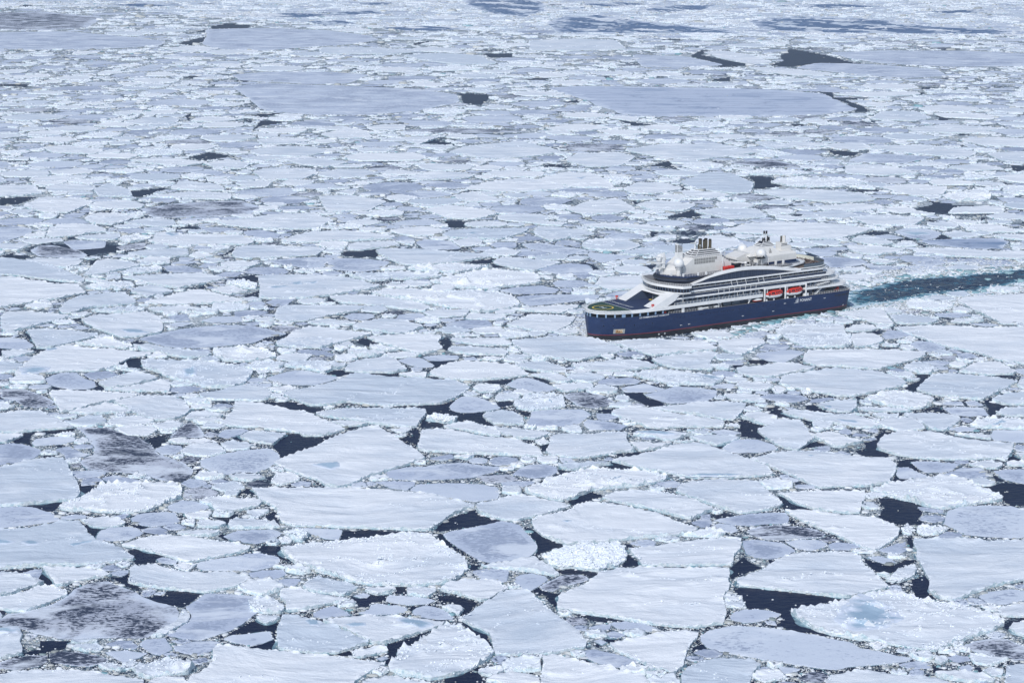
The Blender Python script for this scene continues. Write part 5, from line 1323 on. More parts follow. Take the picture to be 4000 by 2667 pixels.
# ------------------------------------------------------------------ brash: broken bits between the floes
NB = 5
def brash(px, py, size_px, rng, zlo=.02, zhi=.22, tone=None, flat=.5, lo_tone=False):
    n = len(px); X = np.empty(n); Y = np.empty(n)
    for i in range(n): X[i], Y[i] = ground(px[i], py[i])
    s = size_px / px_per_m(Y) * .5
    a0 = rng.uniform(0, 6.283, (n, 1)) + np.arange(NB)[None] * 6.283 / NB + rng.uniform(-.35, .35, (n, NB)); rad = s[:, None] * rng.uniform(.6, 1.3, (n, NB))
    el = rng.uniform(.6, 1.0, (n, 1)); dx = rad * np.cos(a0); dy = rad * np.sin(a0) * el
    top = rng.uniform(zlo, zhi, (n, 1)) + s[:, None] * flat * rng.uniform(.1, .7, (n, 1))
    tl = rng.normal(0, .07, (n, 2)); zt = np.maximum(top + dx * tl[:, :1] + dy * tl[:, 1:], .012)
    V = np.concatenate([np.stack([X[:, None] + dx, Y[:, None] + dy, np.full((n, NB), .004)], 2), np.stack([X[:, None] + dx * .86, Y[:, None] + dy * .86, zt], 2)], 1).reshape(-1, 3)
    base = (2 * NB * np.arange(n))[:, None]
    topF = base + NB + np.arange(NB)[None]
    i = np.arange(NB); j = (i + 1) % NB
    side = (base[:, :, None] + np.stack([i, j, j + NB, i + NB], 1)[None]).reshape(-1, 4)
    if lo_tone: tone = rng.uniform(.18, .6, n)
    if tone is None: tone = np.clip(rng.beta(1.7, 2.0, n), 0, 1)
    return V, topF, side, np.repeat(tone, 2 * NB)
def brash_object(name, parts, label):
    Vs, Ls, Ss, Ts = [], [], [], []; nv = nl = 0
    for V, t, s, tone in parts:
        Vs.append(V); Ts.append(tone)
        for F in (t, s):
            k = F.shape[1]; Ls.append((F + nv).ravel()); Ss.append(nl + k * np.arange(len(F))); nl += k * len(F)
        nv += len(V)
    o = mesh_np(name, np.concatenate(Vs), np.concatenate(Ls), np.concatenate(Ss), [M_BRASH], None, False, None, {'tone': np.concatenate(Ts)})
    return tag(o, label, 'brash ice', None, 'stuff')
parts = []
def scatter(n, smin, smax, cond, ymin=-220., ymax=3080., **kw):
    px = RNG.uniform(RX0, RX1, n); py = RNG.uniform(ymin, ymax, n); ok = cond(px, py, look(px, py)); px, py = px[ok], py[ok]
    s = smin * (smax / smin) ** (RNG.random(len(px)) ** 1.7)
    parts.append(brash(px, py, s, RNG, **kw)); return len(px)
# density varies in patches; far away the bits run together
def clump(px, py, wl=90.): return F1(px, py * 2.6, wl) * .6 + F2(px, py * 2.6, wl * .35) * .5
far = lambda py: np.clip((1100 - py) / 900, 0, 1)
scatter(222000, 4.5, 13, lambda x, y, k: (k == 0) & (clump(x, y, 60.) > -.45), zlo=.012, zhi=.03, lo_tone=True, flat=.02)
c1 = scatter(466000, 3.4, 16, lambda x, y, k: (k == 0) & (clump(x, y) > -.55 - far(y) * 1.2), tone=None)
c1 += scatter(266000, 2.6, 5.5, lambda x, y, k: (k == 0) & (clump(x, y, 120.) > -.9), lo_tone=True)
c2 = scatter(78000, 12, 44, lambda x, y, k: (k == 0) & (clump(x, y, 140.) > .15))
c3 = scatter(60000, 4, 11, lambda x, y, k: (k == 2) & (clump(x, y, 70.) > 1.15))
c4 = scatter(26000, 4, 9, lambda x, y, k: (k == 1) & (y < 700) & (clump(x, y, 60.) > .9))
brash_object('brash_ice', parts, 'crumbled brash ice floating in the gaps between the floes')
print('brash', c1, c2, c3, c4, round(time.time() - T0, 1))

# broken blue-green blocks thrown up along the hull and along the edges of the wake
parts = []
def along(path, n, spread, smin, smax, tones, zhi=.9):
    path = np.array(path, float); seg = np.hypot(*(path[1:] - path[:-1]).T); cum = np.r_[0, np.cumsum(seg)]
    t = RNG.random(n) * cum[-1]; x = np.interp(t, cum, path[:, 0]); y = np.interp(t, cum, path[:, 1])
    y = y + RNG.normal(0, spread, n); x = x + RNG.normal(0, spread * 1.5, n); k = look(x, y); s_ = (k != 3) & ((k != 4) | (RNG.random(len(x)) < .12)); x, y = x[s_], y[s_]
    s = smin * (smax / smin) ** (RNG.random(len(x)) ** 1.6); tn = RNG.choice(tones, len(x)) + RNG.normal(0, .03, len(x))
    parts.append(brash(x, y, s, RNG, .05, zhi, np.clip(tn, 0, 1), .35))
K = lambda s: parse('K', s)
BL = (.03, .06, .08, .25, .7, .85, .95)
along(K('-560,1112 -300,1085 0,962 200,917 400,887 620,857 740,837'), 1500, 7, 5, 30, BL, .45)
along(K('-300,1085 0,985 200,945 400,905 620,865'), 1300, 14, 4, 16, (.6, .7, .8, .9), .3)
along(K('720,850 900,838 1100,810 1300,790 1550,750 1800,700 2100,670 2400,640 2800,560'), 4200, 12, 4, 16, (.08, .3, .55, .7, .85, .9), .3)
along(K('720,650 850,620 1000,600 1100,570 1300,540 1500,530 1800,500 2000,500 2200,470 2600,440'), 2600, 8, 4, 26, (.04, .08, .3, .6, .8, .9), .35)
along(K('700,610 900,570 1100,520 1500,470 2000,440 2352,430 2700,410'), 2600, 13, 4, 15, (.4, .6, .75, .9), .3)
along(K('1200,810 1500,800 1750,740'), 2200, 18, 4, 15, (.3, .6, .75, .9), .3)
along(parse('J', '2090,780 2110,830 2120,880 2200,905 2280,925'), 900, 14, 4, 14, (.4, .6, .8), .3)
along(K('-300,1092 0,972 200,926 400,896 600,866'), 70, 5, 24, 58, (.05, .07, .08), .9)
along(K('760,700 900,650 1300,560 1900,505 2352,480'), 90, 7, 14, 50, (.05, .07, .08), .5)
along(K('760,815 1000,795 1500,725 2000,665'), 60, 7, 12, 40, (.05, .07, .08), .5)
wk = np.column_stack([RNG.uniform(3300, 4400, 9000), RNG.uniform(1000, 1210, 9000)]); kk = look(wk[:, 0], wk[:, 1]) == 4; wk = wk[kk]
sel = (F1(wk[:, 0], wk[:, 1] * 2.2, 75) + F2(wk[:, 0], wk[:, 1] * 2.2, 30) * .7) > 1.25 + np.clip((wk[:, 0] - 3400) / 500, 0, .9); wk = wk[sel]
parts.append(brash(wk[:, 0], wk[:, 1], RNG.uniform(3, 9, len(wk)), RNG, .12, .25, RNG.choice([.06, .4, .7, .9], len(wk)), .2))
o = brash_object('broken_ice_blocks', parts, 'blue-green broken ice blocks crowding the hull and the wake edges'); 
# floating bergy bits inside the wake
for i, (x, y, s) in enumerate(((2035, 573, 34), (2225, 512, 46), (2330, 600, 40), (2215, 650, 34), (1985, 685, 30), (1520, 540, 16))):
    p = K('%d,%d' % (x, y)); pr = brash(p[:, 0], p[:, 1], np.array([float(s)]), RNG, .3, .6, np.array([.07]), .9)
    V, t, sd, tn = pr; c = V.mean(0); c[2] = 0
    o = mesh_np('bergy_bit', V - c, np.concatenate([t.ravel(), sd.ravel()]), np.concatenate([[0], NB + 4 * np.arange(NB)]), [M_BRASH], None, False, None, {'tone': tn}); o.location = c
    tag(o, 'pale turquoise block afloat by the wake, %d%% across and %d%% down the photo' % (round(p[0, 0] / 40), round(p[0, 1] / 26.67)), 'ice block', 'loose ice blocks by the wake')

# ------------------------------------------------------------------ churned wake water
wg = to_ground(WAKE); wg = wg if area2(wg) > 0 else wg[::-1]
O = rough_outline(wg, 2.0, .7, RNG); n = len(O); x0, y0 = O.min(0); x1, y1 = O.max(0)
gx, gy = np.meshgrid(np.arange(x0, x1, 1.6), np.arange(y0, y1, 1.6)); gx, gy = gx.ravel(), gy.ravel(); s = inside(O, gx, gy); gx, gy = gx[s], gy[s]
d = seg_dist(gx, gy, wg); s = d > 1.2; gx, gy = gx[s], gy[s]
pts = [Vector((float(a), float(b))) for a, b in O] + [Vector((float(a), float(b))) for a, b in zip(gx, gy)]
res = delaunay_2d_cdt(pts, [], [list(range(n))], 1, 1e-5)
vs = np.array([(v.x, v.y) for v in res[0]]); T = np.array([t for t in res[2] if len(t) == 3]); d = seg_dist(vs[:, 0], vs[:, 1], wg)
z = .02 + np.clip(d / 4, 0, 1) * np.clip(.16 + .10 * F1(vs[:, 0], vs[:, 1], 6) + .07 * F2(vs[:, 0], vs[:, 1], 2.6), .0, 1)
ds = np.hypot(vs[:, 0] - ship_w(0, 0)[0], vs[:, 1] - ship_w(0, 0)[1])
M_WAKE = new_mat('churned_wake_water', (.02, .05, .08), .35, 0, .1); g = NG(M_WAKE)
v = g.pos((.45, 1, 1), math.radians(-25)); n1 = g.noise(v, .30, 7, .68, 1.3); n2 = g.noise(g.pos(), .06, 4)
fe = g.math('ADD', g.math('MULTIPLY', g.attr('edge'), .18), g.math('MULTIPLY', g.attr('near'), .05))
f1 = g.math('ADD', g.math('ADD', g.math('MULTIPLY', n1, .72), g.math('MULTIPLY', n2, .28)), fe)
g.col(g.ramp(f1, [(.44, (.006, .014, .048)), (.54, (.010, .034, .085)), (.59, (.020, .11, .18)), (.64, (.14, .36, .46)), (.69, (.66, .79, .88))]))
g.l(g.ramp(f1, [(.55, (.2, .2, .2)), (.7, (.8, .8, .8))]), g.b.inputs['Roughness']); g.bump(n1, .6, 1.0)
o = mesh_np('wake_water', np.column_stack([vs, z]), T.ravel(), 3 * np.arange(len(T)), [M_WAKE], None, True, None, {'edge': np.clip(1 - d / 8, 0, 1), 'near': np.clip(1 - ds / 75, 0, 1)})
o['kind'] = 'structure'

# ------------------------------------------------------------------ consolidated pack beyond the floes
pk = np.array([(-1000, 70), (-300, 60), (100, 20), (500, 30), (700, 60), (900, 75), (1300, 100), (1700, 115), (2050, 130), (2400, 145), (2800, 140), (3300, 150), (3800, 140), (4300, 150), (5000, 150), (5000, -330), (-1000, -330)], float)
Og = rough_outline(to_ground(pk) if area2(to_ground(pk)) > 0 else to_ground(pk)[::-1], 20, 5, RNG)
A = Acc(); n = len(Og)
gx, gy = np.meshgrid(np.linspace(Og[:, 0].min(), Og[:, 0].max(), 260), np.linspace(Og[:, 1].min(), Og[:, 1].max(), 200)); gx, gy = gx.ravel(), gy.ravel(); s = inside(Og, gx, gy); gx, gy = gx[s], gy[s]
pts = [Vector((float(a), float(b))) for a, b in Og] + [Vector((float(a), float(b))) for a, b in zip(gx, gy)]
res = delaunay_2d_cdt(pts, [], [list(range(n))], 1, 1e-5); vs = np.array([(v.x, v.y) for v in res[0]]); T = np.array([t for t in res[2] if len(t) == 3])
z = .10 + .05 * np.clip(F1(vs[:, 0], vs[:, 1], 60), -1, 2)
o = mesh_np('distant_pack_ice', np.column_stack([vs, np.maximum(z, .03)]), T.ravel(), 3 * np.arange(len(T)), [M_SNOW], None, True, None, {'tone': np.clip(.22 + .35 * F2(vs[:, 0] * .4, vs[:, 1], 160), 0, 1)})
o['kind'] = 'structure'
parts = []
m = 120000; px = RNG.uniform(RX0, RX1, m); py = RNG.uniform(-225, 210, m)
lim = np.interp(px, pk[:15, 0], pk[:15, 1]); dens = F1(px * .35, py * 5, 130) * .55 + F2(px * .5, py * 7, 60) * .5
occ = look(px, py); s = (py < lim + RNG.normal(0, 18, m)) & (dens > np.where(occ == 1, 1.1, .30)) & (occ != 2); px, py = px[s], py[s]
nb = np.zeros(len(px), bool)
for f in FLOES:
    if f['kind'] == 'N': nb |= inside(f['px'], px, py) & (RNG.random(len(px)) < .93)
px, py = px[~nb], py[~nb]
parts.append(brash(px, py, 3.4 * (14 / 3.4) ** (RNG.random(len(px)) ** 1.8), RNG, .2, .6, None, .6))
brash_object('distant_ice_rubble', parts, 'rough white rubble of the packed ice along the top of the picture')
print('ice done', round(time.time() - T0, 1))

# ================================================================== the ship (u forward from the stern, v to port, z up)
M_NAVY = new_mat('navy_hull_paint', (.040, .068, .150), .48, 0, .3)
g = NG(M_NAVY); g.col(g.ramp(g.noise(g.pos((.35, .35, 1.3)), .35, 7, .68), [(.35, (.012, .028, .084)), (.60, (.017, .036, .102)), (.76, (.036, .060, .132))]))
M_BLACK = new_mat('black_boot_paint', (.018, .021, .030), .45)
g = NG(M_BLACK); g.col(g.ramp(g.noise(g.pos((.4, .4, 1.2)), .8, 5, .7), [(.4, (.014, .017, .025)), (.62, (.030, .034, .044)), (.74, (.09, .10, .11))]))
M_REDL = new_mat('red_waterline_paint', (.19, .03, .045), .5)
M_WHITE = new_mat('white_ship_paint', (.80, .81, .81), .42)
g = NG(M_WHITE); g.col(g.ramp(g.noise(g.pos(), .25, 6, .65), [(.3, (.74, .75, .75)), (.7, (.83, .84, .845))]))
M_WARM = new_mat('casing_white_paint', (.76, .755, .73), .5)
g = NG(M_WARM); g.col(g.ramp(g.noise(g.pos((1, 1, .5)), .5, 6, .65), [(.3, (.69, .685, .66)), (.7, (.78, .775, .755))]))
M_DGLASS = new_mat('dark_glass', (.012, .018, .034), .12, 0, .5)
M_ARCHGLASS = new_mat('arch_glazing', (.022, .036, .075), .22, 0, .5)
g = NG(M_ARCHGLASS); g.col(g.ramp(g.noise(g.pos((1, 1, .15)), .7, 3), [(.4, (.018, .030, .062)), (.6, (.026, .041, .080)), (.75, (.036, .055, .10))]))
M_WALLB = new_mat('slate_blue_wall', (.055, .080, .140), .5)
M_GREY = M_GREY; M_DECKG = new_mat('grey_deck', (.20, .20, .21), .8)
M_TEAK = new_mat('teak_deck', (.16, .12, .10), .8)
M_GREEN = new_mat('green_helideck_paint', (.020, .058, .046), .75)
g = NG(M_GREEN); g.col(g.ramp(g.noise(g.pos(), .8, 4), [(.4, (.020, .060, .048)), (.65, (.034, .082, .064))]))
M_BDECK = new_mat('blue_deck_paint', (.020, .036, .095), .7)
M_YEL = new_mat('yellow_marking', (.70, .52, .08), .6)
M_MARK = new_mat('white_marking', (.80, .82, .84), .6)
M_LBLUE = new_mat('pale_blue_pillar', (.20, .30, .44), .5)
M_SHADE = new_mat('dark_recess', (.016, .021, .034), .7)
M_DOOR = new_mat('cabin_window', (.05, .09, .15), .1, 0, .6)
M_CURT = new_mat('pale_curtain', (.34, .44, .56), .6)
M_DIV = new_mat('balcony_partition', (.10, .14, .20), .5)
M_ORANGE = new_mat('orange_gelcoat', (.58, .045, .03), .4)
M_RED = new_mat('red_paint', (.62, .035, .025), .45)
M_BRONZE = new_mat('sooty_exhaust_steel', (.16, .135, .09), .38, .7)
M_SOOT = new_mat('black_soot', (.012, .012, .014), .7)
M_RUBBER = new_mat('black_rubber', (.012, .014, .020), .5)
M_PORTH = new_mat('porthole_glass', (.008, .010, .018), .15)
M_STEELW = new_mat('grey_steel', (.36, .37, .37), .5)
M_RUST = new_mat('rusty_anchor_pocket', (.45, .36, .22), .7)
g = NG(M_RUST); g.col(g.ramp(g.noise(g.pos((1, 1, .6)), 1.3, 4, .6), [(.3, (.10, .05, .03)), (.45, (.45, .25, .10)), (.62, (.62, .58, .48))]))
M_CREAM = new_mat('cream_wind_screen', (.72, .74, .66), .4)

SHIP = empty('expedition_ship', ship_w(0, 0, 0), math.pi + TH)
tag(SHIP, 'navy and white cruise ship with curved balconies pushing through the pack ice', 'ship')

class MB:
    def __init__(s): s.v = []; s.f = []; s.m = []
    def add(s, vs, fs, m=0):
        k = len(s.v); s.v += [tuple(map(float, p)) for p in vs]; s.f += [tuple(i + k for i in f) for f in fs]; s.m += [m] * len(fs); return s
    def box(s, a, b, m=0):
        (x0, y0, z0), (x1, y1, z1) = a, b
        x0, x1 = min(x0, x1), max(x0, x1); y0, y1 = min(y0, y1), max(y0, y1); z0, z1 = min(z0, z1), max(z0, z1)
        return s.add([(x0, y0, z0), (x1, y0, z0), (x1, y1, z0), (x0, y1, z0), (x0, y0, z1), (x1, y0, z1), (x1, y1, z1), (x0, y1, z1)],
                     [(3, 2, 1, 0), (4, 5, 6, 7), (0, 1, 5, 4), (1, 2, 6, 5), (2, 3, 7, 6), (3, 0, 4, 7)], m)
    def prism(s, P, z0, z1, m=0, top=None):
        """outline in (u,v) raised from z0 to z1; top outline may differ"""
        P = [tuple(p) for p in P]; T = [tuple(p) for p in (top or P)]; n = len(P)
        ar = sum(P[i][0] * P[(i + 1) % n][1] - P[(i + 1) % n][0] * P[i][1] for i in range(n))
        if ar < 0: P = P[::-1]; T = T[::-1]
        return s.add([(x, y, z0) for x, y in P] + [(x, y, z1) for x, y in T],
                     [tuple(range(n))[::-1], tuple(range(n, 2 * n))] + [(i, (i + 1) % n, (i + 1) % n + n, i + n) for i in range(n)], m)
    def side(s, P, v0, v1, m=0):
        """outline in (u,z) drawn out from v0 to v1"""
        n = len(P); v0, v1 = min(v0, v1), max(v0, v1)
        ar = sum(P[i][0] * P[(i + 1) % n][1] - P[(i + 1) % n][0] * P[i][1] for i in range(n))
        if ar > 0: P = P[::-1]
        return s.add([(x, v0, z) for x, z in P] + [(x, v1, z) for x, z in P],
                     [tuple(range(n))[::-1], tuple(range(n, 2 * n))] + [(i, (i + 1) % n, (i + 1) % n + n, i + n) for i in range(n)], m)
    def tube(s, a, b, r, r2=None, n=8, m=0, cap=True):
        a, b = Vector(a), Vector(b); r2 = r if r2 is None else r2; d = (b - a).normalized()
        x = d.orthogonal().normalized(); y = d.cross(x)
        vs = [a + (x * math.cos(t) + y * math.sin(t)) * r for t in [6.2832 * i / n for i in range(n)]] + [b + (x * math.cos(t) + y * math.sin(t)) * r2 for t in [6.2832 * i / n for i in range(n)]]
        fs = [(i, (i + 1) % n, (i + 1) % n + n, i + n) for i in range(n)]
        if cap: fs += [tuple(range(n))[::-1], tuple(range(n, 2 * n))]
        return s.add(vs, fs, m)
    def ball(s, c, r, nu=20, nv=12, m=0, sq=(1, 1, 1), v0=0.0):
        vs = []; fs = []
        for j in range(nv + 1):
            ph = -math.pi / 2 + math.pi * j / nv
            for i in range(nu):
                t = 6.2832 * i / nu; vs.append((c[0] + r * sq[0] * math.cos(ph) * math.cos(t), c[1] + r * sq[1] * math.cos(ph) * math.sin(t), c[2] + r * sq[2] * math.sin(ph)))
        for j in range(nv):
            for i in range(nu): fs.append((j * nu + i, j * nu + (i + 1) % nu, (j + 1) * nu + (i + 1) % nu, (j + 1) * nu + i))
        return s.add(vs, fs, m)
    def bev(s, a, b, w=.06, m=0): return s.box(a, b, m)
    def build(s, name, mats, parent, smooth=False, label=None, bevel=0.0):
        me = bpy.data.meshes.new(name); me.from_pydata(s.v, [], s.f)
        mats = mats if isinstance(mats, (list, tuple)) else [mats]
        for m in mats: me.materials.append(m)
        me.polygons.foreach_set('material_index', s.m)
        if smooth: me.polygons.foreach_set('use_smooth', [True] * len(s.f))
        me.update(); me.validate()
        o = bpy.data.objects.new(name, me); COL.objects.link(o); o.parent = parent
        if smooth == 'auto' or smooth:
            try: me.set_sharp_from_angle(angle=math.radians(38))
            except Exception: pass
        if bevel:
            b = o.modifiers.new('bevel', 'BEVEL'); b.width = bevel; b.segments = 2; b.limit_method = 'ANGLE'
        if label: o['label'] = label
        return o

def spline(P, k=6):
    """smooth open curve through points"""
    P = np.array(P, float); out = []; n = len(P)
    for i in range(n - 1):
        p0, p1, p2, p3 = P[max(i - 1, 0)], P[i], P[i + 1], P[min(i + 2, n - 1)]
        for j in range(k):
            t = j / k; out.append(.5 * ((2 * p1) + (-p0 + p2) * t + (2 * p0 - 5 * p1 + 4 * p2 - p3) * t * t + (-p0 + 3 * p1 - 3 * p2 + p3) * t ** 3))
    out.append(P[-1]); return np.array(out)
WLN = [(-1, 0), (-.8, 6), (.2, 9.5), (2.2, 11.6), (8, 13.3), (20, 14), (60, 14), (110, 14), (120, 13.4), (130, 11.7), (138, 8.9), (143, 5.7), (146, 2.8), (147.2, 0)]
TPN = [(-2.5, 0), (-2.3, 6), (-1.2, 10), (1.6, 12.8), (8, 13.9), (20, 14.1), (60, 14.1), (110, 14.1), (121, 13.9), (130, 13.0), (137.5, 11.0), (143.2, 7.9), (146.5, 4.4), (147.6, 0)]
WLO, TPO = spline(WLN, 6), spline(TPN, 6)
WLO[:, 1] = np.clip(WLO[:, 1], 0, 14.0); TPO[:, 1] = np.clip(TPO[:, 1], 0, 14.1)
def hull_pt(i, z, lift=0.0):
    t = min(max((z - 1.0) / 9.0, 0), 1) ** .9; p = WLO[i] * (1 - t) + TPO[i] * t; return p
def hull_v(u, z):
    t = min(max((z - 1.0) / 9.0, 0), 1) ** .9; L = WLO * (1 - t) + TPO * t; return float(np.interp(u, L[:, 0], L[:, 1]))
def ztop(u): x = min(max((u - 108) / 5, 0), 1); return 10.15 + .65 * x * x * (3 - 2 * x)

# hull
mb = MB(); lev = [-1.5, 0, 1.2, 2.25, 2.62, 4.5, 6.5, 8.5, 1e9]; n = len(WLO)
ring = []
for z in lev:
    row = [(*hull_pt(i, z if z < 1e8 else ztop(TPO[i][0])), z if z < 1e8 else ztop(TPO[i][0])) for i in range(n)]
    ring.append(row + [(p[0], -p[1], p[2]) for p in row[::-1]][1:-1])
m_ = len(ring[0]); vs = [p for r in ring for p in r]
for k in range(len(lev) - 1):
    mat = 1 if lev[k + 1] <= 2.25 else 2 if lev[k + 1] <= 2.62 else 0
    base = len(mb.v) if k == 0 else 0
    for i in range(m_): mb.f.append((k * m_ + (i + 1) % m_, k * m_ + i, (k + 1) * m_ + i, (k + 1) * m_ + (i + 1) % m_)); mb.m.append(mat)
mb.v = vs
mb.build('hull', [M_NAVY, M_BLACK, M_REDL], SHIP, True)
def outline(f, full=True, off=0.0, umin=-99, umax=999):
    P = [(u, v - off) for u, v in f if umin <= u <= umax]; P = [(u - (off if u > 140 else -off if u < 3 else 0), max(v, 0)) for u, v in P]
    return P + [(u, -v) for u, v in P[::-1] if v > 0.01]
TO = [tuple(p) for p in TPO]
MB().prism(outline(TO, off=.12), 9.85, 10.0).build('main_deck', M_DECKG, SHIP)

# foredeck gallery under the helicopter deck
P = [(u, v) for u, v in outline(TO, off=1.3, umin=104)]
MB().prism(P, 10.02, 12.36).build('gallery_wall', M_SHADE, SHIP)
gd = MB(); gd.prism(outline(TO, off=.25, umin=111), 10.3, 10.62); gd.build('gallery_sill', M_WALLB, SHIP)
T_ = np.array([p for p in TO if p[0] > 108]); seg = np.r_[0, np.cumsum(np.hypot(*(T_[1:] - T_[:-1]).T))]
s0 = 5.2
k = 0
while s0 < seg[-1] + .1:
    for sg in (1, -1):
        u = float(np.interp(s0, seg, T_[:, 0])); v = float(np.interp(s0, seg, T_[:, 1])); u2 = float(np.interp(s0 + .3, seg, T_[:, 0])); v2 = float(np.interp(s0 + .3, seg, T_[:, 1]))
        a = math.atan2((v2 - v) or 1e-4, (u2 - u) or 1e-4); wd = .85 if k == 5 else .36
        cu, sv = math.cos(a), math.sin(a); c = (u - sv * -.3 * 0, v)
        pts = [(u + cu * a_ - (-sv) * b_ * -1, v + sv * a_ - cu * b_ * -1) for a_, b_ in ((-wd, -.05), (wd, -.05), (wd, -.45), (-wd, -.45))]
        pts = [(x, sg * y) for x, y in pts]
        MB().prism(pts, 10.64, 12.38).build('gallery_pillar', M_LBLUE, SHIP)
    s0 += 4.15; k += 1
# helicopter deck
HP = [(u, v + .25 if u < 143 else v + .1) for u, v in TPO if u > 108]; HP[-1] = (147.9, 0)
HO = [(56.3, 14.1)] + HP + [(u, -v) for u, v in HP[::-1][1:]] + [(56.3, -14.1)]
MB().prism(HO, 12.4, 13.9).build('foredeck_rim', M_WHITE, SHIP, bevel=.12)
ins = [(u - (.9 if u > 143 else 0), max(v - .95, 0)) for u, v in HP]
gp = [p for p in ins if p[0] > 131.9]; v0 = float(np.interp(131.9, [p[0] for p in ins], [p[1] for p in ins]))
MB().prism([(131.9, v0)] + gp + [(u, -v) for u, v in gp[::-1][1:]] + [(131.9, -v0)], 13.86, 13.93).build('helicopter_deck', M_GREEN, SHIP)
bp = [p for p in ins if 109 < p[0] < 131.6]; v1 = float(np.interp(131.6, [p[0] for p in ins], [p[1] for p in ins]))
MB().prism([(103.4, 12.0)] + [(max(u, 103.5), min(v, 12.9)) for u, v in bp] + [(131.6, v1), (131.6, -v1)] + [(max(u, 103.5), -min(v, 12.9)) for u, v in bp[::-1]] + [(103.4, -12.0)], 13.86, 13.925).build('blue_foredeck', M_BDECK, SHIP)
MB().prism([(131.6, v1 - .1), (131.9, v1 - .1), (131.9, -v1 + .1), (131.6, -v1 + .1)], 13.87, 13.945).build('deck_line', M_MARK, SHIP)
def ring_mesh(c, r0, r1, z, nseg=48):
    mb = MB(); vs = [(c[0] + r * math.cos(6.2832 * i / nseg), c[1] + r * math.sin(6.2832 * i / nseg), z) for r in (r0, r1) for i in range(nseg)]
    return mb.add(vs, [(i, (i + 1) % nseg, (i + 1) % nseg + nseg, i + nseg)[::-1] for i in range(nseg)])
ring_mesh((139.4, 0), 4.35, 5.05, 13.945).build('landing_circle', M_YEL, SHIP)
h = MB(); 
for a, b in (((138.1, -1.45), (140.7, -1.05)), ((138.1, 1.05), (140.7, 1.45)), ((139.2, -1.05), (139.6, 1.05))): h.box((a[0], a[1], 13.935), (b[0], b[1], 13.95))
h.build('landing_letter', M_MARK, SHIP)
# safety nets round the bow
mb = MB(); NP = [p for p in HP if p[0] > 131.5]; full = NP + [(u, -v) for u, v in NP[::-1][1:]]
A_ = np.array(full); sg = np.r_[0, np.cumsum(np.hypot(*(A_[1:] - A_[:-1]).T))]
for s_ in np.arange(.3, sg[-1] - .2, 1.5):
    p = np.array([np.interp(s_, sg, A_[:, 0]), np.interp(s_, sg, A_[:, 1])]); q = np.array([np.interp(s_ + .1, sg, A_[:, 0]), np.interp(s_ + .1, sg, A_[:, 1])]); t = (q - p) / np.linalg.norm(q - p); nrm = np.array([-t[1], t[0]])
    if nrm[0] * (p[0] - 130) + nrm[1] * p[1] < 0: nrm = -nrm
    mb.tube((*(p + nrm * .02), 13.6), (*(p + nrm * 1.25), 14.05), .05, n=5)
    p2 = np.array([np.interp(s_ + 1.5, sg, A_[:, 0]), np.interp(s_ + 1.5, sg, A_[:, 1])])
    for r_ in (.45, .85, 1.25): mb.tube((*(p + nrm * r_), 13.6 + .36 * r_), (*(p2 + nrm * r_), 13.6 + .36 * r_), .05, n=4)
mb.build('safety_net', M_STEELW, SHIP)

# writing
def text_mesh(txt, name, mat, parent, size, fmap, width=None, extr=0.0):
    cu = bpy.data.curves.new('t', 'FONT'); cu.body = txt; cu.size = size; cu.resolution_u = 3; cu.offset = .018
    o = bpy.data.objects.new('t', cu); COL.objects.link(o); dg = bpy.context.evaluated_depsgraph_get(); me = bpy.data.meshes.new_from_object(o.evaluated_get(dg))
    bpy.data.objects.remove(o); bm = bmesh.new(); bm.from_mesh(me); bmesh.ops.triangulate(bm, faces=bm.faces[:])
    bmesh.ops.subdivide_edges(bm, edges=[e for e in bm.edges if e.calc_length() > size * .6], cuts=1)
    xs = [v.co.x for v in bm.verts]; x0, x1 = min(xs), max(xs); k = (width / (x1 - x0)) if width else 1
    for v in bm.verts: v.co = Vector(fmap((v.co.x - x0) * k, v.co.y))
    m2 = bpy.data.meshes.new(name); bm.to_mesh(m2); bm.free(); m2.materials.append(mat); bpy.data.meshes.remove(me)
    o = bpy.data.objects.new(name, m2); COL.objects.link(o); o.parent = parent; return o
side_map = lambda u0, z0, lift=.05: (lambda x, y: (u0 - x, hull_v(u0 - x, z0 + y) + lift, z0 + y))
text_mesh('PONANT', 'hull_lettering', M_MARK, SHIP, 1.95, side_map(33.5, 7.72), 7.3)
text_mesh('LE COMMANDANT CHARCOT', 'bow_lettering', M_MARK, SHIP, 1.0, side_map(128.0, 9.75), 16.2)
o = text_mesh('LE COMMANDANT CHARCOT', 'deck_lettering', M_MARK, SHIP, 1.75, lambda x, y: (128.2 - y, -12.3 + x, 13.945), 19.5)
def sails(mp, mat, name, k=1.0):
    mb = MB()
    def sail(x, h, bow, w):
        L = [(x + bow * math.sin(math.pi * t) * .55 + .12 * h * (1 - t) * 0, h * t) for t in np.linspace(0, 1, 9)]
        R = [(x + w * (1 - t) ** .7 + bow * math.sin(math.pi * t * .9) + 0, h * t) for t in np.linspace(0, 1, 9)]
        pts = L + R[::-1]; mb.add([mp(a * k, b * k) for a, b in pts], [(i, i + 1, 16 - i, 17 - i)[::-1] for i in range(8)])
    sail(1.15, 1.2, .12, .22); sail(1.65, 1.75, .2, .30); sail(2.2, 2.3, .3, .42)
    a = [(0, -.35), (.6, -.12), (1.4, -.05), (3.0, -.1), (3.0, -.2), (1.4, -.18), (.6, -.24)]
    mb.add([mp(x * k, y * k) for x, y in a], [(0, 6, 5, 1), (1, 5, 4, 3, 2)][::1]); return mb.build(name, mat, SHIP)
sails(lambda x, y: (37.3 - x, hull_v(37.3 - x, 7.6 + y) + .05, 7.6 + y), M_MARK, 'sail_emblem')
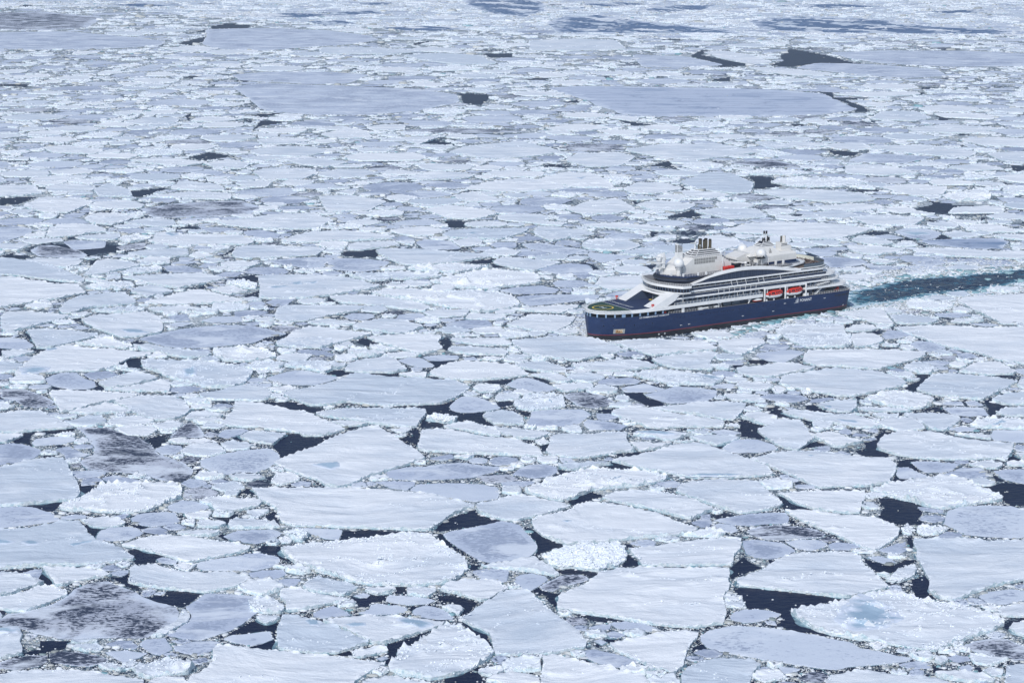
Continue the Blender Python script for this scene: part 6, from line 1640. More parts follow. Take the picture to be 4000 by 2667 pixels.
# portholes, marks
def disc(mb, u, z, r, lift=.04, nseg=10, m=0):
    c = hull_v(u, z) + lift; mb.add([(u + r * math.cos(6.2832 * i / nseg), hull_v(u + r * math.cos(6.2832 * i / nseg), z) + lift, z + r * math.sin(6.2832 * i / nseg)) for i in range(nseg)], [tuple(range(nseg))])
for u in (113.5, 111.7, 109.3, 106.9, 105.2, 102.9, 100.5, 98.7, 97.2, 94.0, 92.7, 90.2, 87.6, 85.7, 83.8, 81.2, 79.9, 77.5, 74.9, 74.1, 70.5, 67.3, 64.3, 61.9, 59.0, 55.9, 54.4, 51.5, 48.6):
    mb = MB(); disc(mb, u, 8.1, .24); mb.build('porthole', M_PORTH, SHIP)
for u in (121.0, 124.4, 130.3, 135.1, 139.9, 143.6):
    mb = MB(); disc(mb, u, 6.9, .26); mb.build('porthole', M_PORTH, SHIP)
mb = MB()
for u, z in ((141, 9.3), (136.5, 9.2), (132.5, 9.2), (128.4, 9.3), (144.5, 9.3)): mb.add([(u + a, hull_v(u + a, z + b) + .04, z + b) for a, b in ((-.45, -.07), (.45, -.07), (.45, .07), (-.45, .07))], [(3, 2, 1, 0)])
for u, z, a_, b_ in ((97, 4.9, 1.2, .05), (91.6, 5.6, 1.2, .05), (64.2, 5.2, 1.2, .05), (97, 6.1, 1.2, .05), (64.2, 6.2, 1.2, .05), (49.5, 6.4, 1.0, .05)): mb.add([(u + a, hull_v(u + a, z + b) + .04, z + b) for a, b in ((-a_, -b_), (a_, -b_), (a_, b_), (-a_, b_))], [(3, 2, 1, 0)])
mb.build('hull_vent', M_SHADE, SHIP)
for u, z in ((104.8, 4.2), (100.1, 4.2), (68.3, 4.6), (49.9, 4.9), (42.8, 7.9), (18, 7.9)):
    mb = MB()
    for du in (-.42, .1, .42): mb.add([(u + du + a, hull_v(u + a, z + b) + .045, z + b) for a, b in ((-.18, -.14), (.18, -.14), (.18, .14), (-.18, .14))], [(3, 2, 1, 0)])
    mb.build('draught_mark', M_MARK, SHIP)
def cross(u, z, r=.45):
    mb = MB()
    for a_, b_ in ((r, .13), (.13, r)): mb.add([(u + a, hull_v(u + a, z + b) + .05 + (.004 if a_ > .2 else 0), z + b) for a, b in ((-a_, -b_), (a_, -b_), (a_, b_), (-a_, b_))], [(3, 2, 1, 0)])
    mb.build('thruster_mark', M_MARK, SHIP)
cross(117.3, 1.3); cross(114.0, 1.35); cross(5.2, 3.0, .4)
# anchor pocket
z0, z1 = 3.15, 5.35
def patch(name, u0, u1, z0, z1, mat, lift, nu=6, parent=SHIP):
    us = np.linspace(u0, u1, nu); mb = MB(); mb.add([(u, hull_v(u, z) + lift, z) for z in (z0, z1) for u in us], [(i, i + nu, i + 1 + nu, i + 1) for i in range(nu - 1)])
    return mb.build(name, mat, parent)
ap = patch('anchor_pocket', 134.6, 139.6, 3.15, 5.3, M_STEELW, .06)
patch('anchor_recess', 135.5, 138.7, 3.35, 5.15, M_RUST, .10, parent=ap)
# stern mooring openings
for u0, u1 in ((11.6, 10.5), (9.9, 7.4), (6.9, 4.4), (3.7, 2.4)): patch('mooring_port', u1, u0, 7.95, 8.75, M_SHADE, .05, 4)

# accommodation decks ------------------------------------------------
def aft_outline(ue, uf, b=13.7, full=6.0, inset=0.0, k=8):
    b -= inset; P = [(uf, b)]
    for i in range(k + 1):
        t = i / k * math.pi / 2; P.append((ue + full + inset - (full) * math.sin(t) * 1.0, b * (math.cos(t) ** .55 if i < k else 0) if i else b))
    return P + [(x, -y) for x, y in P[::-1][1:]]
DG = lambda *a, **k: MB().prism(*a, **k)
# level: slab z0,z1, aft end, forward end, wall aft, wall forward
DG(aft_outline(.3, 30.2, 13.9, 7.5), 13.05, 14.1).build('deck_band', M_WHITE, SHIP, bevel=.08)
DG(aft_outline(4.6, 107.6, 13.6, 8), 16.3, 17.12).build('deck_band', M_WHITE, SHIP, bevel=.08)
DG(aft_outline(7.0, 105, 13.6, 8.5), 18.9, 19.8).build('deck_band', M_WHITE, SHIP, bevel=.08)
DG(aft_outline(12.5, 98.6, 13.6, 10), 22.1, 22.8).build('deck_band', M_WHITE, SHIP, bevel=.08)
DG(aft_outline(13.4, 36, 13.5, 10), 22.82, 24.05).build('terrace_rim', M_WHITE, SHIP, bevel=.08)
st = MB(); Q = aft_outline(13.36, 33, 13.54, 10)[1:8]; Q = [(33.5, 13.54)] + Q; m = len(Q)
st.add([(u, v, 23.2) for u, v in Q] + [(u, v, 23.62) for u, v in Q], [(i, i + m, i + 1 + m, i + 1) for i in range(m - 1)]); st.build('dark_stripe', M_SHADE, SHIP)
for nm, ue, uf, z0, z1, b in (('promenade_wall', 12, 107, 10.02, 13.04, 11.2), ('cabin_wall', 8.5, 108.6, 14.12, 16.28, 11.7), ('cabin_wall', 10.5, 108.2, 17.14, 18.88, 11.7), ('cabin_wall', 14, 104, 19.82, 22.08, 11.7)):
    if z0 > 14.2: DG(aft_outline(ue, uf, b, 6), z0, z1).build(nm, M_WALLB, SHIP)
    else:
        DG(aft_outline(ue, 29.8, b, 6), z0, z1).build(nm, M_WALLB, SHIP); DG([(29.9, 9.4), (56.2, 9.4), (56.2, -9.4), (29.9, -9.4)], z0, z1 if z0 > 12 else 14.1).build(nm, M_WALLB, SHIP)
        DG([(56.3, b), (uf, b), (uf, -b), (56.3, -b)], z0, z1).build(nm, M_WALLB, SHIP)

def rail(parent, pts, z, h=1.05, step=1.5, closed=False, mat=None, rails=3, name='railing', r=.035):
    mb = MB(); P = np.array(pts, float); sg = np.r_[0, np.cumsum(np.hypot(*(P[1:] - P[:-1]).T))]
    ss = np.linspace(0, sg[-1], max(2, int(sg[-1] / step) + 1)); C = [(float(np.interp(s, sg, P[:, 0])), float(np.interp(s, sg, P[:, 1]))) for s in ss]
    zz = z if callable(z) else (lambda u: z)
    for c in C: mb.box((c[0] - r, c[1] - r, zz(c[0])), (c[0] + r, c[1] + r, zz(c[0]) + h))
    for k in range(rails):
        q = h * (k + 1) / rails
        for a, b in zip(C[:-1], C[1:]): mb.tube((*a, zz(a[0]) + q), (*b, zz(b[0]) + q), r * (1.1 if k == rails - 1 else .6), n=4, cap=False)
    return mb.build(name, mat or M_WHITE, parent)
# balcony fronts: dark glass with a white hand rail
for z0, h, u0, u1 in ((17.12, 1.2, 20, 105.5), (19.8, 1.2, 17, 98.5)):
    f = MB().box((u0, 13.40, z0), (u1, 13.46, z0 + h)).build('balcony_glass', M_ARCHGLASS, SHIP)
    MB().box((u0, 13.36, z0 + h + .003), (u1, 13.54, z0 + h + .12)).build('hand_rail', M_WHITE, f)
rail(SHIP, [(56.6, 13.95), (108.6, 13.95)], 14.0, 1.05, 1.8, rails=2, r=.05)
MB().box((56.8, 13.78, 14.0), (108, 13.81, 14.75)).build('balcony_glass', M_DIV, SHIP)
def arc(ue, uf, b, full, inset=.15, cut=99): 
    return [p for p in aft_outline(ue, uf, b, full, inset)][:-1]
rail(SHIP, arc(.3, 29.8, 13.9, 7.5), 14.1, 1.05, 1.4); rail(SHIP, arc(4.6, 19.5, 13.6, 8), 17.12, 1.05, 1.4); rail(SHIP, arc(7, 17, 13.6, 8.5), 19.8, 1.05, 1.4)
rail(SHIP, [(u, v) for u, v in outline(TO, off=.2, umax=27)], 10.05, 1.15, 1.5)
rail(SHIP, [(81, 13.9), (102.6, 13.9)], 10.1, 1.15, 1.5); rail(SHIP, [(104.2, 13.9), (112, 13.9)], 10.1, 1.15, 1.5)

# cabins: partition, window and curtain repeated along each balcony deck
CAB = []
proto_w = MB().box((-.95, 11.7, 0), (.95, 11.76, 1)); 
def cabin(u, z0, z1, pw=1.0):
    h = z1 - z0
    MB_ = MB().box((u - 1.0, 11.70, z0 + .02), (u + .75, 11.77, z1 - .05)).build('cabin_window', M_DOOR, SHIP)
    MB().box((u + .1, 11.775, z0 + .05), (u + .5 * pw, 11.80, z1 - .1)).build('curtain', M_CURT, MB_)
    MB().box((u + 1.50, 11.72, z0 + .003), (u + 1.58, 13.3, z1 - .003)).build('partition', M_DIV, SHIP)
rc = random.Random(5)
for z0, z1, u0, u1 in ((14.1, 16.3, 57.5, 106), (17.12, 18.9, 22, 104), (19.8, 22.1, 19, 97)):
    u = u0 + 1.4
    while u < u1 - 1.2: cabin(u, z0, z1, rc.choice((.9, 1.2, 1.5))); u += 3.13
for u in (22, 25, 28): cabin(u, 14.1, 16.3)
for u in np.arange(19, 28, 3.2): MB().box((u, 11.2, 10.9), (u + 1.6, 11.27, 12.3)).build('promenade_window', M_DGLASS, SHIP)
for u in np.arange(84, 103, 2.9): MB().box((u, 11.2, 10.7), (u + 1.9, 11.27, 12.6)).build('promenade_window', M_DGLASS, SHIP)
# white uprights between the decks
for u in (82.6, 79.4, 76.2, 73.0, 69.8, 66.6, 63.4, 60.2): MB().box((u, 13.42, 17.13), (u + .16, 13.58, 18.89)).build('upright', M_WHITE, SHIP)
for u in (74.6, 71.2, 66, 58.5, 55.3, 45.0, 101): 
    if u < 100: MB().side([(u, 19.81), (u + .22, 19.81), (u + 1.0, 22.09), (u + .75, 22.09)], 13.48, 13.62).build('upright', M_WHITE, SHIP)
for u in (71.5, 68, 63.3, 58.5): MB().box((u, 13.6, 14.05), (u + .16, 13.75, 16.29)).build('upright', M_WHITE, SHIP)
MB().box((103.6, 13.7, 14.0), (103.8, 13.9, 19.6)).build('upright', M_WHITE, SHIP)
MB().box((102.9, 13.1, 10.0), (104.1, 14.05, 12.42)).build('corner_post', M_WHITE, SHIP, bevel=.08)
for u in (55.1, 42.4, 29.6): MB().box((u - .32, 13.45, 10.0), (u + .32, 13.98, 16.32)).build('boat_deck_post', M_WHITE, SHIP, bevel=.05)
MB().box((29.4, 12.6, 15.75), (55.4, 13.55, 16.29)).build('davit_beam', M_WHITE, SHIP)
# slanted louvred awning at the stern
aw = MB()
for i in range(9): aw.box((15.4 + .9 * i, 11.9 - .0, 15.9 - .11 * i - .05), (15.9 + .9 * i, 14.6, 15.9 - .11 * i + .04))
for v in (11.9, 13.2, 14.6): aw.side([(15.2, 15.95), (23.2, 14.95), (23.2, 14.8), (15.2, 15.8)], v - .07, v + .07)
aw.build('awning', M_WHITE, SHIP)
st_ = MB().side([(22.6, 10.1), (23.4, 10.1), (19.4, 13.1), (18.6, 13.1)], 12.9, 13.05); st_.side([(22.6, 10.1), (23.4, 10.1), (19.4, 13.1), (18.6, 13.1)], 11.9, 12.0)
for i in range(10): st_.box((22.6 - .4 * i, 12.02, 10.4 + .28 * i), (23.0 - .4 * i, 12.88, 10.46 + .28 * i))
st_.build('stairway', M_WHITE, SHIP)

# bow hood: two sloping arms and a cross piece round the open well
for s in (1, -1):
    MB().side([(121.6, 13.92), (108.6, 19.72), (103.6, 19.72), (107.4, 17.13), (107.75, 16.28), (112.6, 13.92)], s * 7.3, s * 13.85).build('hood_arm', M_WHITE, SHIP, bevel=.1)
    MB().side([(121.2, 13.94), (112.2, 18.0), (104.4, 18.0), (104.4, 13.94)], s * 7.15, s * 7.28).build('well_side', M_WALLB, SHIP)
    MB().side([(121.0, 13.94), (109.0, 19.2), (104.2, 19.2), (104.2, 13.94)], s * 11.9, s * 12.3).build('arm_wall', M_WALLB, SHIP)
MB().side([(112.2, 18.05), (108.6, 19.68), (106, 19.68), (106, 18.05)], -7.28, 7.28).build('hood_bridge', M_WHITE, SHIP)
MB().box((104.1, -7.1, 13.94), (104.5, 7.1, 18.0)).build('well_back', M_WALLB, SHIP)
rail(SHIP, [(108.5, -7), (108.5, 7)], 16.4, 1.2, 1.0, name='well_railing')
MB().box((104.6, -7.1, 16.1), (108.9, 7.1, 16.35)).build('well_gallery', M_WALLB, SHIP)
MB().tube((110.5, 5.6, 13.95), (110.5, 5.6, 14.6), .25).ball((110.5, 5.6, 15.6), 1.15, sq=(.9, .9, 1.1)).build('searchlight', M_STEELW, SHIP, True)
MB().box((108.6, -1.5, 14.0), (108.9, .6, 16.0)).build('well_window', new_mat('pale_green_glass', (.30, .42, .38), .2), SHIP)
MB().box((109.3, -3.8, 13.94), (110.6, -2.3, 14.15)).build('yellow_pallet', M_YEL, SHIP)
MB().tube((110.3, -.9, 13.95), (110.3, -.9, 18.4), .07, n=6).build('flag_staff', M_WHITE, SHIP)

# navigating bridge
BR = [(99, 14.3), (101.2, 17.0), (105.8, 16.6), (108.4, 12.2), (110.3, 8), (111.6, 4), (112.0, 0)]
def mir(P): return P + [(u, -v) for u, v in P[::-1] if v > 0.01]
def grow(P, d): 
    c = (95, 0); return [(u + d * (1 if u > 100 else 0), v + d * (1 if v > 0 else -1 if v < 0 else 0)) for u, v in P]
BRF = mir(BR)
BRW = [(99.3, 13.9), (101.6, 16.3), (105.2, 15.9), (107.9, 11.8), (109.7, 7.8), (110.8, 4), (111.1, 0)]
DG(mir([(99.0, 14.0), (101.4, 16.7), (105.7, 16.3), (108.5, 12.1), (110.3, 8), (111.5, 4), (111.8, 0)]), 19.3, 19.78).build('bridge_sill', M_WHITE, SHIP, bevel=.08)
DG(mir(BRW), 19.8, 21.7, top=mir([(u + .35, v + .25 * (v > 0)) for u, v in BRW])).build('bridge_windows', M_DGLASS, SHIP)
mu = MB(); W_ = mir(BRW); A_ = np.array(W_); sg = np.r_[0, np.cumsum(np.hypot(*(A_[1:] - A_[:-1]).T))]
for s_ in np.arange(2.0, sg[-1] - 1.5, 1.55):
    u, v = np.interp(s_, sg, A_[:, 0]), np.interp(s_, sg, A_[:, 1]); mu.tube((u + .06, v + .05 * np.sign(v), 19.8), (u + .42, v + .31 * np.sign(v), 21.7), .06, n=4)
mu.build('window_mullions', M_LBLUE, SHIP)
DG(BRF, 21.7, 22.9).build('bridge_band', M_WHITE, SHIP, bevel=.1)
MB().prism(mir([(u - .3, v - .3 * (v > 0)) for u, v in BR]), 22.86, 22.93).build('bridge_roof_deck', M_DECKG, SHIP)
rail(SHIP, mir([(u - .15, v - .2 * (v > 0)) for u, v in BR])[1:-1], 22.9, 1.1, 1.2)
# observation lounge
LN = [(90, 11.6), (100.6, 11.3), (103.2, 9.6), (106.0, 6), (107.4, 3), (107.8, 0)]
LT = [(90, 11.9), (99.5, 11.7), (102.2, 9.9), (105.0, 6.2), (106.4, 3), (106.8, 0)]
LM = [(90, 12.1), (101.0, 11.8), (103.7, 10.0), (106.6, 6.2), (108.0, 3), (108.4, 0)]
DG(mir(LN), 22.94, 24.3).build('lounge_windows', M_DGLASS, SHIP)
DG(mir(LM), 24.3, 24.55).build('lounge_eave', M_WALLB, SHIP)
DG(mir(LM), 24.553, 25.6, top=mir(LT)).build('lounge_skylight', M_SHADE, SHIP)
DG(mir([(u + .15, v + .1 * (v > 0)) for u, v in LT]), 25.603, 26.15).build('lounge_roof', M_NAVY, SHIP)
DG([(36, 11.2), (99, 11.2), (99, -11.2), (36, -11.2)], 22.82, 25.9).build('upper_core', M_WALLB, SHIP)
DG([(38, 12.3), (93, 12.3), (93, -12.3), (38, -12.3)], 25.9, 26.2).build('roof_deck', M_DECKG, SHIP)
rail(SHIP, [(75.5, 12.0), (93, 12.0), (99, 11.6), (102.2, 9.8), (105, 6.2), (106.4, 3), (106.8, 0), (106.4, -3), (105, -6.2), (102.2, -9.8), (99, -11.6), (85, -12)], 26.17, 1.1, 1.4)
for u, v in ((104.6, 5.6), (106, -1), (101.0, 10.2), (93.5, 11.6), (89.0, 11.8)): MB().box((u - .3, v - .35, 26.17), (u + .35, v + .35, 27.6)).build('deck_locker', M_WHITE, SHIP, bevel=.05)

# arched roof edge and its glazing
AO = [(98.6, 22.75), (93, 24.3), (88, 25.5), (83, 26.5), (77, 27.2), (70.5, 27.6), (64, 27.65), (57, 27.3), (51.5, 26.7), (46, 25.9), (41, 25.1), (36.5, 24.3), (33, 24.0)]
AI = [(98.3, 22.72), (93, 23.75), (88.2, 24.85), (83.4, 25.5), (77, 26.15), (70.6, 26.45), (64, 26.35), (57.4, 25.8), (51, 25.15), (44.2, 24.2), (40, 23.45), (35.6, 22.9), (33, 22.83)]
for s in (1, -1):
    AOs, AIs = spline([a for a in AO], 4), spline([a for a in AI], 4); mb = MB(); m = len(AOs)
    sec = []
    for (u, zo), (ui, zi) in zip(AOs, AIs): sec.append([(ui, 13.62, zi), (u, 13.55, zo - .35 * min(1, (zo - zi))), (u, 13.2, zo - .08), (u, 12.4, zo), (u, 11.3, zo - .02), (u, 11.25, min(zi, zo - .3)), (ui, 12.6, zi)])
    k = 7; mb.add([(p[0], s * p[1], p[2]) for q in sec for p in q], [((i * k + j), (i * k + (j + 1) % k), ((i + 1) * k + (j + 1) % k), ((i + 1) * k + j))[::s] for i in range(m - 1) for j in range(k)])
    mb.build('roof_arch', M_WHITE, SHIP, True)
    gz = MB(); P = [(98.0, 22.81)] + [(u, z + .05) for u, z in AI[1:-1]] + [(35.9, 22.81)]; gz.side(P, s * 12.95, s * 13.1); gz.build('arch_glazing', M_ARCHGLASS, SHIP)
    if s > 0:
        gm = MB()
        for u in np.arange(39, 96, 2.4): zz = float(np.interp(u, [a[0] for a in AI[::-1]], [a[1] for a in AI[::-1]])); gm.box((u - .03, 13.1, 22.81), (u + .03, 13.14, zz))
        gm.build('glazing_bars', M_WALLB, SHIP)

# forward casing and funnels
def frustum(P, Q, z0, z1, name, mat, parent=SHIP, **k): return MB().prism(P, z0, z1, top=Q).build(name, mat, parent, **k)
DG(mir([(95, 6.4), (100.5, 6.2), (103.6, 4.2), (105.2, 2), (105.2, 0)]), 26.21, 28.7).build('forward_house', M_WARM, SHIP, bevel=.08)
frustum(mir([(95, 6.3), (100.4, 6.1), (103.5, 4.1), (105, 2), (105, 0)]), mir([(95, 5.6), (98.4, 5.2), (100.6, 3.2), (101.2, 1.6), (101.2, 0)]), 28.7, 30.2, 'forward_house_roof', M_WARM)
CS = MB().side([(70, 26.21), (70, 30.1), (75.9, 33.6), (92.6, 33.6), (98.6, 29.6), (98.6, 26.21)], -6.6, 6.6)
casing = CS.build('engine_casing', M_WARM, SHIP, bevel=.12)
MB().prism([(76.3, 6.1), (92.2, 6.1), (92.2, -6.1), (76.3, -6.1)], 33.56, 33.66).build('casing_roof', M_DECKG, casing)
wn = 0
for z0, z1 in ((31.95, 33.15), (30.55, 31.75)):
    u = 92.0
    for wdt in (1.15, .85, .85, 1.45, 1.45, 1.45, 1.45, .85, .85, 1.15)[: 10 if z0 > 31 else 9]:
        MB().box((u - wdt, 6.62, z0), (u, 6.67, z1)).build('louvre_panel', new_mat('grey_louvre', (.30, .30, .29), .6) if wn == 0 else bpy.data.materials['grey_louvre'], casing); wn += 1; u -= wdt + .2
pn = 0
for u, z, a, b in ((89.3, 29.4, .5, .5), (87.6, 28.6, .6, .9), (85.8, 28.2, .6, .8), (84, 28.9, .8, .9), (89.3, 27.8, .5, .6), (87.3, 27.2, .6, .6), (84, 27.3, .8, .8), (97, 27.4, .5, .7), (79, 28.6, .6, .5), (81.5, 29.2, .3, .5)):
    MB().box((u - a, 6.62, z - b), (u + a, 6.655, z + b)).build('casing_hatch', M_WARM, casing)
mb = MB()
for i in range(4): mb.side([(75.6 - 1.25 * i, 33.5 - .73 * i), (74.9 - 1.25 * i, 33.1 - .73 * i), (74.9 - 1.25 * i, 32.4 - .73 * i), (75.6 - 1.25 * i, 32.8 - .73 * i)], 6.62, 6.68)
mb.build('aft_slats', M_SHADE, casing)
# louvred pyramid: dark core with four white slat rings
frustum([(74.6, 4.6), (89.4, 4.6), (91, 2), (91, -2), (89.4, -4.6), (74.6, -4.6)], [(77, 2.4), (86.4, 2.4), (87.6, 1), (87.6, -1), (86.4, -2.4), (77, -2.4)], 33.67, 36.1, 'funnel_louvre_core', M_SHADE)
lc = bpy.context.scene.objects['funnel_louvre_core']
def slat_rings(base, top, z0, z1, n, th, name, mat, corners=True, extra=.18):
    mb = MB(); b = np.array(base, float); t = np.array(top, float); c = b.mean(0)
    for i in range(n):
        f = i / (n - 1) if n > 1 else 0; f2 = min(1, f + th / (z1 - z0)); z = z0 + (z1 - z0) * f * (1 - th / (z1 - z0))
        P = b * (1 - f) + t * f; P = c + (P - c) * (1 + extra / 5); P2 = b * (1 - f2) + t * f2; P2 = c + (P2 - c) * (1 + extra / 5)
        mb.prism([tuple(p) for p in P], z, z + th, top=[tuple(p) for p in P2])
    if corners:
        for p, q in zip(b, t): mb.tube((*(c + (p - c) * 1.03), z0), (*(c + (q - c) * 1.03), z1), .12, n=5)
    return mb.build(name, mat, SHIP)
slat_rings([(74.6, 4.6), (89.4, 4.6), (91, 2), (91, -2), (89.4, -4.6), (74.6, -4.6)], [(77, 2.4), (86.4, 2.4), (87.6, 1), (87.6, -1), (86.4, -2.4), (77, -2.4)], 33.67, 36.3, 4, .3, 'funnel_slats', M_WHITE)
rail(SHIP, [(75.9, 6.3), (92.2, 6.3), (94, 3), (94, -3), (92.2, -6.3)], 33.6, .9, 1.2, name='casing_railing')
for i, (u, v, r, h) in enumerate(((84.4, .6, .66, 41.3), (83.0, -.6, .6, 40.9), (81.4, 1.0, .66, 41.2), (80.0, -.3, .6, 40.9), (78.7, 1.0, .66, 40.6), (82.6, 1.3, .5, 40.7))):
    p = MB().tube((u, v, 35.9), (u, v, h - .55), r, n=14).build('exhaust_pipe', M_BRONZE, SHIP, True)
    MB().tube((u, v, h - .549), (u, v, h), r * 1.04, n=14).build('pipe_mouth', M_SOOT, p, True)
for u, v, h, r in ((85.1, .2, 38.6, .22), (80.4, 1.5, 40.2, .18), (77.7, .6, 39.8, .2), (82.6, 1.6, 38.2, .12)): MB().tube((u, v, 36), (u, v, h), r, n=8).build('vent_pipe', M_WARM if r < .2 else M_BRONZE, SHIP, True)
mast = MB().tube((86.9, 0, 36), (86.6, 0, 40.2), .32, .2, n=8).box((86.2, -1, 39.2), (87.4, 1, 39.35)).tube((88, 0, 38.9), (88, 0, 39.6), .05).build('signal_mast', M_WHITE, SHIP)
for u, v, z, h in ((90.5, 2, 33.7, 3.6), (91, -2, 33.7, 2.4), (73.8, 2.2, 32.6, 3.0), (74.6, 1.6, 34, 2.6), (85.6, 2.4, 36, 2.4)): MB().tube((u, v, z), (u, v, z + h), .05, n=5).ball((u, v, z + h), .28 if h < 3.1 else .12, 8, 6).build('aerial', M_WHITE, SHIP)
# forward fin with slots
fin = MB().side([(94.6, 29.8), (94.6, 38.0), (97.8, 40.2), (97.9, 29.8)], -.9, .9).build('vent_fin', M_WHITE, SHIP, bevel=.05)
for i in range(6): MB().box((94.9, .9, 36.1 + .58 * i), (97.6 if i < 5 else 97.7, .93, 36.4 + .58 * i)).build('fin_slot', M_SHADE, fin)
for i in range(6): MB().box((97.9, -.7, 36.1 + .58 * i), (97.93, .7, 36.4 + .58 * i)).build('fin_slot', M_SHADE, fin)
# radar mast
rm = MB().box((105.3, -.4, 26.2), (106.6, .4, 30.0)).box((105.2, -1.0, 29.4), (106.2, -.1, 36.0)).box((105.2, .5, 29.4), (106.3, 1.3, 36.5)).box((105.0, -1.4, 34.4), (109.4, 1.4, 34.6)).box((104.9, -1.5, 31.6), (109.8, 1.5, 31.85)).box((105.2, -1.4, 29.2), (110, 1.6, 29.5))
rm.build('radar_mast', M_WHITE, SHIP)
MB().box((107.0, -2.2, 30.0), (107.3, 2.2, 30.3)).tube((107.15, 0, 29.5), (107.15, 0, 30), .18).build('radar_scanner', M_WHITE, SHIP)
for u, v, z, r in ((101.4, 7, 32.1, 2.42), (101.4, -7, 32.1, 2.42), (52.4, 7, 31.95, 2.45), (52.6, -7, 32.1, 2.5)):
    d = MB().ball((u, v, z), r, 28, 18).build('radome', M_WHITE, SHIP, True)
    bs = MB().tube((u, v, z - r - .35), (u, v, z - r + .55), r * .55, r * .62, n=20); bs.build('radome_base', M_WHITE, d, True)
    MB().tube((u, v, z - r + .18), (u, v, z - r + .30), r * .66, n=20).build('radome_seam', M_SOOT, d)
    MB().tube((u, v, 26.2 if u > 90 else 25.2), (u, v, z - r - .3), 1.1 if u > 90 else .9, .9 if u > 90 else 1.6, n=12).build('radome_pedestal', M_WARM, d)
MB().tube((77, 8.6, 26.2), (77, 8.6, 33.2), .2, .14, n=8).tube((77, 8.6, 32.9), (79, 8.6, 33.4), .07).tube((77, 8.6, 31), (78.1, 9.6, 26.4), .08).build('light_mast', M_WHITE, SHIP)

# aft casing
AB = [(30, 6.3), (52, 7), (54.6, 3.6), (63.5, 2.8), (63.5, -3), (60, -6.2), (52, -7), (30, -6.3), (28.4, -3.5), (28.4, 3.5)]
DG(AB, 26.2, 27.3).build('aft_casing_base', M_NAVY, SHIP)
DG([(u, v * 1.0) for u, v in AB], 27.303, 30.3).build('aft_casing', M_WARM, SHIP, bevel=.08)
DG([(28.6, 7.4), (49.9, 10.4), (49.9, -10.4), (28.6, -7.4)], 24.06, 26.19).build('aft_deckhouse', M_WALLB, SHIP)
frustum([(30, 6.2), (51, 6.6), (51, -6.6), (30, -6.2)], [(31, 4.6), (51, 5.4), (51, -5.4), (31, -4.6)], 30.3, 31.2, 'casing_shoulder', M_WARM)
MB().side([(64.4, 29.4), (64.2, 30.6), (58.5, 32.2), (50, 31.2), (50, 30.0), (62, 28.4)], -5.6, 3.0).build('sloped_visor', M_WARM, SHIP, bevel=.08)
hp = frustum([(58.0, 5.2), (38.6, 5.2), (37.4, -5.2), (58.0, -5.2)], [(50.8, 3.6), (42.6, 3.6), (42.0, -3.6), (50.8, -3.6)], 30.6, 34.0, 'funnel_hump', M_WARM)
frustum([(40.6, 2.9), (49.4, 2.9), (49.4, -2.9), (40.6, -2.9)], [(43.2, 1.5), (46.6, 1.5), (46.6, -1.5), (43.2, -1.5)], 34.0, 36.6, 'aft_louvre_core', M_SHADE)
slat_rings([(40.6, 2.9), (49.4, 2.9), (49.4, -2.9), (40.6, -2.9)], [(43.2, 1.5), (46.6, 1.5), (46.6, -1.5), (43.2, -1.5)], 34.02, 36.75, 5, .3, 'aft_funnel_slats', M_WHITE)
# black sails on the aft funnel, laid on its sloping side
def hump_map(x, y): z = 31.3 + y; f = (z - 30.6) / 3.4; return (46.9 - x, 5.2 - 1.6 * f + .06, z)
sails(hump_map, M_SOOT, 'funnel_emblem', .95)
for i, (u, v, h) in enumerate(((45.6, .5, 41.5), (44.9, -.4, 41.1), (44.2, .5, 41.4), (43.6, -.3, 40.8))):
    p = MB().tube((u, v, 36.6), (u, v, h - 1.3), .24, n=10).build('aft_exhaust', M_WHITE, SHIP, True); MB().tube((u, v, h - 1.299), (u, v, h), .42, n=12).build('exhaust_head', M_SOOT, p, True)
for u, v, h in ((46.6, .8, 38.2), (46.0, 1.3, 38.3), (43.1, 1.2, 38.4), (42.8, -.2, 38.5), (44.4, 1.5, 37.8)):
    MB().tube((u, v, 36.5), (u, v, h), .34, n=12).build('short_exhaust', M_SOOT, SHIP, True)
MB().tube((46.7, 0, 36.7), (46.9, 0, 42.4), .08, n=5).tube((46.9, 0, 42.2), (47.3, 0, 42.8), .12, n=5).build('wind_mast', M_WHITE, SHIP)
tw = DG([(29.6, 1.9), (36.0, 1.9), (36.4, -1.9), (29.6, -1.9)], 31.0, 33.3).prism([(32.2, 1.9), (36.0, 1.9), (36.4, -1.9), (32.2, -1.9)], 33.3, 35.0).build('aft_vent_tower', M_WARM, SHIP)
for z in (33.5, 34.2): MB().box((32.4, 1.9, z), (35.9, 1.94, z + .28)).build('tower_slot', M_SHADE, tw)
p = MB().tube((33.2, .5, 35.0), (33.2, .5, 38.2), .82, n=18).build('white_funnel', M_WARM, SHIP, True)
MB().tube((34.6, 0, 35.0), (34.6, 0, 38.0), .42, n=12).build('brown_pipe', M_BRONZE, SHIP, True)
rail(SHIP, [(32, 1.9), (36.1, 1.9)], 35.0, .8, .8, name='tower_railing')
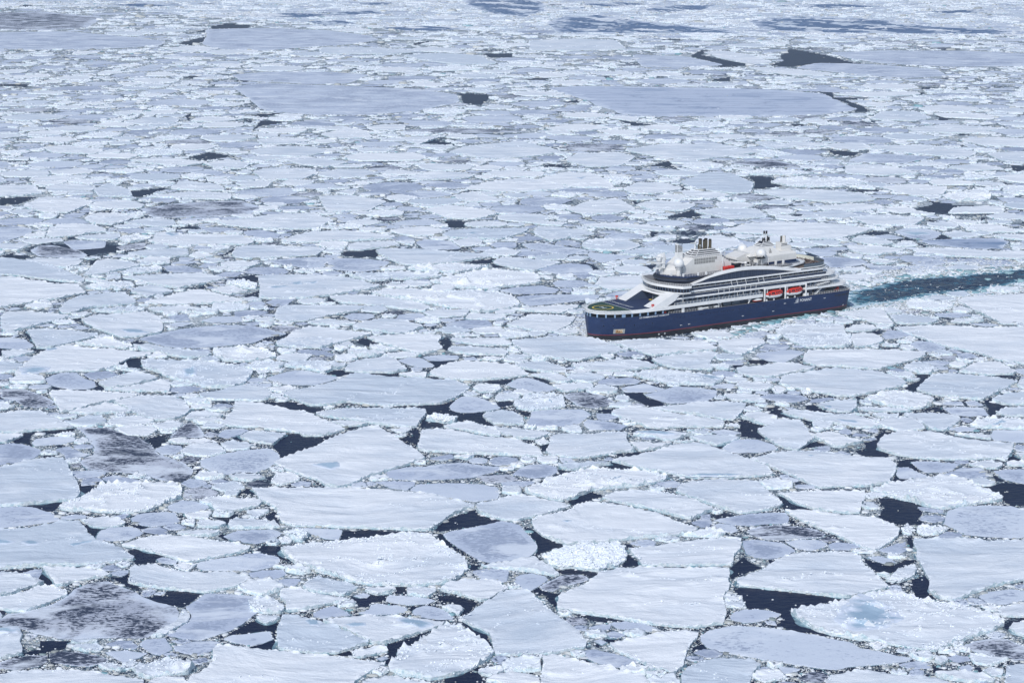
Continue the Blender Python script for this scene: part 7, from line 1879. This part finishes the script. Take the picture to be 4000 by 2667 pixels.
# sun deck shelf and stairs above the aft terrace
SD = [(52, 12.4), (40, 12.4), (33, 10.6), (27, 8.2), (23.4, 5), (22.6, 0)]
DG(mir(SD[::-1])[::1], 24.9, 25.5).build('sky_deck', M_WHITE, SHIP, bevel=.08)
rail(SHIP, [(51, 12.1), (40, 12.1), (33, 10.3), (27, 7.9), (23.7, 4.8), (23, 0), (23.7, -4.8), (27, -7.9)], 25.5, 1.05, 1.3)
for u in (45.2, 40.6): MB().box((u - .45, 8.9, 25.5), (u + .45, 9.7, 28.2)).build('deck_cabinet', M_WHITE, SHIP, bevel=.05)
DG(aft_outline(14.0, 34, 12.9, 9), 24.06, 24.12).build('terrace_deck', M_TEAK, SHIP)
sc = MB(); Q = aft_outline(13.6, 31, 13.3, 9.6); Q = Q[:-1]; m = len(Q)
half = [q for q in Q]; 
sc.add([(u, v, 24.06) for u, v in half] + [(u, v, 25.7) for u, v in half] + [(u + .1 * (u < 25), v - .12 * np.sign(v), 24.06) for u, v in half] + [(u + .1 * (u < 25), v - .12 * np.sign(v), 25.7) for u, v in half],
       [(i, i + m, i + 1 + m, i + 1) for i in range(m - 1)] + [(i + 2 * m, i + 1 + 2 * m, i + 1 + 3 * m, i + 3 * m) for i in range(m - 1)])
scr = [f for f in range(2 * (m - 1))]
sc.m = [0 if half[i % (m - 1)][1] < 3 else 1 for i in scr]
M_CLEAR = new_mat('smoked_screen', (.10, .13, .16), .15)
sc.build('wind_screen', [M_CREAM, M_CLEAR], SHIP)
tr = MB()
for a, b in zip(half[:-1], half[1:]): tr.tube((*a, 25.75), (*b, 25.75), .1, n=5)
tr.build('screen_rail', M_WALLB, SHIP)
# boat rails and racks amidships
for u in (55, 57.6, 60.2): rk = MB(); [rk.box((u - .08, v - .08, 26.2), (u + .08, v + .08, 30.2 if u < 58 else 29)) for v in (8.2, 10.6)]; [rk.box((u - .05, 8.2, 26.8 + .6 * k), (u + .05, 10.6, 26.9 + .6 * k)) for k in range(5)]; rk.build('boat_rack', M_WHITE, SHIP)
for us, n_, zt in (((50.0, 53.4, 56.8), 6, 30.0), ((63, 66.5), 3, 28.3)):
    lad = MB()
    for u in us: lad.box((u - .1, 9.5, 26.2), (u + .1, 9.7, zt))
    for k in range(n_): lad.box((us[0], 9.55, 26.9 + .5 * k), (us[-1] if k < 3 or len(us) < 3 else us[1], 9.65, 27.0 + .5 * k))
    lad.build('stowage_frame', M_WHITE, SHIP)
lad = MB().box((62.0, -9.06, 27.0), (65.4, -8.94, 27.1))
for u in (62.0, 65.4): lad.box((u - .1, -9.1, 26.2), (u + .1, -8.9, 31.6))
for k in range(6): lad.box((62, -9.05, 27.8 + .6 * k), (65.4, -8.95, 27.9 + .6 * k))
lad.build('stowage_frame', M_WHITE, SHIP)
MB().tube((61.5, 6.6, 26.2), (61.5, 6.6, 28.4), .4, n=10).tube((61.5, 6.6, 28.2), (66.2, 4, 28.9), .25, n=8).ball((61.5, 6.6, 28.3), .75, 10, 8).tube((61, 6.6, 27.4), (58.6, 6.6, 26.9), .45).build('boat_crane', M_WHITE, SHIP, True)
# side deck crane, davits, lockers
MB().tube((82.1, 13.1, 10.1), (82.1, 13.1, 12.9), .3, .22, n=8).tube((82.1, 13.1, 12.7), (87.2, 13.6, 14.9), .17, .1, n=6).tube((82.1, 13.1, 11.6), (85.2, 13.5, 13.6), .09, n=6).ball((81.2, 13.1, 12.2), .55, 10, 8).build('side_crane', M_WHITE, SHIP)
MB().tube((64.4, 13.1, 10.1), (63.0, 13.3, 12.6), .3, .25, n=8).tube((63.0, 13.3, 12.4), (57.4, 13.6, 15.2), .2, .12, n=6).tube((63.8, 13, 11), (61.5, 13.3, 13.0), .12, n=6).ball((64, 13.1, 11.6), .6, 10, 8).build('rescue_davit', M_WHITE, SHIP)
for u in (79.6, 76.3, 73.2, 69.8): MB().tube((u, 13.2, 14.0), (u, 14.5, 13.9), .09, n=5).tube((u, 14.5, 13.9), (u, 14.5, 12.9), .07, n=5).build('side_davit', M_WHITE, SHIP)
for u0, u1 in ((78.6, 74.0), (73.4, 68.8)): MB().box((u1, 11.25, 10.05), (u0, 12.2, 12.3)).build('storage_locker', new_mat('slate_locker', (.10, .13, .17), .6) if u0 > 75 else bpy.data.materials['slate_locker'], SHIP, bevel=.05)
MB().box((92.0, 12.6, 10.05), (94.2, 13.8, 11.35)).build('side_locker', M_WHITE, SHIP, bevel=.05)
for u in (53.2, 48.8, 40.3, 35.9): MB().side([(u, 10.02), (u + .9, 10.02), (u + .7, 11.0), (u + .2, 11.0)], 13.3, 13.75).build('boat_chock', M_WHITE, SHIP)
MB().box((27.6, 12.4, 10.02), (30.6, 13.6, 11.3)).build('side_locker', M_WHITE, SHIP, bevel=.05)
for (u, v) in ((122.4, -13.2), (120.4, 12.9)):
    fs = MB().tube((u, v, 13.92), (u, v, 15.3), .35, n=8).box((u - .6, v - .4, 14.6), (u + .5, v + .4, 15.6)).build('fire_monitor', M_RED, SHIP)
    rail(SHIP, [(u - 2.6, v - .8), (u - 2.6, v + .5), (u + .9, v + .5), (u + .9, v - .8)], 13.95, 1.1, .9, name='monitor_guard', rails=3)

# ================================================================== boats and gear carried on the ship (each a thing of its own)
def on_ship(name, u, v, z, label, cat, group=None, rz=0.0):
    p = ship_w(u, v, z); return tag(empty(name, p, math.pi + TH + rz), label, cat, group)
def loft(sections, mb, m=0, close=True):
    k = len(sections[0]); b = len(mb.v); mb.v += [tuple(p) for s in sections for p in s]
    for i in range(len(sections) - 1):
        for j in range(k if close else k - 1):
            mb.f.append((b + i * k + j, b + i * k + (j + 1) % k, b + (i + 1) * k + (j + 1) % k, b + (i + 1) * k + j)); mb.m.append(m)
    mb.f.append(tuple(b + j for j in range(k))[::-1]); mb.f.append(tuple(b + (len(sections) - 1) * k + j for j in range(k))); mb.m += [m, m]
    return mb
def lifeboat(u, label):
    t = on_ship('lifeboat', u, 12.75, 11.15, label, 'lifeboat', 'lifeboats hanging on the port side')
    L = 5.6; xs = np.linspace(-L, L, 15)
    def bre(x): a = abs(x) / L; return 1.85 * (1 - a ** 3.2) + .12
    lo = []; up = []
    for x in xs:
        a = abs(x) / L; b = bre(x); kz = .05 + 1.1 * a ** 4; sh = 1.55 + .35 * a ** 2
        lo.append([(x, -b, sh), (x, -b * .93, .75 + .5 * a ** 3), (x, -b * .45, kz + .12), (x, 0, kz), (x, b * .45, kz + .12), (x, b * .93, .75 + .5 * a ** 3), (x, b, sh)])
        ct = (3.75 - 1.9 * max(0, (x - .5) / L) ** 1.5 * 1.2) if x > .5 else 3.75 - .9 * max(0, (-x - 3.5) / 2.1) ** 2; ct = max(ct, sh + .12)
        up.append([(x, -b * .97, sh + .01), (x, -b * .93, sh + (ct - sh) * .45), (x, -b * .68, sh + (ct - sh) * .9), (x, 0, ct), (x, b * .68, sh + (ct - sh) * .9), (x, b * .93, sh + (ct - sh) * .45), (x, b * .97, sh + .01)])
    loft(lo, MB()).build('boat_hull', M_WHITE, t, True); c = loft(up, MB()).build('canopy', M_ORANGE, t, True)
    for x0, x1, z0, z1, sl in ((.7, 2.6, 2.05, 3.0, .35), (-3.6, -1.4, 2.0, 3.05, .0), (3.0, 4.1, 2.1, 2.7, .25)):
        vv = lambda x, z: bre(x) * .955 - (z - 2.0) * .14 + .05
        MB().add([(x0, vv(x0, z0), z0), (x1, vv(x1, z0), z0), (x1 - sl, vv(x1, z1), z1), (x0, vv(x0, z1), z1)], [(0, 3, 2, 1)]).build('window', M_DGLASS, c)
    MB().add([(-.95, 1.86, 2.45), (-.2, 1.86, 2.45), (-.2, 1.76, 3.1), (-.95, 1.76, 3.1)], [(0, 3, 2, 1)]).build('hatch_window', M_DGLASS, c)
    mk = MB()
    for x in (-3.6, -2.6, -1.6, .9, 1.9, 2.9): mk.box((x - .2, bre(x) * .97, 1.72), (x + .2, bre(x) * .97 + .04, 1.80))
    nn = 12; mk.add([(-.55 + r * math.cos(6.2832 * i / nn), 1.86 - .1 * (r * math.sin(6.2832 * i / nn) + .3), 2.15 + r * math.sin(6.2832 * i / nn)) for r in (.2, .34) for i in range(nn)], [(i, (i + 1) % nn, (i + 1) % nn + nn, i + nn)[::-1] for i in range(nn)])
    mk.build('white_markings', M_MARK, c)
    for x in (-4.4, 3.4): MB().ball((x, bre(x) * .98, 1.65), .5, 10, 6, sq=(1.5, .35, .5)).build('fender', M_SOOT, t, True)
    MB().box((-2.5, -.12, -.12), (2.5, .12, .12)).build('keel', M_WHITE, t)
    for x in (-3.9, 3.9):
        MB().box((x - .22, -.25, 3.2 if x < 0 else 2.5), (x + .22, .25, 4.55)).build('hoist', M_WHITE, t)
    return t
lifeboat(48.9, 'orange topped lifeboat, the one nearer the bow, under the balcony decks')
lifeboat(36.6, 'orange topped lifeboat, the one nearer the stern, above the white lettering')
t = on_ship('rescue_boat', 58.9, 12.9, 10.35, 'small open rescue boat with a white cover and orange hull by a davit', 'rescue boat')
secs = []
for x in np.linspace(-3, 3, 9):
    a = abs(x) / 3; b = 1.15 * (1 - a ** 3) + .08; secs.append([(x, -b, .8), (x, -b * .7, .25 + .3 * a ** 3), (x, 0, .05 + .45 * a ** 3), (x, b * .7, .25 + .3 * a ** 3), (x, b, .8)])
loft(secs, MB()).build('boat_hull', M_ORANGE, t, True)
secs = []
for x in np.linspace(-3, 3, 9):
    a = abs(x) / 3; b = 1.2 * (1 - a ** 3) + .1; h_ = 1.75 - .75 * a ** 1.4 - .25 * (x > 1); secs.append([(x, -b, .82), (x, -b * .6, (h_ + .9) / 2 + .05), (x, 0, h_), (x, b * .6, (h_ + .9) / 2 + .05), (x, b, .82)])
loft(secs, MB()).build('cover', M_WHITE, t, True)
def zodiac(u, v, z, rz, label):
    t = on_ship('inflatable_boat', u, v, z, label, 'inflatable boat', 'inflatable boats stowed between the funnels', rz)
    tb = MB(); pts = [(-2.9, 1.0), (-1, 1.02), (1, 1.0), (2.2, .7), (2.9, .2), (3.05, 0)]; P = [(x, y) for x, y in pts] + [(x, -y) for x, y in pts[::-1][1:]]
    for a, b in zip(P[:-1], P[1:]): tb.tube((*a, .45 + .12 * max(0, a[0] - 1)), (*b, .45 + .12 * max(0, b[0] - 1)), .27, n=8)
    tb.build('air_tube', M_RUBBER, t, True)
    MB().box((-2.7, -.85, .16), (1.9, .85, .28)).box((-2.75, -.8, .28), (-2.6, .8, .9)).build('floor_board', M_SOOT, t)
    mo = MB().box((-3.1, -.2, .5), (-2.78, .2, 1.25)).box((-3.02, -.08, -.1), (-2.86, .08, .5)).build('outboard_motor', M_SOOT, t)
    return t
Z = [(66.6, -4.6, 26.3, .1, 'foremost black inflatable on the far side between the funnels'), (66.2, -4.5, 27.25, .05, 'black inflatable stacked on the foremost far-side one'),
     (66.2, 4.6, 26.3, -.1, 'lowest black inflatable of the middle stack behind the red cases'), (66.0, 4.7, 27.25, -.05, 'topmost black inflatable of the middle stack behind the red cases'),
     (55.6, 9.9, 30.15, .25, 'black inflatable held high on the white frame under the near radome'), (53.6, 9.8, 26.35, .0, 'black inflatable low on the near side beside the navy casing base'),
     (58.8, 5.3, 26.3, .2, 'black inflatable lying beside the white boat crane')]
Z += [(58.6, 5.2, 27.3, .15, 'black inflatable on top of the one by the white boat crane'), (60.5, 8.6, 26.3, .05, 'black inflatable nearest the arched roof edge, below the racks')]
for a in Z: zodiac(*a)
for i, (u, v, z, lab) in enumerate(((74.6, 8.3, 26.45, 'upper red raft case, forward of the pair by the white casing'), (71.6, 8.3, 26.5, 'upper red raft case, aft of the pair by the boats'))):
    t = on_ship('raft_case', u, v, z, lab, 'raft case', 'red raft cases on the roof deck')
    MB().box((-1.35, -1, .35), (1.35, 1, 1.75)).build('case_body', M_RED, t, bevel=.18); MB().box((-1.3, -.95, -.2), (1.3, .95, .25)).build('cradle', M_RED, t, bevel=.1); MB().box((-1.37, -1.02, 1.0), (1.37, 1.02, 1.1)).build('strap', M_ORANGE, t)
for i, (u, lab) in enumerate(((91.1, 'white life raft canister next to the square white locker'), (89.3, 'white life raft canister, the middle one of the side deck'), (83.7, 'white life raft canister at the foot of the side crane'))):
    t = on_ship('life_raft_canister', u, 13.0, 10.05, lab, 'life raft', 'white raft canisters on the side deck')
    MB().tube((-.8, 0, .55), (.8, 0, .55), .48, n=14).build('canister_shell', M_WHITE, t, True); MB().box((-.6, -.35, 0), (-.4, .35, .25)).box((.4, -.35, 0), (.6, .35, .25)).build('cradle', M_STEELW, t)
t = on_ship('deck_tractor', 8.2, 11.2, 10.02, 'orange machine standing on the aft mooring deck', 'deck machine')
MB().box((-1.3, -.6, .3), (.4, .6, 1.0)).box((.5, -.5, .3), (1.3, .5, .8)).build('machine_body', M_ORANGE, t, bevel=.1); MB().box((-1.2, -.5, 1.0), (-.4, .5, 1.9)).build('seat_back', M_ORANGE, t, bevel=.1); MB().tube((-.9, -.7, .3), (-.9, .7, .3), .3, n=10).tube((.9, -.7, .3), (.9, .7, .3), .3, n=10).build('wheels', M_SOOT, t)
t = on_ship('winch', 113.2, 12.9, 10.62, 'orange-red winch seen through the gallery under the foredeck', 'winch')
MB().tube((-.5, -.3, .5), (.5, -.3, .5), .42, n=10).build('drum', M_ORANGE, t); MB().box((-.7, -.6, 0), (.7, 0, .25)).build('bed', M_RED, t)
# loungers on the aft terrace
def lounger():
    t = on_ship('sun_lounger', 26, 0, 24.12, 'brown cushioned lounger on the screened aft terrace', 'sun lounger', 'loungers on the aft terrace')
    MB().box((-1, -.35, .25), (.3, .35, .42)).build('seat_cushion', M_TEAK2, t); MB().side([(.3, .28), (.95, .8), (.9, .95), (.25, .42)], -.35, .35).build('backrest', M_TEAK2, t)
    for x, y in ((-.9, -.3), (-.9, .3), (.6, -.3), (.6, .3)): MB().box((x - .04, y - .04, 0), (x + .04, y + .04, .3)).build('leg', M_WHITE, t)
    return t
M_TEAK2 = new_mat('brown_cushion', (.12, .075, .06), .8)
M_CUSH = new_mat('pale_cushion', (.5, .5, .48), .8)
L0 = lounger(); k = 0
rr = random.Random(3)
for i in range(6):
    for j in range(7):
        u = 16.8 + i * 1.75 + rr.uniform(-.2, .2); v = -9 + j * 2.9 + rr.uniform(-.3, .3)
        if ((max(0, 23 - u)) / 9) ** 2 + (abs(v) / 12) ** 2 > .85 or (u > 22 and abs(v) < 7.5) or k >= 24: continue
        c = L0 if k == 0 else copy_tree(L0); c.location = ship_w(u, v, 24.12); c.rotation_euler[2] = rr.uniform(0, 6.28)
        c['label'] = 'small brown-cushioned lounger among the crowd of them on the screened aft terrace'; k += 1
print('ship done', round(time.time() - T0, 1), len(bpy.data.objects))


# ------------------------------------------------------------------ thin blue air over the ice
mb = MB().box((-3500, -60, -1.0), (3500, 4700, 217.0)); M_HAZE = bpy.data.materials.new('thin_haze'); M_HAZE.use_nodes = True
t_ = M_HAZE.node_tree; t_.nodes.clear(); ou = t_.nodes.new('ShaderNodeOutputMaterial'); pv = t_.nodes.new('ShaderNodeVolumePrincipled')
pv.inputs['Color'].default_value = (.74, .84, 1, 1); pv.inputs['Density'].default_value = .00004; pv.inputs['Anisotropy'].default_value = 0.0
t_.links.new(pv.outputs[0], ou.inputs['Volume']); hz = mb.build('haze', M_HAZE, None); hz['kind'] = 'stuff'
